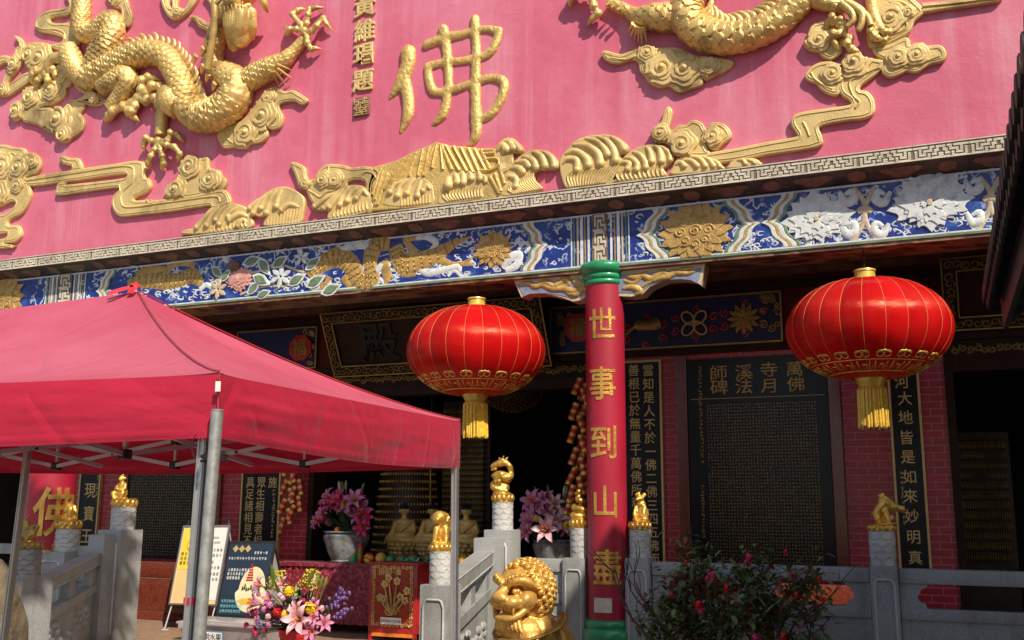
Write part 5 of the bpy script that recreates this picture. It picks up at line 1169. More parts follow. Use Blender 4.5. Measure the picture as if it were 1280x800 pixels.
board('couplet_board', 'tall black board with two columns of gold characters, just right of the middle red column', 'couplet board', wx(784, 580)-.05, wx(828, 580), Bz, ZT, [('當知是人不於一佛二佛三四五佛而', lin((810, 463), (817.5, 699), 15), 15.5), ('善根已於無量千萬佛所種', lin((792, 463), (796.5, 629), 11), 15.5)], g_)
board('couplet_board', 'narrow black board with one column of gold characters, below the right-hand lantern', 'couplet board', wx(1120, 600), wx(1155, 600), Bz, ZT, [('河大地皆是如來妙明真', [(1127, 477), (1131, 498), (1132, 522), (1133, 547), (1135, 571), (1137, 596), (1138, 620), (1140, 645), (1142, 671), (1144, 697)], 19)], g_, (wx(1126, 610), wx(1130, 610), 1.5, 2.1, 1, 11))
def stele(label, x0, x1, z0, z1, fr_, grid, head, hz_, sm_=None):
    t = thing('stone_tablet', label, 'stone tablet', ((x0+x1)/2, YW-.03, z0), 0, 'engraved black stone tablets')
    for a, b in ((x0-fr_, x0-.002), (x1+.002, x1+fr_)):
        mb = MB(); mb.cbox((a, YW-.05, z0), (b, YW-.004, z1+.06), .008); mb.build('frame', 'marble mahogany', t, 0)
    mb = MB(); mb.cbox((x0, YW-.03, z0), (x1, YW-.004, z1), .006); mb.build('slab', 'black stone', t, 0)
    mb = MB(); minitext(mb, *grid, YW-.030, .56, .10, .0025); mb.build('small_inscription', 'dull gold', t, 0)
    if head:
        mb = MB()
        for ch, px, py in head: p = PY(px, py, YW-.03); put(mb, ch, p.x, YW-.032, p.z, hz_*pxm(px, py, YW), 1.15, .008, .004)
        mb.build('heading', 'dull gold', t, 0)
    if sm_:
        mb = MB()
        for q in sm_: minitext(mb, *q, YW-.030, .8, .12, .0025)
        mb.box((x0+.04, YW-.034, PY(950, 497, YW).z), (x1-.04, YW-.030, PY(950, 497, YW).z+.008)); mb.build('side_inscription', 'dull gold', t, 0)
xa, xb = wx(862, 580), wx(1040, 580)
stele('large black stone tablet covered with small gold text under eight bigger characters', xa, xb, .86, 3.49, .14, (wx(886, 600), wx(1026, 600), .95, PY(950, 503, YW).z, 36, 50), [('師', 898, 466), ('溪', 930, 465), ('寺', 961, 462), ('萬', 993, 461), ('碑', 899, 484), ('法', 930, 483), ('月', 962, 482), ('佛', 995, 480)], 20, [(wx(877, 600), wx(882, 600), 2.2, 3.4, 1, 26), (wx(876, 600), wx(881, 600), 1.3, 1.95, 1, 18)])
xa2, xb2 = wx(160, 640), wx(262, 640)
stele('black stone tablet of small text behind the canopy poles and notice stand', xa2, xb2, .86, 3.49, .22, (wx(163, 640), wx(240, 640), .9, 2.6, 26, 40), None, 0)
# carved name boards over the doors
def nameboard(label, x0, x1, za, zb_, Ya, Yb, chars, cs):
    t = thing('name_board', label, 'name board', ((x0+x1)/2, Yb, zb_), 0, 'carved name boards over the doors')
    up = Vector((0, Ya-Yb, za-zb_)); hgt = up.length; up.normalize(); nrm = up.cross(Vector((1, 0, 0))); nrm = nrm if nrm.y < 0 else -nrm
    def at(x, h, d=0): return Vector((x, Yb, zb_))+up*h+nrm*d
    bw = .15
    mb = MB(); c = at((x0+x1)/2, hgt/2, -.02); mb.obox(c, ((x1-x0)/2-bw*.8, 0, 0), up*(hgt/2-bw*.8), nrm*.02); mb.build('panel', 'dark timber', t, 0)
    for a, b, c_, d in ((x0, x1, hgt-bw, hgt), (x0, x1, 0, bw), (x0, x0+bw, bw, hgt-bw), (x1-bw, x1, bw, hgt-bw)):
        mb = MB(); mb.obox(at((a+b)/2, (c_+d)/2, .01), ((b-a)/2, 0, 0), up*((d-c_)/2), nrm*.03); mb.build('frame', 'dark timber', t, 0)
    mb = MB(); r2 = random.Random(int(x0*10))
    def curl(x, h): 
        a0 = r2.uniform(0, 6.3); s = r2.choice((-1, 1)); mb.tube([at(x+.055*(1-.8*i/12)*math.cos(a0+s*i*.6), h+.055*(1-.8*i/12)*math.sin(a0+s*i*.6), .045) for i in range(13)], .012, 6)
    x = x0+.07
    while x < x1-.05: curl(x, bw/2); curl(x, hgt-bw/2); x += .088
    h = bw+.05
    while h < hgt-bw: curl(x0+bw/2, h); curl(x1-bw/2, h); h += .088
    mb.build('gilt_carving', 'dark gilding', t, 60)
    mb = MB()
    for i0, i1 in (((x0, 0), (x1, 0)), ((x0, hgt), (x1, hgt)), ((x0, 0), (x0, hgt)), ((x1, 0), (x1, hgt)), ((x0+bw, bw), (x1-bw, bw)), ((x0+bw, hgt-bw), (x1-bw, hgt-bw)), ((x0+bw, bw), (x0+bw, hgt-bw)), ((x1-bw, bw), (x1-bw, hgt-bw))): mb.bar(at(*i0, .042), at(*i1, .042), .016)
    mb.build('gilt_line', 'dull gold', t, 0)
    for ch, x in chars:
        mb = MB(); put(mb, ch, 0, 0, 0, cs, 1, .05, .012); o = at(x, hgt/2, .0)
        mb.v = [(o+Vector((1, 0, 0))*v[0]+up*v[2]-nrm*(v[1]-.01))[:] for v in mb.v]; mb.build('character', 'black lacquer', t, 0)
za = PY(400, 392, 11.75).z; zb_ = PY(425, 470, 12.18).z
nameboard('dark carved name board with gilt scroll frame, behind the left-hand lantern', -8.0, -4.66, za, zb_, 11.75, 12.18, [('殿', wx(472, 424, 11.9)), ('佛', wx(556, 424, 11.9)), ('萬', wx(640, 415, 11.9))], .62)
za2 = PY(1185, 322, 11.75).z; zb2 = PY(1185, 412, 12.18).z
nameboard('dark carved name board with gilt scroll frame, right of the right-hand lantern', PY(1176, 330, 11.75).x, 3.0, za2, zb2, 11.75, 12.18, [('堂', .75), ('祖', 1.5), ('師', 2.3)], .5)
# firecracker strings
def crackers(label, pts, Y):
    q0 = PY(*pts[0], Y); t = thing('firecracker_string', label, 'firecrackers', q0, 0, 'strings of imitation firecrackers')
    P = [PY(a, b, Y) for a, b in pts]; fine = spline(P, 10); mb = MB(); mb.tube(fine, .008, 6); mb.build('cord', 'box red', t, 60)
    n = int((P[0]-P[-1]).length/.115); r3 = random.Random(len(label))
    for i in range(n):
        p = fine[int((i+.5)/n*(len(fine)-1))]; s = 1 if i % 2 else -1
        d = Vector((s*.35+r3.uniform(-.15, .15), -.1, -1)).normalized(); a = p+Vector((s*.03, -.01, .0)); b = a+d*.22
        mb = MB(); mb.tube([a, b], .042, 10); c = mb.build('firecracker', 'firecracker red', t, 60)
        mb = MB()
        for u in (.08, .5, .92): m_ = a.lerp(b, u); mb.tube([m_-d*.02, m_+d*.02], .0438, 10)
        mb.build('gold_band', 'bright gold', c, 60)
crackers('string of red and gold firecrackers hanging left of the middle red column', [(729, 470), (722, 520), (724, 560), (721, 600), (718, 625)], 11.9)
crackers('string of red and gold firecrackers half hidden behind the middle red column', [(736, 480), (733, 560), (731, 615)], 12.05)
crackers('longer string of red firecrackers on the left door jamb, under the canopy edge', [(364, 560), (362, 600), (358, 655)], 12.15)
crackers('shorter string of red firecrackers on the left door jamb, nearer the doorway', [(374, 560), (373, 600), (371, 636)], 12.15)
# ================================================================== balustrades
def rect(px0, px1, Y, py=720): return PY(px0, py, Y).x, PY(px1, py, Y).x
def scalecyl(mb, c, r, z0, z1):   # carved stone drum: rows of overlapping wave scales
    n = 64; rows = 44; vs = []; fs = []
    for j in range(rows+1):
        u = j/rows
        for q in range(n):
            a = 2*pi*q/n; h = scale_h((1-u)*5.2+5, a*6/(2*pi)); rr = r*(.93+.09*h); vs.append((c[0]+rr*math.cos(a), c[1]+rr*math.sin(a), z0+(z1-z0)*u))
    for j in range(rows):
        for q in range(n): a = j*n+q; b = j*n+(q+1) % n; fs.append((a, b, b+n, a+n))
    fs.append(tuple((rows*n+q) for q in range(n))); mb.add(vs, fs)
FIG = {}
def fig_mesh(kind):
    if kind in FIG: return FIG[kind]
    e = lambda *a: ('e', *a); c = lambda *a: ('c', *a)
    if kind == 'goat': p = [e((.02, 0, .42), (.36, .2, .22)), c([(-.22, 0, .5), (-.36, 0, .72), (-.38, 0, .86)], [.17, .13, .12]), c([(-.36, 0, .9), (-.56, 0, .80)], [.12, .07]), c([(-.3, .07, .95), (-.16, .1, .9), (-.2, .1, .78)], [.045, .035, .02]), c([(-.3, -.07, .95), (-.16, -.1, .9), (-.2, -.1, .78)], [.045, .035, .02]), c([(.28, .1, .4), (.3, .1, .05)], [.12, .07]), c([(.28, -.1, .4), (.26, -.1, .05)], [.12, .07]), c([(-.2, .1, .4), (-.26, .1, .05)], [.1, .06]), c([(-.2, -.1, .4), (-.18, -.1, .05)], [.1, .06]), e((0, 0, .05), (.42, .3, .06)), c([(.36, 0, .5), (.44, 0, .3)], [.05, .05]), e((0, 0, .2), (.26, .16, .16))]
    elif kind == 'seated': p = [e((0, 0, .3), (.3, .26, .3)), e((0, 0, .62), (.2, .18, .24)), e((-.02, -.03, .98), (.15, .15, .17)), c([(.16, 0, .72), (.28, -.12, .5), (.08, -.26, .44)], [.09, .08, .07]), c([(-.16, 0, .72), (-.28, -.12, .5), (-.06, -.26, .5)], [.09, .08, .07]), c([(.1, -.1, .2), (.3, -.25, .3), (.18, -.28, .05)], [.13, .11, .08]), c([(-.1, -.1, .2), (-.3, -.25, .3), (-.18, -.28, .05)], [.13, .11, .08]), e((0, 0, .05), (.34, .3, .06)), e((-.02, -.16, .95), (.08, .07, .07)), c([(0, 0, 1.1), (.0, 0, 1.2)], [.07, .04]), e((.15, 0, 1.0), .05), e((-.18, 0, 1.0), .05)]
    elif kind == 'lion': p = [e((.03, .1, .35), (.28, .3, .34)), e((.03, .05, .7), (.27, .26, .26)), e((-.05, -.1, .86), (.25, .24, .24)), e((-.12, -.28, .8), (.14, .13, .11)), c([(-.12, -.15, .5), (-.2, -.26, .06)], [.12, .08]), c([(.16, -.12, .5), (.18, -.24, .06)], [.12, .08]), e((.0, 0, .06), (.36, .34, .07)), c([(.2, .2, .3), (.3, .2, .6), (.24, .2, .95)], [.09, .09, .05])]+[e((.05+.24*math.cos(a)*math.cos(b), .04+.24*math.sin(a)*math.cos(b), .78+.24*math.sin(b)), .062) for b in (-.5, -.1, .35, .8, 1.3) for a in [i*.8+b for i in range(8)] if not (math.cos(a+1.9) > .55 and b < .6)]
    elif kind == 'dragon': p = [e((0, 0, .22), (.28, .24, .24)), c([(.18, -.1, .1), (-.2, -.2, .25), (-.2, .15, .45), (.2, .1, .5), (.2, -.15, .55), (-.16, -.15, .62)], [.12, .13, .13, .13, .13, .12]), c([(-.28, -.05, .62), (-.0, -.12, .68), (.3, -.05, .58), (.3, .1, .72), (.28, 0, .95), (.1, 0, 1.08)], [.08, .12, .13, .1, .1, .1]), c([(.12, 0, 1.06), (-.1, -.02, 1.02), (-.3, -.05, .94)], [.13, .13, .09]), c([(-.2, -.04, .86), (-.32, -.05, .82)], [.07, .05]), c([(.05, .06, 1.12), (.2, .08, 1.24)], [.05, .02]), c([(0, -.06, 1.12), (.12, -.1, 1.26)], [.05, .02]), c([(-.05, 0, 1.15), (-.1, 0, 1.24)], [.05, .02]), e((-.05, -.22, .4), (.16, .1, .16)), e((-.1, -.3, .42), .06), e((.02, -.3, .42), .06), e((0, 0, .04), (.34, .3, .06))]
    elif kind == 'snake': p = [e((0, 0, .05), (.34, .3, .06)), c([(.2, -.1, .12), (-.2, -.2, .14), (-.22, .15, .22), (.2, .18, .3), (.22, -.16, .36), (-.18, -.18, .44), (-.14, .14, .54), (.16, .1, .62), (.1, -.14, .7), (-.08, -.12, .78), (0, 0, .88), (.02, 0, 1.02)], [.13, .14, .14, .14, .13, .13, .12, .12, .11, .1, .09, .08]), e((-.02, -.04, 1.06), (.11, .14, .09))]
    elif kind == 'rat': p = [e((0, 0, .05), (.32, .28, .06)), e((.03, .02, .34), (.27, .24, .32)), e((0, 0, .68), (.19, .18, .2)), e((-.02, -.06, .9), (.16, .17, .15)), c([(-.04, -.14, .88), (-.1, -.28, .86)], [.1, .04]), e((.12, .02, 1.04), (.08, .05, .09)), e((-.16, .02, 1.04), (.08, .05, .09)), c([(-.16, -.08, .6), (-.2, -.22, .34), (-.14, -.24, .12)], [.08, .07, .07]), c([(.16, -.08, .6), (.16, -.22, .34), (.14, -.24, .12)], [.08, .07, .07]), e((-.2, -.14, .12), (.1, .16, .09)), e((.22, -.14, .12), (.1, .16, .09)), c([(-.05, -.1, 1.05), (-.04, -.1, 1.15)], [.06, .03])]
    elif kind == 'boar': p = [e((-.02, 0, .05), (.38, .28, .06)), c([(-.26, 0, .2), (-.3, 0, .4), (-.12, 0, .66)], [.16, .17, .19]), e((-.08, 0, .8), (.2, .19, .24)), c([(-.02, 0, .8), (.2, 0, .62), (.4, 0, .56), (.5, -.02, .54)], [.19, .16, .12, .1]), e((-.14, 0, .98), (.14, .14, .12)), c([(0, .1, .5), (.0, .12, .1)], [.1, .07]), c([(-.04, -.1, .5), (.06, -.14, .1)], [.1, .07]), c([(.3, -.08, .56), (.36, -.1, .68)], [.04, .02]), c([(.26, .1, .68), (.2, .16, .8)], [.05, .03]), e((.05, 0, .24), (.2, .14, .14)), e((.52, -.02, .46), (.07, .07, .06)), c([(-.34, 0, .2), (-.46, .02, .4)], [.06, .05])]
    else: p = [e((0, 0, .05), (.34, .3, .06)), e((.05, 0, .34), (.36, .24, .3)), c([(-.1, 0, .5), (-.2, 0, .75), (-.3, -.03, .9)], [.2, .16, .14]), c([(-.3, 0, .9), (-.5, 0, .84)], [.12, .08]), c([(.36, 0, .4), (.5, 0, .62), (.38, 0, .7)], [.08, .08, .05]), c([(-.2, -.12, .4), (-.24, -.16, .08)], [.1, .07]), c([(.24, -.14, .3), (.14, -.2, .08)], [.12, .08]), c([(-.2, .05, 1.0), (-.1, .06, 1.1)], [.05, .02]), c([(.1, 0, .6), (.3, 0, .66), (.2, .1, .52)], [.08, .08, .06])]
    FIG[kind] = blob(p, .024, 1, None, .012, 9); return FIG[kind]
def zpy(py, px, Y): return PY(px, py, Y).z
def pillar(label, px, w, pytop, Y, cyl, ring, fig, kind, mats=('granite', 'granite light', 'bright gold', 'bright gold'), rot=0., zb=0., fs=1.15):
    c = PY(px, pytop, Y); k = pxm(px, pytop, Y); h = w/2*k; zt = c.z
    t = thing('balustrade_pillar', label, 'pillar', (c.x, Y, zb), 0, 'stone balustrade pillars with gilded zodiac animals')
    mb = MB(); mb.cbox((c.x-h, Y-h, zb), (c.x+h, Y+h, zt), .012); mb.build('pillar_shaft', mats[0], t, 30)
    # raised arched moulding on the front
    mb = MB(); i_ = .72*h; y = Y-h-.003; zz = zt-.12
    pts = [Vector((c.x-i_, y, zb+.1)), Vector((c.x-i_, y, zz-.06)), Vector((c.x-i_*.8, y, zz-.01)), Vector((c.x-i_*.6, y, zz)), Vector((c.x+i_*.6, y, zz)), Vector((c.x+i_*.8, y, zz-.01)), Vector((c.x+i_, y, zz-.06)), Vector((c.x+i_, y, zb+.1))]
    mb.tube(pts, .012, 6); mb.build('panel_moulding', mats[1], t, 60)
    xc = PY((cyl[0]+cyl[1])/2, pytop, Y).x; r = (cyl[1]-cyl[0])/2*k; z1 = zpy(cyl[2], px, Y)
    mb = MB(); scalecyl(mb, (xc, Y), r, zt-.002, z1); mb.build('carved_drum', mats[1], t, 80)
    z2 = zpy(ring, px, Y); mb = MB(); n = 36
    for q in range(12):
        a = 2*pi*q/12; mb.ell((xc+r*.9*math.cos(a), Y+r*.9*math.sin(a), (z1+z2)/2), (r*.24, r*.24, (z2-z1)*.46), 8, 6)
    mb.lathe([(r*.9, z1-.004), (r*1.02, z1+.01), (r*.98, (z1+z2)/2), (r*1.04, z2-.008), (r*.9, z2), (0, z2)], (xc, Y, 0), 32); mb.build('lotus_collar', mats[2], t, 50)
    m = fig_mesh(kind).copy(); hh = (zpy(fig[2], px, Y)-z2+.012)/max(v.co.z for v in m.vertices)*1.04; xf = PY((fig[0]+fig[1])/2, fig[2], Y).x
    for v in m.vertices:
        q = Matrix.Rotation(rot, 4, 'Z') @ v.co; v.co = Vector((xf+q.x*hh, Y+q.y*hh, z2-.01+q.z*hh))
    link('zodiac_figure', m, mats[3], t)
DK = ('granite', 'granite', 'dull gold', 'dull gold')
YR = 10.0; YFR = 7.7
pillar('front stair pillar with a shaggy gilded lion cub, beside the thin canopy leg', 551, 37, 730, YFR, (537, 564, 689), 679, (537, 565, 640), 'lion', rot=.5, zb=-.36)
pillar('tall pillar topped by a rearing gilded dragon, at the head of the right stair rail', 628, 34, 662, YR, (615.5, 641, 628), 617, (614, 640, 572), 'dragon')
pillar('pillar with a coiled gilded snake, just left of the middle red column', 721, 28, 697, YR, (713, 737, 660), 648, (714, 736, 613), 'snake', zb=0)
pillar('pillar with a sitting gilded rat, just right of the middle red column', 800, 31, 697, YR, (787, 814, 662), 652, (789, 813, 616), 'rat')
pillar('shaded pillar with a gilded boar, in front of the narrow couplet board on the right', 1105, 34, 707, YR, (1088, 1121, 664), 655, (1086, 1128, 617), 'boar')
pillar('tall pillar with a gilded seated monkey, at the head of the left stair rail', 151, 33, 662, YR, (140, 166, 634), 623, (143, 165, 593), 'seated')
pillar('pillar with a gilded standing goat in front of the thick red column', 82, 38, 689, YR, (70, 96, 661), 650, (70, 101, 616), 'goat')
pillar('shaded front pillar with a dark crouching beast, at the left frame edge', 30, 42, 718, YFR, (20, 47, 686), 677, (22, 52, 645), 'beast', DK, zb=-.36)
def bal(label, mesh_fn, p, name='stone_balustrade'):
    t = thing(name, label, 'balustrade', p, 0, 'carved stone balustrades'); mesh_fn(t); return t
def hills(par, xa, xb, z0, z1, y, seed):
    r4 = random.Random(seed); mb = MB(); x = xa+.05
    while x < xb-.2:
        w_ = r4.uniform(.16, .3); h = r4.uniform(.5, .95)*(z1-z0); po = [(x, z0), (x+w_*.25, z0+h*.55), (x+w_*.42, z0+h*.9), (x+w_*.55, z0+h), (x+w_*.7, z0+h*.75), (x+w_, z0)]
        vs, fs = plate([po], .02, .008, 1); mb.add(shift(vs, (0, y+.001, 0)), fs); x += w_*.62
    for i in range(3):
        cx = r4.uniform(xa+.2, xb-.2); cz_ = z1-.08; po = [(cx+.14*math.cos(a)*(1+.25*math.cos(5*a)), cz_+.05*math.sin(a)*(1+.25*math.cos(5*a))) for a in [2*pi*i/20 for i in range(20)]]
        vs, fs = plate([po], .02, .007, 1); mb.add(shift(vs, (0, y+.001, 0)), fs); mb.tube([(cx, y-.012, cz_), (cx+.03, y-.012, z0)], .012, 6)
    mb.build('landscape_relief', 'granite', par, 40)
def straight(xa, xb, label, seed, zr=1.145):
    def f(t):
        mb = MB(); mb.cbox((xa, YR-.075, zr-.13), (xb, YR+.075, zr), .012); mb.build('handrail', 'granite', t, 30)
        mb = MB(); mb.cbox((xa, YR-.06, .70), (xb, YR+.06, .80), .008); mb.build('lower_rail', 'granite', t, 30)
        mb = MB(); mb.box((xa, YR-.035, .06), (xb, YR+.035, .698)); mb.build('carved_panel', 'granite', t, 0)
        hills(t, xa+.1, xb-.1, .22, .66, YR-.035, seed)
        L = xb-xa
        for xs in ([xa, (xa+xb)/2, xb] if L > 1.6 else [xa, xb]):
            mb = MB(); po = []
            for z, q in ((.80, .22), (.84, .21), (.86, .16), (.90, .14), (.93, .17), (.96, .17), (.98, .22), (1.012, .24)): po.append((q, z+.001))
            poly = [(min(xb, xs+q), z) for q, z in po]+[(max(xa, xs-q), z) for q, z in po[::-1]]
            mb.prism(poly, YR-.05, YR+.05, back=True); mb.build('cloud_baluster', 'granite', t, 0)
        mb = MB(); mb.box((xa, YR-.08, .002), (xb, YR+.08, .058)); mb.build('plinth', 'granite', t, 0)
    return bal(label, f, ((xa+xb)/2, YR, 0))
X = lambda px, py=705: PY(px, py, YR).x
straight(X(646), X(708), 'short balustrade between the dragon pillar and the snake pillar', 1)
straight(X(817), X(1087), 'long shaded balustrade behind the flowering shrub, right of the rat pillar', 2)
straight(X(1123), X(1123)+2.6, 'shaded balustrade at the right edge, beyond the boar pillar', 3)
straight(X(102, 690), X(133, 690), 'short balustrade between the goat pillar and the monkey pillar', 4)
straight(-14.5, X(61, 690), 'balustrade at the far left, behind the thick red column', 5)
def stair(label, pa, pb, side, seed, dk):
    # sloping balustrade from the front pillar (pa: x, top z at front) up to the newel block (pb)
    (xa, ya, za_), (xb, yb, zb_) = pa, pb; d = Vector((xb-xa, yb-ya, 0)); dn = d.normalized(); nx = Vector((-dn.y, dn.x, 0)); sl = (zb_-za_)
    def f(t):
        def slab(nm, a0, a1, th, m='granite', u0=0, u1=1):
            mb = MB(); p = Vector((xa, ya, 0))+d*u0; q = Vector((xa, ya, 0))+d*u1; z = za_+sl*u0; z2 = za_+sl*u1; vs = []
            for P, zz in ((p, z), (q, z2)):
                for s_ in (-1, 1):
                    for h in (a0, a1): vs.append((P+nx*s_*th/2+Vector((0, 0, zz+h)))[:])
            mb.add(vs, [(0, 1, 3, 2), (4, 6, 7, 5), (0, 4, 5, 1), (2, 3, 7, 6), (1, 5, 7, 3), (0, 2, 6, 4)]); return mb.build(nm, m, t, 0)
        slab('handrail', -.15, 0, .17); slab('lower_rail', -.47, -.37, .13); slab('carved_panel', -1.05, -.472, .07)
        for u in (.04, .5, .94): slab('cloud_baluster', -.369, -.151, .1, 'granite', u-.05, u+.06)
        mb = MB()
        for s_ in (-1, 1):
            for h in (-.006, -.13): p = Vector((xa, ya, za_+h))+nx*s_*.087; mb.tube([p, p+d+Vector((0, 0, sl))], .007, 5)
        mb.build('rail_line', 'granite light', t, 60)
        r5 = random.Random(seed); mb = MB()
        for i in range(6):
            u = .12+.14*i; p = Vector((xa, ya, za_+sl*u-.75+r5.uniform(-.12, .12)))+d*u
            for s_ in (-1, 1):
                for j in range(6):
                    a = 1.0*j; mb.ell(p+nx*s_*.018+dn*.10*math.cos(a)+Vector((0, 0, .09*math.sin(a))), (.05, .05, .05), 10, 8)
                mb.tube([p+nx*s_*.03, p+nx*s_*.03-Vector((0, 0, .3))], .014, 6)
        mb.build('lotus_relief', 'granite', t, 60)
    return bal(label, f, (xa, ya, -.36))
a = PY(551, 722, YFR); b = PY(613, 690, 9.72); stair('sloping stair balustrade rising from the lion-cub pillar to the dragon pillar', (a.x+.0, YFR+.12, a.z-.02), (b.x, 9.6, PY(613, 688, 9.7).z), 1, 1, 0)
a = PY(36, 722, YFR); b = PY(128, 690, 9.72); stair('shaded sloping stair balustrade rising to the monkey pillar on the left', (a.x, YFR+.13, a.z-.02), (b.x, 9.6, PY(126, 690, 9.7).z), -1, 2, 1)
for px0, px1, py, lab in ((598, 625, 672, 'stone newel block in front of the dragon pillar'), (120, 140, 668, 'stone newel block in front of the monkey pillar')):
    c0_ = PY(px0, py, 9.72); c1_ = PY(px1, py, 9.72); mb = MB(); mb.cbox((c0_.x, 9.60, 0), (c1_.x, 9.855, c0_.z), .01); o = mb.build('newel_block', 'granite', None, 30); tag(o, lab, 'newel block')
# ================================================================== gilded guardian lion
LC = PY(655, 742, 8.1); kL = pxm(655, 742, 8.1); LR = 44*kL
lion = thing('guardian_lion', 'large shiny gold guardian lion with curly mane, in front of the stair balustrade', 'lion statue', (LC.x, 8.1, -.36))
MLn = Matrix.Translation(LC) @ Matrix.Rotation(math.radians(-20), 4, 'Z') @ Matrix.Scale(LR, 4)
e = lambda c, r, *a: ('e', c, r, *a); c_ = lambda p, r: ('c', p, r)
lp = [e((0, .14, .2), (.66, .68, .68)), e((0, .3, -.2), (.70, .64, .72)), e((0, -.36, .40), (.50, .34, .28)), c_([(0, -.62, .26), (0, -.84, .10), (0, -.98, -.0)], [.14, .14, .15]), e((0, -1.0, -.03), (.25, .15, .15)), e((.17, -.99, -.06), (.10, .10, .09)), e((-.17, -.99, -.06), (.10, .10, .09)),
      e((.25, -.74, -.17), (.26, .26, .19)), e((-.25, -.74, -.17), (.26, .26, .19)), e((0, -.80, -.18), (.22, .2, .14)), e((.46, -.36, -.12), (.24, .32, .26)), e((-.46, -.36, -.12), (.24, .32, .26)), e((0, -.36, -.30), (.46, .36, .3)),
      c_([(.07, -.70, .25), (.26, -.74, .37), (.50, -.56, .40), (.66, -.24, .24)], [.09, .12, .13, .06]), c_([(-.07, -.70, .25), (-.26, -.74, .37), (-.50, -.56, .40), (-.66, -.24, .24)], [.09, .12, .13, .06]), e((.30, -.60, .11), (.12, .1, .1)), e((-.30, -.60, .11), (.12, .1, .1)),
      c_([(.50, -.46, -.36), (.34, -.76, -.56), (0, -.86, -.60), (-.34, -.76, -.56), (-.50, -.46, -.36)], [.09, .09, .09, .09, .09]), e((0, -.52, -.62), (.34, .32, .12)), e((0, -.66, -.50), (.2, .2, .06)), c_([(.52, -.5, -.22), (.44, -.66, -.27), (.26, -.88, -.30)], [.05, .06, .05]), c_([(-.52, -.5, -.22), (-.44, -.66, -.27), (-.26, -.88, -.30)], [.05, .06, .05]),
      e((.64, -.02, .30), (.09, .18, .18)), e((-.64, -.02, .30), (.09, .18, .18)), e((0, .32, -1.15), (.86, .72, .8)), e((0, -.1, -1.1), (.72, .52, .6)), e((0, .95, -1.6), (.82, .9, .9)), c_([(.45, -.2, -1.2), (.5, -.5, -1.8), (.5, -.6, -2.6)], [.36, .3, .26]), c_([(-.45, -.2, -1.2), (-.5, -.5, -1.8), (-.5, -.6, -2.6)], [.36, .3, .26]), e((.5, -.75, -2.75), (.3, .38, .2)), e((-.5, -.75, -2.75), (.3, .38, .2)), e((.6, 1.0, -2.3), (.4, .7, .6)), e((-.6, 1.0, -2.3), (.4, .7, .6))]
me = blob(lp, .026, 2); me.transform(MLn); link('lion_body', me, 'lion gold', lion)
mb = MB(); fd = Vector((0, -1, -.18)).normalized(); NC = 210
for i in range(NC):
    zz = 1-2*(i+.5)/NC; a = i*2.39996; v = Vector((math.cos(a)*math.sqrt(1-zz*zz), math.sin(a)*math.sqrt(1-zz*zz), zz))
    if v.dot(fd) > .42 or zz < -.86 or (v.dot(fd) > .2 and zz < -.5): continue
    ctr = Vector((v.x*.74, .14+v.y*.80, .06+v.z*.86)); x = v.cross(Vector((0, 0, 1))).normalized() if abs(v.z) < .95 else Vector((1, 0, 0)); y = v.cross(x)
    rq = Matrix((x, y, v)).transposed(); s_ = 1 if i % 2 else -1
    mb.ell(ctr-v*.02, (.108, .108, .085), 12, 8, rot=rq)
    mb.tube([ctr+v*(.035+.028*(t_/14))+(x*math.cos(s_*t_*.75)+y*math.sin(s_*t_*.75))*.085*(1-.062*t_) for t_ in range(15)], [.026*(1-.03*t_) for t_ in range(15)], 6)
mb.v = [(MLn @ Vector(v))[:] for v in mb.v]; mb.build('mane_curls', 'lion gold', lion, 60)
mb = MB()
for i in range(7):
    u = -1+i/3; mb.tube([(u*.30, -.88+.12*u*u, -.30), (u*.31, -.88+.12*u*u, -.37)], [.045, .025], 8); mb.tube([(u*.28, -.80+.1*u*u, -.58), (u*.28, -.82+.1*u*u, -.50)], [.04, .022], 8)
for s in (-1, 1): mb.tube([(s*.36, -.80, -.28), (s*.37, -.84, -.47)], [.06, .012], 8)
mb.v = [(MLn @ Vector(v))[:] for v in mb.v]; mb.build('teeth', 'lion gold', lion, 60)
for s in (-1, 1):
    mb = MB(); mb.ell((s*.29, -.68, .11), .075, 12, 8); mb.v = [(MLn @ Vector(v))[:] for v in mb.v]; mb.build('eye', 'lion gold', lion, 60)
mb = MB()
for s in (-1, 1):
    for i in range(7): u = i/6; p_ = Vector((s*(.12+.5*u), -.83+.5*u*u, .34+.10*math.sin(pi*u*.8))); mb.tube(spline([p_, p_+Vector((s*.02, -.02, .09)), p_+Vector((s*.07, .05, .12))], 4), resamp([.05, .05, .02], 9), 8)
    for i in range(5): mb.tube([(s*(.12+.03*i), -1.04+.07*i, -.16+.01*i), (s*(.30+.03*i), -1.0+.09*i, -.20-.01*i)], [.012, .006], 6)
for i in range(9): a = -.6+1.2*i/8; mb.tube(spline([(a*.6, -.72+.3*a*a, -.66), (a*.72, -.72+.25*a*a, -.84), (a*.8+.06, -.62, -.98)], 4), resamp([.075, .07, .02], 9), 8)
mb.v = [(MLn @ Vector(v))[:] for v in mb.v]; mb.build('brow_and_beard', 'lion gold', lion, 60)
mb = MB(); pts = [Vector((.95*math.sin(a), .26-.90*math.cos(a), -.86-.34*math.cos(a))) for a in [-2.6+5.2*i/40 for i in range(41)]]
mb.tube(pts, .13, 10, flat=Vector((0, 0, 1)), flatk=.45)
mb.v = [(MLn @ Vector(v))[:] for v in mb.v]; mb.build('collar', 'dull gold', lion, 60)
mb = MB()
for i in range(3, 38, 3): mb.ell(pts[i]*1.06+Vector((0, -.03, 0)), .06, 8, 6)
mb.v = [(MLn @ Vector(v))[:] for v in mb.v]; mb.build('collar_beads', 'lion gold', lion, 60)
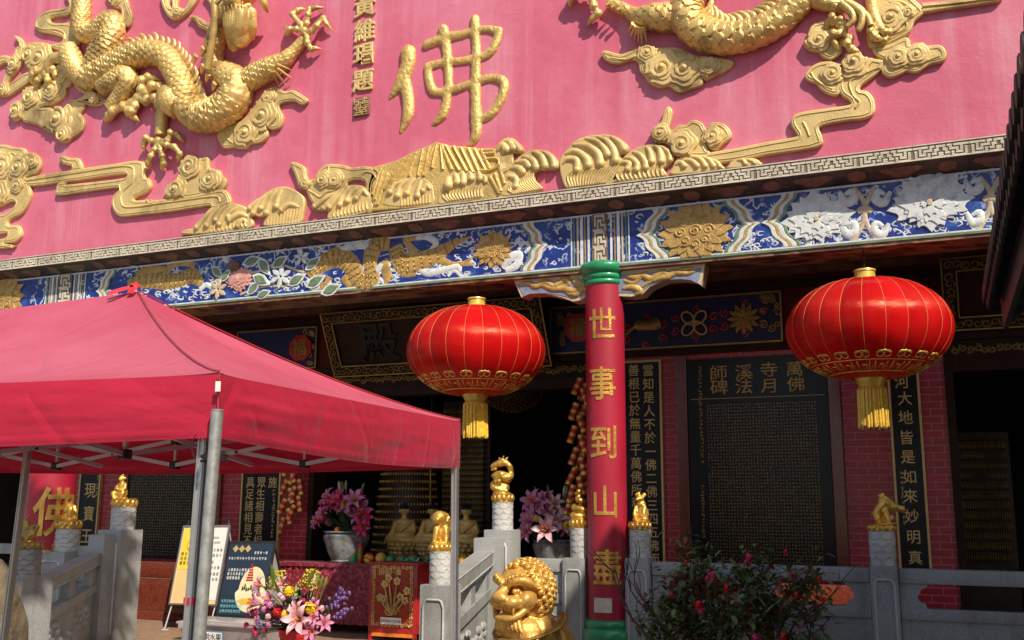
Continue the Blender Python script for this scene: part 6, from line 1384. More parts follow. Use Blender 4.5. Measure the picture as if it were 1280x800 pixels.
zpl = LC.z-3.0*LR; mb = MB(); mb.cbox((LC.x-.42, 7.7, -.36), (LC.x+.42, 8.75, min(zpl, .1)), .02); o = mb.build('lion_pedestal', 'granite', None, 30); tag(o, 'stone pedestal beneath the gold guardian lion', 'pedestal')
# ================================================================== right-hand pavilion
pv = thing('neighbour_pavilion', 'dark tiled pavilion eave in shadow at the upper right edge', 'pavilion', (3.5, 4, -.36))
EX, EZ = .40, 3.33; YE0, YE1 = -3., 8.9
mb = MB(); mb.add([(EX+.1, YE0, EZ+.03), (EX+.1, YE1, EZ+.03), (4.2, YE1, EZ+2.0), (4.2, YE0, EZ+2.0), (EX+.1, YE0, EZ-.05), (EX+.1, YE1, EZ-.05), (4.2, YE1, EZ+1.9), (4.2, YE0, EZ+1.9)], [(0, 3, 2, 1), (4, 5, 6, 7), (0, 1, 5, 4), (1, 2, 6, 5), (2, 3, 7, 6), (3, 0, 4, 7)]); mb.build('roof_slab', 'roof tile dark', pv, 0)
mb = MB(); y = YE0; sdir = Vector((1, 0, .52)).normalized()
while y < YE1:
    p = Vector((EX, y, EZ+.03))
    for j in range(7): 
        q = p+sdir*.24*j+Vector((0, 0, .012*(j % 2))); mb.tube([q+Vector((0, 0, .035)), q+sdir*.25+Vector((0, 0, .02))], [.075, .066], 10)
    mb.lathe([(0, 0), (.07, 0), (.07, .02), (0, .021)], (0, 0, 0), 12); m = len(mb.v); mb.v[-48:] = [(EX-.012+v[2]*-1, y+v[0], EZ+.06+v[1]) for v in mb.v[-48:]]
    y += .20
mb.build('tile_rolls', 'roof tile dark', pv, 50)
mb = MB(); y = YE0+.1
while y < YE1:
    po = [(-.085, .03), (.085, .03), (.07, -.04), (.0, -.085), (-.07, -.04)]; vs = [(EX-.01, y+a, EZ+b) for a, b in po]+[(EX+.012, y+a, EZ+b) for a, b in po]; mb.add(vs, [(0, 1, 2, 3, 4), (9, 8, 7, 6, 5)]+[(i, i+5, (i+1) % 5+5, (i+1) % 5) for i in range(5)]); y += .20
mb.build('drip_tiles', 'roof tile dark', pv, 0)
mb = MB(); mb.cbox((EX+.10, YE0, EZ-.22), (EX+.14, YE1, EZ-.052), .004)
mb.build('fascia_board', 'eave board', pv, 0)
for y in [YE1-.35-.6*i for i in range(14)]:
    mb = MB(); mb.add([(EX+.145, y-.05, EZ-.2), (EX+.145, y+.05, EZ-.2), (3.0, y+.05, EZ+1.2), (3.0, y-.05, EZ+1.2), (EX+.145, y-.05, EZ-.06), (EX+.145, y+.05, EZ-.06), (3.0, y+.05, EZ+1.34), (3.0, y-.05, EZ+1.34)], [(0, 3, 2, 1), (4, 5, 6, 7), (0, 1, 5, 4), (1, 2, 6, 5), (2, 3, 7, 6), (3, 0, 4, 7)]); mb.build('rafter', 'eave board', pv, 0)
mb = MB(); mb.cbox((1.0, YE1-.9, 2.2), (2.9, YE1-.7, 2.95), .01); mb.build('tie_beam', 'eave board', pv, 0)
mb = MB(); mb.box((2.9, YE0, -.36), (3.1, YE1-.4, EZ+1.2)); mb.build('side_wall', 'old wall', pv, 0)
mb = MB(); mb.box((5.2, YE0, EZ), (5.4, 5.0, 8.2)); mb.build('added_upper_wall', 'old wall', pv, 0)  # added and unseen, carries the shading roof
mb = MB(); po = [(2.64, 5.0), (5.0, 5.75), (10, 6.3), (10, .8), (4.0, .8), (3.1, 3.0)]; zz = 8.5  # roof added out of view, outline shaped to shade the right-hand balustrade and shrub
vs = [(x, y, zz) for x, y in po]+[(x, y, zz+.18) for x, y in po]; n = 6
mb.add(vs, [tuple(range(6)), tuple(range(11, 5, -1))]+[(i, i+6, (i+1) % 6+6, (i+1) % 6) for i in range(6)]); mb.build('added_shade_roof', 'roof tile dark', pv, 0)
# ================================================================== offering table and what stands on it
YT = 11.85; TX0 = PY(347, 712, YT).x; TX1 = PY(704, 712, YT).x; TZ = .905
tb = thing('offering_table', 'long offering table under a pleated maroon brocade cloth, across the hall doorway', 'table', ((TX0+TX1)/2, YT+.2, 0))
mb = MB(); mb.cbox((TX0, YT, TZ-.03), (TX1, YT+.42, TZ), .008); mb.build('tabletop', 'maroon brocade', tb, 30)
n = 420; vs = []; fs = []; mrows = 10
for j in range(mrows+1):
    u = j/mrows
    for i in range(n+1):
        s = i/n; x = TX0+(TX1-TX0)*s; ph = x*2*pi/.16
        y = YT-.012-.028*u**.6*(.6+.5*math.sin(ph+1.3*math.sin(x*3)))-.01*u*pnoise(Vector((x*3, u, 1)))
        vs.append((x, y, TZ-.004-(TZ-.12)*u+.008*math.sin(ph)*u))
for j in range(mrows):
    for i in range(n): a = j*(n+1)+i; fs.append((a, a+n+1, a+n+2, a+1))
mb = MB(); mb.add(vs, fs); mb.build('pleated_cloth', 'maroon brocade', tb, 180)
mb = MB()
for i in range(0, n-8, 9):
    x = TX0+(TX1-TX0)*(i+4)/n; po = [(x+.045*math.cos(a), TZ-.012+.04*math.sin(a)) for a in [pi+pi*k/8 for k in range(9)]]
    mb.prism(po, YT-.050, YT-.044)
mb.build('scalloped_trim', 'maroon brocade', tb, 0)
for x in (TX0+.1, TX1-.1):
    mb = MB(); mb.box((x-.03, YT+.06, 0), (x+.03, YT+.12, TZ-.032)); mb.build('leg', 'dark timber', tb, 0)
alt = thing('altar', 'dark altar table inside the doorway carrying the seated statues', 'altar', (-6.3, 12.9, 0))
mb = MB(); mb.cbox((-8.2, 12.6, .86), (-4.4, 13.3, .925), .01); mb.build('altar_top', 'dark timber', alt, 0)
mb = MB(); mb.box((-8.15, 12.65, 0), (-4.45, 13.25, .858)); mb.build('altar_body', 'box red', alt, 0)
# donation box
YB = 11.40; bx0 = PY(461, 750, YB).x; bx1 = PY(521, 750, YB).x; bz1 = PY(490, 703, YB).z
db = thing('donation_box', 'red cabinet donation box with gilt carved front and a DONATIONS card', 'donation box', ((bx0+bx1)/2, YB+.18, 0))
mb = MB(); mb.cbox((bx0-.02, YB-.02, bz1-.035), (bx1+.02, YB+.36, bz1), .008); mb.build('lid', 'box red', db, 30)
mb = MB(); mb.cbox((bx0, YB, .10), (bx1, YB+.34, bz1-.037), .008); mb.build('cabinet', 'box red', db, 30)
bz = lambda py: PY(490, py, YB).z
ix0, ix1, iz0, iz1 = bx0+.055, bx1-.055, bz(783), bz(707)
mb = MB(); mb.box((ix0, YB-.004, iz0), (ix1, YB+.002, iz1)); pnl = mb.build('front_panel', 'box panel', db, 0)
mb = MB(); r7 = random.Random(2)
for x, z in [(ix0+.03+i*(ix1-ix0-.06)/9, zz) for i in range(10) for zz in (iz0+.02, iz1-.02)]+[(xx, iz0+.02+i*(iz1-iz0-.04)/15) for i in range(16) for xx in (ix0+.02, ix1-.02)]:
    a0 = r7.uniform(0, 6); mb.tube([(x+.024*(1-.07*i)*math.cos(a0+i*.7), YB-.012, z+.024*(1-.07*i)*math.sin(a0+i*.7)) for i in range(10)], .007, 5)
mb.build('gilt_fret', 'gold paint', pnl, 60)
mb = MB()
for ch, px in zip('田福種廣', (477, 484, 491, 498.5)): put(mb, ch, PY(px, 714, YB).x, YB-.006, bz(715), .085, 1, .012, .008)
mb.build('inscription', 'gold paint', pnl, 0)
cxx = (ix0+ix1)/2; mb = MB(); zb0 = bz(769)
for a, L, b in ((-.9, .34, .5), (-.45, .42, .3), (-.1, .46, -.2), (.3, .44, -.3), (.7, .40, .3), (1.0, .34, -.6), (-.6, .24, -.6), (.5, .26, .5)):
    p = [Vector((cxx, YB-.014, zb0)), Vector((cxx+math.sin(a)*L*.35, YB-.024, zb0+math.cos(a)*L*.5)), Vector((cxx+math.sin(a+b*.3)*L*.75, YB-.02, zb0+math.cos(a)*L))]
    pp = spline(p, 6); mb.tube(pp, resamp([.010, .016, .003], len(pp)), 6)
    q = p[2]
    for k in range(5): t_ = 2*pi*k/5+a; mb.ell(q+Vector((.032*math.cos(t_), 0, .032*math.sin(t_))), (.024, .012, .024), 8, 6)
for s in (-1, 1): curls(mb, [(cxx+s*.05, zb0+.05, .06, 1.4, 0, s)], YB-.016, .010)
mb.build('gilt_flowers', 'gold paint', pnl, 60)
zc = bz(776); mb = MB(); mb.box((cxx-.15, YB-.034, zc-.042), (cxx+.15, YB-.030, zc+.042)); cdn = mb.build('card', 'white card', db, 0)
mb = MB(); put(mb, 'DONATIONS', cxx, YB-.035, zc, .048, 1, .02, .005); mb.build('lettering', 'ink', cdn, 0)
for x in (bx0+.01, bx1-.05):
    for y in (YB, YB+.30): mb = MB(); mb.box((x, y, 0), (x+.04, y+.04, .099)); mb.build('foot', 'box red', db, 0)
mb = MB(); mb.box((bx0+.052, YB+.004, .055), (bx1-.052, YB+.02, .099)); mb.build('apron', 'petal orange', db, 0)
mb = MB(); mb.box((bx1+.0005, YB+.05, .2), (bx1+.004, YB+.30, bz1-.1)); mb.build('side_panel', 'fruit red', db, 0)
# seated statues
def e3(c, r, *a): return ('e', c, r, *a)
sp = [e3((0, 0, .34), (.20, .15, .12)), e3((0, .02, .52), (.15, .11, .20)), e3((0, .02, .66), (.19, .10, .09)), e3((0, 0, .90), (.085, .085, .105)), ('c', [(0, .02, .7), (0, .01, .84)], [.065, .055]),
      ('c', [(.17, .02, .66), (.22, -.03, .48), (.10, -.16, .42), (0, -.18, .43)], [.065, .06, .05, .04]), ('c', [(-.17, .02, .66), (-.22, -.03, .48), (-.10, -.16, .42), (0, -.18, .41)], [.065, .06, .05, .04]),
      ('c', [(.08, 0, .32), (.30, -.08, .31), (.02, -.20, .32)], [.10, .085, .06]), ('c', [(-.08, 0, .32), (-.30, -.08, .31), (-.02, -.20, .33)], [.10, .085, .06]), e3((.095, .0, .89), (.015, .03, .05)), e3((-.095, .0, .89), (.015, .03, .05)), e3((0, -.085, .89), (.014, .022, .03)),
      ('c', [(.16, -.06, .66), (.02, -.12, .54), (-.1, -.12, .46)], [.03, .03, .03]), ('c', [(-.16, -.04, .66), (-.2, -.1, .5), (-.28, -.1, .38)], [.04, .045, .05])]
body_me = blob(sp, .016, 2)
bud = thing('seated_statue', 'left seated golden Buddha statue, on a lotus seat above the donation box', 'statue', (0, 0, 0), 0, 'row of seated golden Buddha statues')
link('statue_body', body_me, 'skin gold', bud, (0, 0, 0))
mb = MB(); mb.ell((0, .01, .945), (.092, .095, .075), 14, 10); mb.ell((0, .02, 1.02), (.04, .04, .035), 10, 8)
for i in range(40): a = i*2.4; h = i/40; mb.ell((.088*math.cos(a)*math.sqrt(1-h*h*.8), .01+.09*math.sin(a)*math.sqrt(1-h*h*.8), .94+.075*h), .016, 6, 5)
mb.build('hair', 'black hair', bud, 60, (0, 0, 0))
mb = MB()
for row, (z, r, n2, s) in enumerate(((.22, .27, 14, .075), (.14, .27, 14, .075), (.05, .24, 12, .07))):
    for i in range(n2): a = 2*pi*(i+.5*row)/n2; mb.ell((r*math.cos(a), r*.85*math.sin(a), z), (s, s, s*.8), 8, 6)
mb.lathe([(.22, -.06), (.26, -.04), (.2, 0), (.22, .05), (.26, .25), (0, .26)], (0, 0, 0), 24); mb.build('lotus_seat', 'gold paint', bud, 60, (0, 0, 0))
for i, (px, lab) in enumerate(((504, None), (540, 'middle seated golden Buddha statue, partly hidden by the lion-cub pillar'), (582, 'right seated golden Buddha statue, just right of the thin canopy leg'))):
    p = PY(px, 690, 12.85); o = bud if i == 0 else dup(bud, (0, 0, 0), label=lab)
    o.location = (p.x, 12.85, .975); o.scale = (.70,)*3; o.rotation_euler = (0, 0, .25)
# flowers
def lily_mesh(name, mats, open_=1.0):
    mb = MB()
    for i in range(6):
        a = 2*pi*i/6; w_ = .022 if i % 2 else .017; rows = []
        for j in range(6):
            u = j/5; r = .012+.085*u**1.2*open_; z = .075*math.sin(u*1.9)-.03*u**3; ww = w_*math.sin(pi*min(1, .12+u*.9))*1.0
            cx_, cy_ = r*math.cos(a), r*math.sin(a); tx, ty = -math.sin(a), math.cos(a); rows.append([(cx_-tx*ww, cy_-ty*ww, z+.006), (cx_, cy_, z), (cx_+tx*ww, cy_+ty*ww, z+.006)])
        vs = [p for r_ in rows for p in r_]; fs = []
        for j in range(5):
            for k in range(2): q = j*3+k; fs.append((q, q+1, q+4, q+3))
        mb.add(vs, fs, 0)
    for i in range(5): a = 2*pi*i/5; mb.tube([(0, 0, 0), (.018*math.cos(a), .018*math.sin(a), .085)], [.002, .004], 4, 1)
    mb.tube([(0, 0, .01), (0, 0, -.05)], [.01, .006], 5, 2)
    me = bpy.data.meshes.new(name); me.from_pydata(mb.v, [], mb.f); me.polygons.foreach_set('material_index', mb.m); me.polygons.foreach_set('use_smooth', [True]*len(me.polygons))
    for m in mats: me.materials.append(MATS[m])
    return me
def puff_mesh(name, m, seed, R=.04, n=26):
    r_ = random.Random(seed); mb = MB()
    for i in range(n):
        ph = math.acos(1-1.5*(i+.5)/n); a = i*2.4; v = Vector((math.sin(ph)*math.cos(a), math.sin(ph)*math.sin(a), math.cos(ph))); x = v.orthogonal().normalized(); y = v.cross(x); s = R*.42
        c = v*R*.75; k = r_.uniform(.8, 1.2)
        mb.add([(c+x*s*k+v*R*.15)[:], (c+y*s*.8+v*R*.32)[:], (c-x*s*k+v*R*.15)[:], (c-y*s*.8-v*R*.05)[:], (c+v*R*.05)[:]], [(0, 1, 4), (1, 2, 4), (2, 3, 4), (3, 0, 4)])
    mb.ell((0, 0, 0), R*.8, 10, 8)
    me = bpy.data.meshes.new(name); me.from_pydata(mb.v, [], mb.f); me.polygons.foreach_set('use_smooth', [True]*len(me.polygons)); me.materials.append(MATS[m]); return me
FL = {'lily_pink': lily_mesh('lily', ['petal pink', 'petal orange', 'leaf light']), 'lily_mag': lily_mesh('lily', ['petal magenta', 'petal orange', 'leaf light']), 'lily_pale': lily_mesh('lily', ['petal pale', 'petal orange', 'leaf light']),
      'yellow': puff_mesh('chrysanthemum', 'petal yellow', 1, .055, 40), 'carn': puff_mesh('carnation', 'petal pink', 2, .036), 'carnpale': puff_mesh('carnation', 'petal pale', 3, .036), 'red': puff_mesh('rose', 'petal red', 4, .05, 34), 'violet': puff_mesh('statice', 'petal violet', 5, .026, 16), 'orange': puff_mesh('marigold', 'petal orange', 6, .04), 'mag': puff_mesh('orchid', 'petal magenta', 7, .03, 14)}
KN = {'lily_pink': 'lily', 'lily_mag': 'lily', 'lily_pale': 'lily', 'yellow': 'chrysanthemum', 'carn': 'carnation', 'carnpale': 'carnation', 'red': 'rose', 'violet': 'statice', 'orange': 'marigold', 'mag': 'orchid'}
def blossom(par, kind, loc, facing, s=1.):
    o = bpy.data.objects.new(KN[kind], FL[kind]); COL.objects.link(o); o.parent = par; o.location = loc; o.rotation_euler = Vector(facing).to_track_quat('Z', 'Y').to_euler(); o.scale = (s,)*3; return o
def leafblade(mb, p, d, L, W, mi=None, bend=.3):
    d = Vector(d).normalized(); side = d.cross(Vector((0, 0, 1))); side = side.normalized() if side.length > .01 else Vector((1, 0, 0)); up = side.cross(d)
    vs = []; N = 5
    for j in range(N+1):
        u = j/N; c = Vector(p)+d*L*u-up*bend*L*u*u*.5*-1*(-1); w_ = W*math.sin(pi*(.06+.94*u)**.8)*.5 if u < 1 else 0
        vs += [(c-side*w_+up*w_*.3)[:], c[:], (c+side*w_+up*w_*.3)[:]]
    fs = []
    for j in range(N):
        for k in range(2): q = j*3+k; fs.append((q, q+1, q+4, q+3))
    mb.add(vs, fs, mi)
def bouquet(par, base, spots, seed, nleaf=50, R=.3, H=.35, lm=('leaf green', 'leaf light'), buds=6):
    r_ = random.Random(seed); mb = MB()
    for kind, dx, dz, dy, s in spots:
        p = base+Vector((dx, dy, dz)); f = Vector((dx*1.4+r_.uniform(-.3, .3), -1.1+r_.uniform(-.4, .3), dz*.9+r_.uniform(-.2, .4))); blossom(par, kind, p-pw(par), f, s)
        pp = spline([base+Vector((dx*.12, 0, -.02)), base+Vector((dx*.5, dy*.5+.02, dz*.55)), p+Vector((0, .01, -.01))], 5); mb.tube(pp, .0045, 5, 0)
    for i in range(nleaf):
        a = r_.uniform(-1.45, 1.45); rr = r_.uniform(.1, .9); p = base+Vector((math.sin(a)*R*rr, r_.uniform(-.16, .14), math.cos(a)*H*rr*.9)); d = Vector((math.sin(a)+r_.uniform(-.5, .5), r_.uniform(-.8, .4), math.cos(a)*.8+r_.uniform(-.5, .4)))
        leafblade(mb, p, d, r_.uniform(.09, .2), r_.uniform(.025, .05), 0 if r_.random() < .75 else 1, r_.uniform(-.1, .5))
    mb.build('foliage', list(lm), par, 60)
    for i in range(buds):
        a = r_.uniform(-.9, .9); p = base+Vector((math.sin(a)*R*.9, r_.uniform(-.05, .1), H*(.85+.3*math.cos(a)))); d = Vector((math.sin(a)*.5, 0, 1)).normalized(); q = MB(); q.tube([p-d*.22, p-d*.02], .004, 5); q.tube(spline([p-d*.03, p+d*.03, p+d*.08, p+d*.12], 3), resamp([.006, .018, .016, .003], 10), 8); q.build('flower_bud', r_.choice(('leaf light', 'petal pale', 'leaf light')), par, 60)
def pw(par): return Vector(par.location)
def potted(label, px, py0, py1, rpx, Y, spots, seed, R, H, z0=TZ):
    c = PY(px, py1, Y); k = pxm(px, py1, Y); h = (py1-py0)*k; r = rpx*k
    t = thing('flower_vase', label, 'flower vase', (c.x, Y, z0), 0, 'glazed pots of lilies on the offering table')
    mb = MB(); mb.lathe([(r*.62, 0), (r*.66, .02), (r*.62, .04), (r*.8, h*.35), (r*.98, h*.72), (r*1.0, h*.86), (r*.9, h*.93), (r*1.02, h*.97), (r*1.0, h), (r*.86, h), (r*.84, h*.9), (0, h*.88)], (0, 0, 0), 40); mb.build('pot', 'glazed pot', t, 50, (0, 0, 0))
    mb = MB()
    for ch, a in zip('萬佛寺', (-.25, .05, .35)):
        vs, fs = glyph(ch, .02, .01); aa = -pi/2+a; rr = r*.93; vs = [(( rr+.012-v[1]*.3)*math.cos(aa+v[0]*.09/rr), (rr+.012-v[1]*.3)*math.sin(aa+v[0]*.09/rr), h*.55+v[2]*.12) for v in vs]; mb.add(vs, fs)
    bouquet(t, Vector((c.x, Y, z0+h)), spots, seed, 70, R, H)
r8 = random.Random(12)
def spread(kinds, n, R, H, r_, s=(1., 1.5)):
    o = []
    for i in range(n):
        a = -1.35+2.7*(i+.5)/n+r_.uniform(-.15, .15); q = r_.uniform(.5, 1.); o.append((r_.choice(kinds), math.sin(a)*R*q, max(.03, math.cos(a)*H*q), r_.uniform(-.16, .06), r_.uniform(*s)))
    return o
potted('glazed pot of pink and magenta lilies at the left end of the offering table', 432, 668, 704, 27, 12.05, spread(['lily_pink', 'lily_mag', 'lily_pink', 'carn'], 26, .48, .52, r8, (1.2, 1.9))+[('yellow', .02, .36, -.16, .7), ('orange', .03, .02, -.28, 1.0)], 3, .42, .5)
potted('glazed pot of pink lilies with small yellow flowers, right of the dragon pillar', 691, 669, 704, 25, 12.05, spread(['lily_pink', 'lily_pale', 'lily_pink'], 18, .40, .56, r8, (1.2, 1.9))+[('yellow', -.14, .26, -.2, .75), ('yellow', .04, .2, -.22, .75), ('yellow', .24, .18, -.2, .75), ('lily_pale', .03, .12, -.28, 2.0), ('lily_pink', -.22, .1, -.25, 1.4)], 5, .38, .5)
# fruit on the table
def fruit(name, label, px, pyc, rpx, Y, mname, shape=(1, 1, 1.05), wrap=None, cat='fruit'):
    k = pxm(px, pyc, Y); x = PY(px, pyc, Y).x; r = rpx*k
    t = thing(name, label, cat, (x, Y, TZ), 0, 'offerings of fruit on the table'); mb = MB(); mb.ell((0, 0, r*shape[2]), (r*shape[0], r*shape[1], r*shape[2]), 20, 14); mb.build('fruit_body', mname, t, 180, (0, 0, 0))
    mb = MB(); mb.tube([(0, 0, 2*r*shape[2]-.004), (.004, 0, 2*r*shape[2]+.02)], [.008, .005], 6); mb.build('stalk', 'bark', t, 60, (0, 0, 0))
    if wrap:
        mb = MB(); pts = [Vector((r*1.02*math.cos(a), r*1.02*math.sin(a), r*shape[2]*1.0+.3*r*math.sin(a*3))) for a in [2*pi*i/40 for i in range(41)]]; mb.tube(pts, r*.22, 6, flat=Vector((0, 0, 1)), flatk=.4); mb.build('paper_band', wrap, t, 60, (0, 0, 0))
        mb = MB()
        for i in range(6): a = i*1.05; mb.ell((r*.4*math.cos(a), r*.4*math.sin(a), 2*r*shape[2]*.95), (r*.35, r*.3, r*.22), 8, 6)
        mb.build('paper_bow', 'fruit red', t, 60, (0, 0, 0))
fruit('pomelo', 'yellow pomelo just right of the thin canopy leg', 579, 698, 6.2, 11.90, 'pomelo skin', (1, 1, 1.15))
fruit('pomelo', 'yellow pomelo nearest to the stair newel block', 592, 699, 6, 11.90, 'pomelo skin', (.95, 1, 1.2))
fruit('melon', 'pale yellow melon above the left edge of the donation box', 476, 696, 6.4, 11.92, 'fruit yellow', (1, 1, 1.05))
fruit('wrapped_fruit', 'orange fruit with a red paper top beside the red candle', 461, 697, 6.2, 11.92, 'pomelo skin', (1, 1, .95), 'fruit red')
fruit('wrapped_melon', 'leftmost green wrapped melon above the donation box', 488, 695.5, 5.6, 11.92, 'melon green', (1, 1, 1), None)
fruit('wrapped_melon', 'green melon with a pale band, second of the row above the donation box', 502, 695, 6, 11.92, 'melon green', (1, 1, 1), 'petal pale')
fruit('wrapped_melon', 'green melon with a white band, third of the row above the donation box', 516, 694.5, 6.6, 11.92, 'melon green', (1, 1, 1), 'white card')
fruit('wrapped_melon', 'green melon touching the lion-cub pillar in the picture', 534, 695, 6, 11.92, 'melon green', (1, 1, 1.1), 'fruit red')
x = PY(450, 694, 11.98).x; t = thing('red_candle', 'thick red candle standing between the lily pot and the wrapped fruit', 'candle', (x, 11.98, TZ)); mb = MB(); mb.lathe([(.055, 0), (.055, .01), (.04, .02), (.04, .26), (.034, .27), (0, .265)], (0, 0, 0), 20); mb.build('wax', 'firecracker red', t, 50, (0, 0, 0)); mb = MB(); mb.lathe([(.0405, .05), (.0412, .055), (.0412, .19), (.0405, .2)], (0, 0, 0), 20); mb.build('gold_band', 'dull gold', t, 50, (0, 0, 0)); mb = MB(); mb.tube([(0, 0, .265), (.004, 0, .29)], .003, 5); mb.build('wick', 'ink', t, 60, (0, 0, 0))
x = PY(441, 697, 11.98).x; t = thing('green_jar', 'green glass jar right beside the lily pot', 'jar', (x, 11.98, TZ)); mb = MB(); mb.lathe([(.055, 0), (.065, .03), (.06, .1), (.035, .14), (.03, .17), (.036, .175), (0, .176)], (0, 0, 0), 24); mb.build('jar_body', 'melon green', t, 50, (0, 0, 0)); mb = MB(); mb.lathe([(.037, .177), (.037, .2), (0, .202)], (0, 0, 0), 20); mb.build('lid', 'dull gold', t, 50, (0, 0, 0))
# ================================================================== notice stand and poster board
def quadframe(TLp, TRp, BRp, BLp): 
    o = BLp; ux = BRp-BLp; uz = TLp-BLp; n_ = ux.cross(uz).normalized(); n_ = n_ if n_.y < 0 else -n_
    return (lambda u, v, d=0: o+ux*u+uz*v+n_*d), ux.normalized(), uz.normalized(), n_, ux.length, uz.length
def panel(mb, at, u0, u1, v0, v1, d0, d1, mi=None):
    vs = [at(u, v, d)[:] for d in (d0, d1) for u, v in ((u0, v0), (u1, v0), (u1, v1), (u0, v1))]; mb.add(vs, [(0, 3, 2, 1), (4, 5, 6, 7), (0, 1, 5, 4), (1, 2, 6, 5), (2, 3, 7, 6), (3, 0, 4, 7)], mi)
def writing(mb, ch, at, ux, uz, nn, u, v, size, d, sx=1., off=.0):
    vs, fs = glyph(ch, .02, off); o = at(u, v, d); mb.add([(o+ux*p[0]*size*sx+uz*p[2]*size-nn*p[1]*size*.3)[:] for p in vs], fs)
YN = 11.15
at, ux, uz, nn, WW, HH = quadframe(PY(231, 659, YN+.28), PY(286, 659, YN+.28), PY(269.5, 755.5, YN), PY(213, 754, YN))
ns = thing('notice_stand', 'silver A-frame notice stand with yellow and white sheets, behind the canopy poles', 'sign stand', (at(.5, 0).x, YN+.2, 0))
mb = MB()
for u0, u1, v0, v1 in ((-.03, 1.03, -.02, .0), (-.03, 1.03, 1.0, 1.02), (-.03, 0, 0, 1), (1, 1.03, 0, 1)): panel(mb, at, u0, u1, v0, v1, -.014, .014)
mb.build('frame', 'aluminium', ns, 0)
mb = MB(); panel(mb, at, 0, 1, 0, 1, -.01, .002); mb.build('backing', 'cream card', ns, 0)
mb = MB(); panel(mb, at, .02, .47, .44, .985, .003, .005); ys = mb.build('yellow_sheet', 'yellow card', ns, 0)
mb = MB(); panel(mb, at, .50, .985, .05, .985, .003, .005); ws = mb.build('white_sheet', 'white card', ns, 0)
mb = MB()
for s, v, sz in (('Please', .86, .062), ('Stay quiet', .79, .058)): writing(mb, s, at, ux, uz, nn, .74, v, sz, .006, .9, .004)
for i, v in enumerate((.69, .62, .53, .46, .38, .31)):
    for j in range(6 if i != 2 else 4): writing(mb, '請保持安靜肅誦經大殿'[(i*3+j) % 10], at, ux, uz, nn, .56+j*.074, v, .05, .006, .8, .006)
mb.build('lettering', 'ink', ws, 0)
mb = MB()
for i, v in enumerate((.64, .58, .52)):
    for j in range(5): writing(mb, '請勿拍照攝影進入'[(i*2+j) % 8], at, ux, uz, nn, .07+j*.085, v, .055, .006, .9, .010)
for s, v in (('No photo', .94), ('or video', .90), ('in hall', .86)): writing(mb, s, at, ux, uz, nn, .25, v, .045, .006, .9, .003)
mb.build('lettering', 'ink', ys, 0)
mb = MB(); c0 = at(.25, .755, .006); mb.tube([c0+ux*.075*math.cos(a)+uz*.075*math.sin(a) for a in [2*pi*i/32 for i in range(33)]], .008, 6); mb.bar(c0-ux*.05-uz*.05, c0+ux*.05+uz*.05, .012, .004); mb.build('prohibition_mark', 'petal orange', ys, 60)
mb = MB(); mb.obox(c0-nn*.0005, ux*.04, uz*.026, nn*.0012); mb.obox(c0+uz*.03, ux*.014, uz*.01, nn*.0012); mb.build('camera_symbol', 'ink', ys, 0)
mb = MB(); pts = spline([at(.0, .0, -.02)-uz*.0, at(-.02, -.1, -.02), at(-.03, -.24, -.03)], 4); 
for u in (.02, .98):
    a = at(u, 0, -.02); b = Vector((a.x-.02, a.y-.1, .0)); q = MB(); q.tube([a, b], .011, 8); q.tube([b+Vector((-.03, -.02, .006)), b+Vector((.05, .03, .006))], .010, 6); q.build('leg', 'white tube', ns, 60)
    a = at(u, .98, -.03); b = Vector((a.x, a.y+.42, 0)); q = MB(); q.tube([a, b], .011, 8); q.build('leg', 'white tube', ns, 60)
q = MB(); q.tube(spline([at(.03, 1.0, -.02), at(.05, 1.07, -.02), at(.12, 1.09, -.02), at(.88, 1.09, -.02), at(.96, 1.07, -.02), at(.98, 1.0, -.02)], 5), .011, 8); q.build('carrying_hoop', 'black plastic', ns, 60)
YQ = 11.0
at, ux, uz, nn, WW, HH = quadframe(PY(288, 678, YQ+.3), PY(343, 678, YQ+.3), PY(327, 772, YQ), PY(270, 770, YQ))
ps = thing('poster_board', 'navy poster board with white lettering and a pale egg-shaped picture', 'poster board', (at(.5, 0).x, YQ+.2, 0))
mb = MB(); panel(mb, at, -.02, 1.02, -.02, 1.02, -.02, .0); mb.build('board', 'black plastic', ps, 0)
mb = MB(); panel(mb, at, .02, .98, .02, .98, .001, .004); pst = mb.build('poster', 'sign navy', ps, 0)
mb = MB()
for u in (.16, .30, .44): c0 = at(u, .91, .006); mb.add([(c0+ux*.05)[:], (c0+uz*.05)[:], (c0-ux*.05)[:], (c0-uz*.05)[:]], [(0, 1, 2, 3)])
mb.build('gold_title', 'letter gold', pst, 0)
mb = MB()
for (v, u0, n_, sz, s_) in ((.855, .62, 5, .04, '齋宴會一'), (.775, .06, 14, .045, '千年十載'), (.62, .10, 8, .045, '心懷善念'), (.565, .10, 7, .045, '素食共享'), (.51, .10, 5, .045, '福慧雙')):
    for j in range(n_): writing(mb, s_[j % len(s_)], at, ux, uz, nn, u0+j*.062, v, sz, .006, .8, .008)
mb.build('lettering', 'white card', pst, 0)
mb = MB()
for v in (.20, .135, .07):
    for j in range(8): writing(mb, '有關活動詳情查詢'[(j+int(v*40)) % 8], at, ux, uz, nn, .08+j*.06, v, .045, .006, .8, .008)
mb.build('lettering', 'sign teal', pst, 0)
mb = MB(); c0 = at(.68, .36, .005); po = [(c0+ux*.26*math.cos(a)*(1 if math.sin(a) < 0 else .8)+uz*.30*math.sin(a))[:] for a in [2*pi*i/40 for i in range(40)]]; mb.add(po, [tuple(range(40))]); mb.build('egg_shape', 'fruit pale', pst, 0)
mb = MB(); c0 = at(.60, .47, .007)
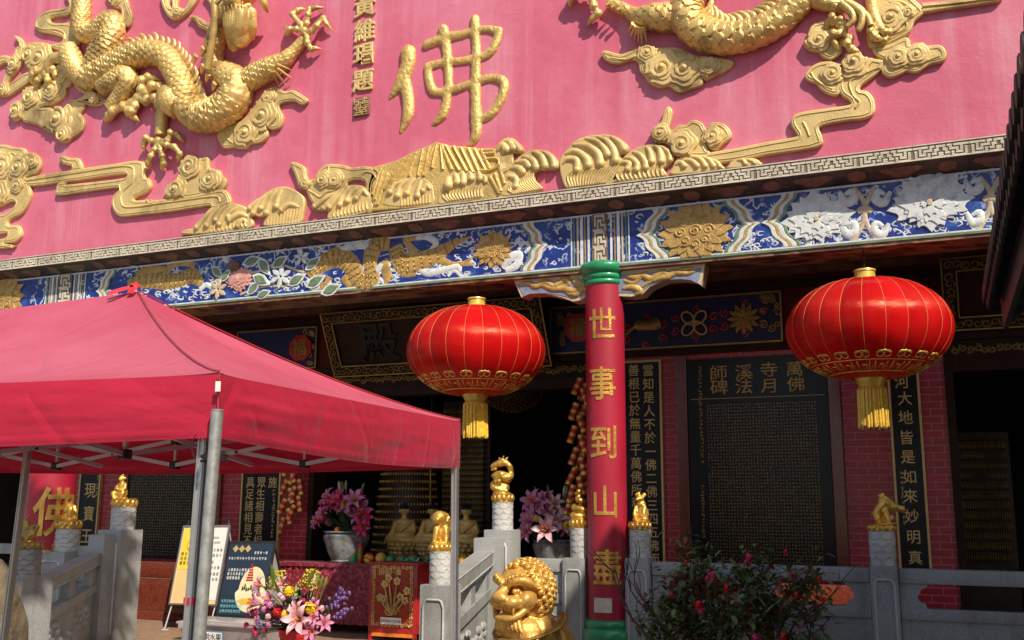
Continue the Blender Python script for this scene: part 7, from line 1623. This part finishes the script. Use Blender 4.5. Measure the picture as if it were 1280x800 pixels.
for i in range(7): w_ = .06*(1-i/8.5); b = c0+uz*.034*i; mb.add([(b-ux*w_)[:], (b+ux*w_)[:], (b+ux*w_*.9+uz*.024)[:], (b-ux*w_*.9+uz*.024)[:]], [(0, 1, 2, 3)])
mb.build('striped_cone', 'fruit red', pst, 0)
mb = MB()
for i in range(9):
    c0 = at(.48+.045*i, .345+.012*math.sin(i*2.1), .007); h_ = .05+.02*math.sin(i*1.7); mb.add([(c0-ux*.018)[:], (c0+ux*.018)[:], (c0+ux*.010+uz*h_)[:], (c0+uz*(h_+.012))[:], (c0-ux*.010+uz*h_)[:]], [(0, 1, 2, 3, 4)])
mb.build('painted_figures', 'leaf green', pst, 0)
mb = MB(); c0 = at(.68, .20, .007); mb.add([(c0+ux*.2*math.cos(a)+uz*.045*math.sin(a))[:] for a in [2*pi*i/24 for i in range(24)]], [tuple(range(24))]); mb.build('painted_bowl', 'fruit yellow', pst, 0)
for u in (.04, .96):
    a = at(u, 0, -.01); q = MB(); q.bar(a, Vector((a.x, a.y-.05, 0)), .025); q.build('leg', 'black plastic', ps, 0)
    a = at(u, .99, -.03); q = MB(); q.bar(a, Vector((a.x+.05, a.y+.45, 0)), .025); q.build('leg', 'black plastic', ps, 0)
q = MB(); a0, a1, b0, b1 = at(.05, .95, -.04), at(.95, .95, -.04), Vector((at(.05, .95).x+.03, YQ+.62, .35)), Vector((at(.95, .95).x+.03, YQ+.62, .35)); q.add([a0[:], a1[:], b1[:], b0[:]], [(0, 1, 2, 3)]); q.build('rear_sheet', 'white card', ps, 0)
# storage tub with a paper sign, bucket of flowers
YBN = 10.35; c0 = PY(222, 774, YBN); c1 = PY(331, 774, YBN); zt = c0.z; tub = thing('storage_tub', 'translucent plastic storage tub with a handwritten paper sign, behind the canopy poles', 'plastic tub', ((c0.x+c1.x)/2, YBN+.2, 0))
mb = MB(); xa, xb = c0.x+.03, c1.x-.03; ins_ = .05
vs = [(xa+ins_, YBN+ins_, 0), (xb-ins_, YBN+ins_, 0), (xb-ins_, YBN+.5-ins_, 0), (xa+ins_, YBN+.5-ins_, 0), (xa, YBN, zt-.05), (xb, YBN, zt-.05), (xb, YBN+.5, zt-.05), (xa, YBN+.5, zt-.05)]
mb.add(vs, [(0, 3, 2, 1), (0, 1, 5, 4), (1, 2, 6, 5), (2, 3, 7, 6), (3, 0, 4, 7)]); mb.build('tub_body', 'clear plastic', tub, 0)
mb = MB(); mb.cbox((xa-.03, YBN-.03, zt-.05), (xb+.03, YBN+.53, zt-.02), .01); mb.cbox((xa+.05, YBN+.04, zt-.0205), (xb-.05, YBN+.46, zt), .008); mb.build('lid', 'clear plastic', tub, 30)
for x in (xa+.02, xb-.1): mb = MB(); mb.cbox((x, YBN-.045, zt-.10), (x+.08, YBN-.025, zt-.03), .006); mb.build('clip', 'clear plastic', tub, 30)
p = PY(266, 797, YBN-.06); mb = MB(); mb.box((p.x-.15, YBN-.064, p.z-.09), (p.x+.15, YBN-.06, p.z+.075)); pc_ = mb.build('paper_sign', 'blue card', tub, 0)
mb = MB(); mb.box((p.x-.138, YBN-.067, p.z-.078), (p.x+.138, YBN-.0645, p.z+.063)); mb.build('paper', 'white card', pc_, 0)
mb = MB()
for ch, dx in (('供', -.09), ('水', .0), ('果', .09)): put(mb, ch, p.x+dx, YBN-.069, p.z+.005, .095, 1, .012, .006)
mb.build('lettering', 'ink', pc_, 0)
YFB = 9.95; c0 = PY(372, 786, YFB); kf = pxm(372, 786, YFB)
r9 = random.Random(31)
fb = thing('flower_bucket', 'red bucket packed with mixed cut flowers, in front of the maroon table cloth', 'flower bucket', (c0.x, YFB, 0))
mb = MB(); zt = c0.z; rr = 22*kf; mb.lathe([(rr*.72, 0), (rr*.74, .02), (rr*.98, zt-.02), (rr*1.06, zt-.015), (rr*1.06, zt), (rr*.98, zt), (rr*.95, zt-.08), (0, zt-.1)], (0, 0, 0), 32); mb.build('bucket', 'firecracker red', fb, 50, (0, 0, 0))
def fpx(px, py): v = PY(px, py, YFB); return v.x-c0.x, v.z-zt
sp_ = []
for kind, px, py, dy, s in (('yellow', 374, 738, -.18, 1.1), ('yellow', 373, 767, -.22, 1.15), ('yellow', 379, 762, -.2, .9), ('yellow', 402, 760, -.2, 1.15), ('yellow', 397, 757, -.18, 1.0), ('red', 364, 763, -.26, 1.1), ('carn', 354, 754, -.24, 1.1), ('carnpale', 368, 746, -.22, 1.), ('carnpale', 353, 768, -.26, 1.05), ('carn', 352, 778, -.24, .9), ('lily_pink', 337, 753, -.18, 1.7), ('lily_pale', 391, 772, -.26, 2.0), ('lily_pale', 386, 762, -.2, 1.3), ('lily_pink', 402, 786, -.2, 1.3), ('lily_pink', 414, 778, -.15, 1.2), ('mag', 326, 763, -.15, 1.2), ('mag', 320, 768, -.12, 1.2), ('mag', 331, 762, -.16, 1.2), ('mag', 315, 780, -.1, 1.2), ('mag', 328, 784, -.15, 1.2), ('mag', 330, 790, -.15, 1.2), ('violet', 336, 776, -.2, 1.2), ('violet', 341, 779, -.2, 1.1), ('carnpale', 323, 751, -.1, .9), ('carn', 330, 742, -.1, .8), ('mag', 345, 786, -.2, 1.0), ('lily_pale', 363, 730, -.1, 1.1), ('lily_pink', 333, 732, -.08, 1.2), ('carnpale', 410, 759, -.12, .9), ('carn', 398, 748, -.1, .7)):
    dx, dz = fpx(px, py); sp_.append((kind, dx, dz, dy, s))
for i in range(46):
    a = r9.uniform(-1.35, 1.35); q = math.sqrt(r9.uniform(.05, 1)); sp_.append((r9.choice(['mag', 'carn', 'carnpale', 'violet', 'lily_pink', 'mag', 'carn', 'violet', 'lily_mag']), math.sin(a)*.46*q-.06, max(.0, math.cos(a)*.36*q)+.02, r9.uniform(-.2, .0), r9.uniform(.8, 1.25)))
bouquet(fb, Vector((c0.x, YFB, zt)), sp_, 21, 230, .48, .44, buds=5)
mb = MB()
for px, py, W_, H_2 in ((344, 730, 11, 24), (386, 729, 12, 26)):
    for i in range(170):
        u = r9.random(); h = u*H_2; w_ = W_*(1-u*.8)*r9.uniform(-1, 1); dx, dz = fpx(px+w_+.25*h, py+8-h); mb.ell(Vector((c0.x+dx, YFB+r9.uniform(-.12, .08), zt+dz)), r9.uniform(.007, .013), 6, 5)
mb.build('goldenrod_plume', 'goldenrod', fb, 60)
mb = MB()
for (px, py, ex, ey) in ((400, 778, 437, 732), (402, 780, 444, 738), (404, 782, 441, 746), (406, 782, 446, 759), (404, 784, 440, 764), (402, 778, 430, 748)):
    a = fpx(px, py); b = fpx(ex, ey); mb.tube([Vector((c0.x+a[0]*.6, YFB-.1, zt+a[1]*.4)), Vector((c0.x+b[0], YFB-.12, zt+b[1]))], .005, 5)
    for i in range(7): 
        u = .72+.28*i/6; q = Vector((c0.x+a[0]*.6, YFB-.1, zt+a[1]*.4)).lerp(Vector((c0.x+b[0], YFB-.12, zt+b[1])), u)+Vector((r9.uniform(-.03, .03), r9.uniform(-.03, .03), r9.uniform(-.03, .03))); blossom(fb, 'violet', q-Vector(fb.location), (r9.uniform(-1, 1), -1, .5), .8)
mb.build('statice_stems', 'leaf green', fb, 60)
mb = MB()
for (px, py, d, L) in ((352, 722, (.0, -.2, 1), .24), (360, 742, (-.1, -.3, 1), .26), (396, 722, (.5, -.1, 1), .22), (388, 752, (.9, -.5, .25), .26), (330, 790, (-.8, -.5, -.6), .3), (322, 790, (-1, -.4, -.5), .26), (372, 752, (.4, -.6, .3), .2)):
    dx, dz = fpx(px, py+6); leafblade(mb, Vector((c0.x+dx, YFB-.16, zt+dz)), d, L, .075, None, .2)
mb.build('broad_leaves', 'leaf light', fb, 60)
# ================================================================== flowering shrub in front of the balustrade
YSH = 9.0; b0 = PY(905, 830, YSH); sh = thing('flowering_shrub', 'shaded flowering shrub with pink blossoms in front of the long balustrade', 'shrub', (b0.x, YSH, -.36)); rs = random.Random(17)
wood = MB(); tips = []
def grow(p, d, L, r, depth):
    n_ = 4; pts = [p]; q = p
    for i in range(n_): d = (d+Vector((rs.uniform(-.3, .3), rs.uniform(-.3, .3), rs.uniform(-.05, .28)))).normalized(); q = q+d*L/n_; pts.append(q)
    wood.tube(pts, resamp([r, r*.65], n_+1), 6)
    for i in range(1, n_+1):
        if depth <= 1: tips.append((pts[i], d))
    if depth > 0:
        for k in range(rs.choice((2, 3))):
            a = rs.uniform(0, 6.3); nd = (d*.7+Vector((math.cos(a)*.8, math.sin(a)*.55, rs.uniform(-.15, .5)))).normalized(); grow(pts[rs.choice((2, 3, 4))], nd, L*rs.uniform(.6, .85), r*.6, depth-1)
for i in range(8):
    a = 2*pi*i/8+rs.uniform(-.3, .3); grow(Vector((b0.x+.03*math.cos(a), YSH+.03*math.sin(a), -.36)), Vector((math.cos(a)*.55, math.sin(a)*.35, 1.1)).normalized(), .78, .022, 3)
wood.build('branches', 'bark', sh, 60)
lf = MB(); XA, XB = PY(806, 740, YSH).x, PY(1036, 740, YSH).x; ZTOP = PY(905, 668, YSH).z
tips = [q for q in tips if XA < q[0].x < XB and q[0].z < ZTOP and .45 < q[0].z]
extra = []
for i in range(330):
    a = rs.uniform(-1, 1); x = (XA+XB)/2+a*(XB-XA)/2; zt_ = .62+(ZTOP-.62)*math.sqrt(max(0, 1-(a*.97)**2))*(.93 if a > 0 else 1); z = rs.uniform(.4, zt_)
    if pnoise(Vector((x*3.1, z*3.3, 2.2))) > .10: extra.append((Vector((x, YSH+rs.uniform(-.38, .38), z)), Vector((a*.6, rs.uniform(-.4, .4), .3))))
for p, d in tips+extra:
    for k in range(4):
        q = p+Vector((rs.gauss(0, .055), rs.gauss(0, .055), rs.gauss(0, .045))); dd = Vector((rs.uniform(-1, 1), rs.uniform(-1, 1), rs.uniform(-.7, .5))); leafblade(lf, q, dd, rs.uniform(.06, .12), rs.uniform(.032, .054), 0 if rs.random() < .66 else (1 if rs.random() < .6 else 2), .25)
mat('young red leaf', (.17, .035, .022), .5, 0, .3, 10)
lf.build('foliage', ['shrub leaf', 'young red leaf', 'leaf green'], sh, 60)
for px, py, k, s in ((936, 696, 'mag', 1.9), (933, 702, 'mag', 1.4), (890, 719, 'mag', 1.9), (884, 724, 'mag', 1.3), (873, 757, 'red', 1.3), (876, 765, 'mag', 1.5), (944, 798, 'mag', 2.0), (979, 796, 'red', 1.), (908, 735, 'red', .9), (1024, 724, 'red', .7), (996, 744, 'red', .7), (982, 690, 'red', .7), (840, 744, 'red', .7), (858, 703, 'red', .6), (1028, 749, 'red', .6)):
    v = PY(px, py, YSH-.42); blossom(sh, k, v-Vector(sh.location), (rs.uniform(-.4, .4), -1, rs.uniform(0, .5)), s*.6)
# ================================================================== inside the hall
def shelf(label, x0, x1, z0, z1, Y, nr_, nc, name='statuette_shelf'):
    t = thing(name, label, 'statuette shelf', ((x0+x1)/2, Y, 0), 0, 'shelves of tiny golden statuettes'); mb = MB(); mb.box((x0-.05, Y+.12, 0), (x1+.05, Y+.2, z1+.1)); mb.build('back_board', 'shelf brown', t, 0)
    mb = MB()
    for j in range(nr_+1): z = z0+(z1-z0)*j/nr_; mb.box((x0, Y-.06, z-.012), (x1, Y+.118, z))
    mb.build('shelf_board', 'shelf brown', t, 0)
    mb = MB(); r_ = random.Random(nr_)
    for j in range(nr_):
        z = z0+(z1-z0)*j/nr_; h = (z1-z0)/nr_
        for i in range(nc): x = x0+(x1-x0)*(i+.5)/nc; mb.ell((x, Y, z+h*.3), ((x1-x0)/nc*.36, .03, h*.3), 8, 6); mb.ell((x, Y, z+h*.68), ((x1-x0)/nc*.2, .025, h*.16), 6, 5)
    o = mb.build('statuettes', 'gold paint', t, 60); o['kind'] = 'stuff'
shelf('shelves of tiny golden statuettes behind the right-hand Buddha statue', PY(552, 640, 14.2).x, PY(604, 640, 14.2).x, .9, 3.2, 14.2, 26, 18)
shelf('shelves of tiny golden statuettes inside the right-hand doorway', PY(1196, 620, 15).x, PY(1262, 620, 15).x, 1.0, 2.6, 15, 12, 22)
shelf('dim shelves of golden statuettes in the doorway at the far left', PY(-60, 640, 13.2).x, PY(40, 640, 13.2).x, 1.0, 2.5, 13.2, 4, 7)
t = thing('lamp_tower', 'round tower of tiny golden lamps behind the left-hand Buddha statue', 'lamp tower', (PY(512, 640, 14).x, 14, 0)); mb = MB(); mb.lathe([(.62, 0), (.62, .8), (.55, 1.2), (.36, 2.9), (.1, 3.1), (0, 3.12)], (0, 0, 0), 32); mb.build('tower_body', 'shelf brown', t, 50, (0, 0, 0)); mb = MB()
for j in range(18):
    z = 1.0+j*.115; r = .58-(z-1.0)*.105; n_ = 34
    for i in range(n_):
        a = pi+pi*i/n_; mb.ell((r*math.cos(a), r*math.sin(a), z), (.017, .017, .028), 6, 5)
o = mb.build('tiny_lamps', 'bright gold', t, 60, (0, 0, 0)); o['kind'] = 'stuff'
t = thing('hanging_garland', 'thin vertical string of golden beads hanging above the middle Buddha statue', 'bead string', PY(538, 590, 13.4)); mb = MB(); q0 = PY(538, 560, 13.4); q1 = PY(538, 628, 13.4)
for i in range(22): mb.ell(q0.lerp(q1, i/21), (.018, .018, .022), 8, 6)
mb.build('beads', 'bright gold', t, 60); mb = MB(); mb.tube([q0+Vector((0, 0, 4.7-q0.z)), q1], .004, 5); mb.build('cord', 'dull gold', t, 60)
c0 = PY(641, 485, 14); t = thing('bead_chandelier', 'dim beaded bowl chandelier inside the hall, behind the left-hand lantern', 'chandelier', c0); mb = MB(); R_ = 36*pxm(641, 485, 14)
mb.lathe([(0, -.36), (R_*.4, -.33), (R_*.75, -.22), (R_*.95, -.08), (R_, .0), (R_*.95, .02)], (0, 0, 0), 40); mb.build('bowl', 'shelf brown', t, 60, (0, 0, 0)); mb = MB()
for i in range(260):
    ph = math.acos(1-(i+.5)/260); a = i*2.39996; mb.ell((R_*1.01*math.sin(ph)*math.cos(a), R_*1.01*math.sin(ph)*math.sin(a), -.37*math.cos(ph)), .011, 5, 4)
o = mb.build('glass_beads', 'bright gold', t, 60, (0, 0, 0)); o['kind'] = 'stuff'; mb = MB(); mb.tube([(0, 0, 0), (0, 0, 4.75-c0.z)], .012, 6); mb.build('chain', 'dull gold', t, 60, (0, 0, 0))
# boulder at the left edge and an unseen tree added to shade the left stair
bc = PY(-2, 745, 7.0); bm_ = blob([('e', (bc.x-.12, 7.0, bc.z-.25), (.26, .3, .62)), ('e', (bc.x-.3, 7.1, bc.z-.5), (.4, .4, .7)), ('e', (bc.x-.2, 7.0, -.2), (.5, .45, .3))], .05, 2, None, .05, 4); tag(link('boulder', bm_, 'boulder'), 'brown weathered boulder at the lower left edge', 'boulder')
tr = thing('added_shade_tree', 'unseen leafy tree added beside the courtyard to shade the left stair', 'tree', (-6.4, -.6, -.36)); rt = random.Random(6)
mb = MB(); mb.tube(spline([(-6.4, -.6, -.36), (-6.3, -.3, 2.5), (-5.9, .8, 5.2), (-5.0, 2.6, 7.6)], 6), resamp([.2, .15, .12, .07], 19), 10)
for q in ((-3.8, 4.2, 8.4), (-5.2, 4.4, 8.5), (-3.2, 3.1, 8.3), (-5.5, 3.2, 8.6)): mb.tube([(-5.2, 2.2, 7.2), q], [.06, .015], 6)
mb.build('trunk', 'bark', tr, 60); mb = MB()
for i in range(5200):
    x = rt.uniform(-6.5, -2.5); y = rt.uniform(2.3, 5.15); 
    if x > -3.8 and y > 5.1+(-3.8-x)*1.2+.3: continue
    leafblade(mb, (x, y, 8.5+rt.uniform(-.35, .35)), (rt.uniform(-1, 1), rt.uniform(-1, 1), rt.uniform(-.4, .2)), rt.uniform(.14, .24), rt.uniform(.07, .12), 0)
mb.build('crown', ['leaf green'], tr, 60)
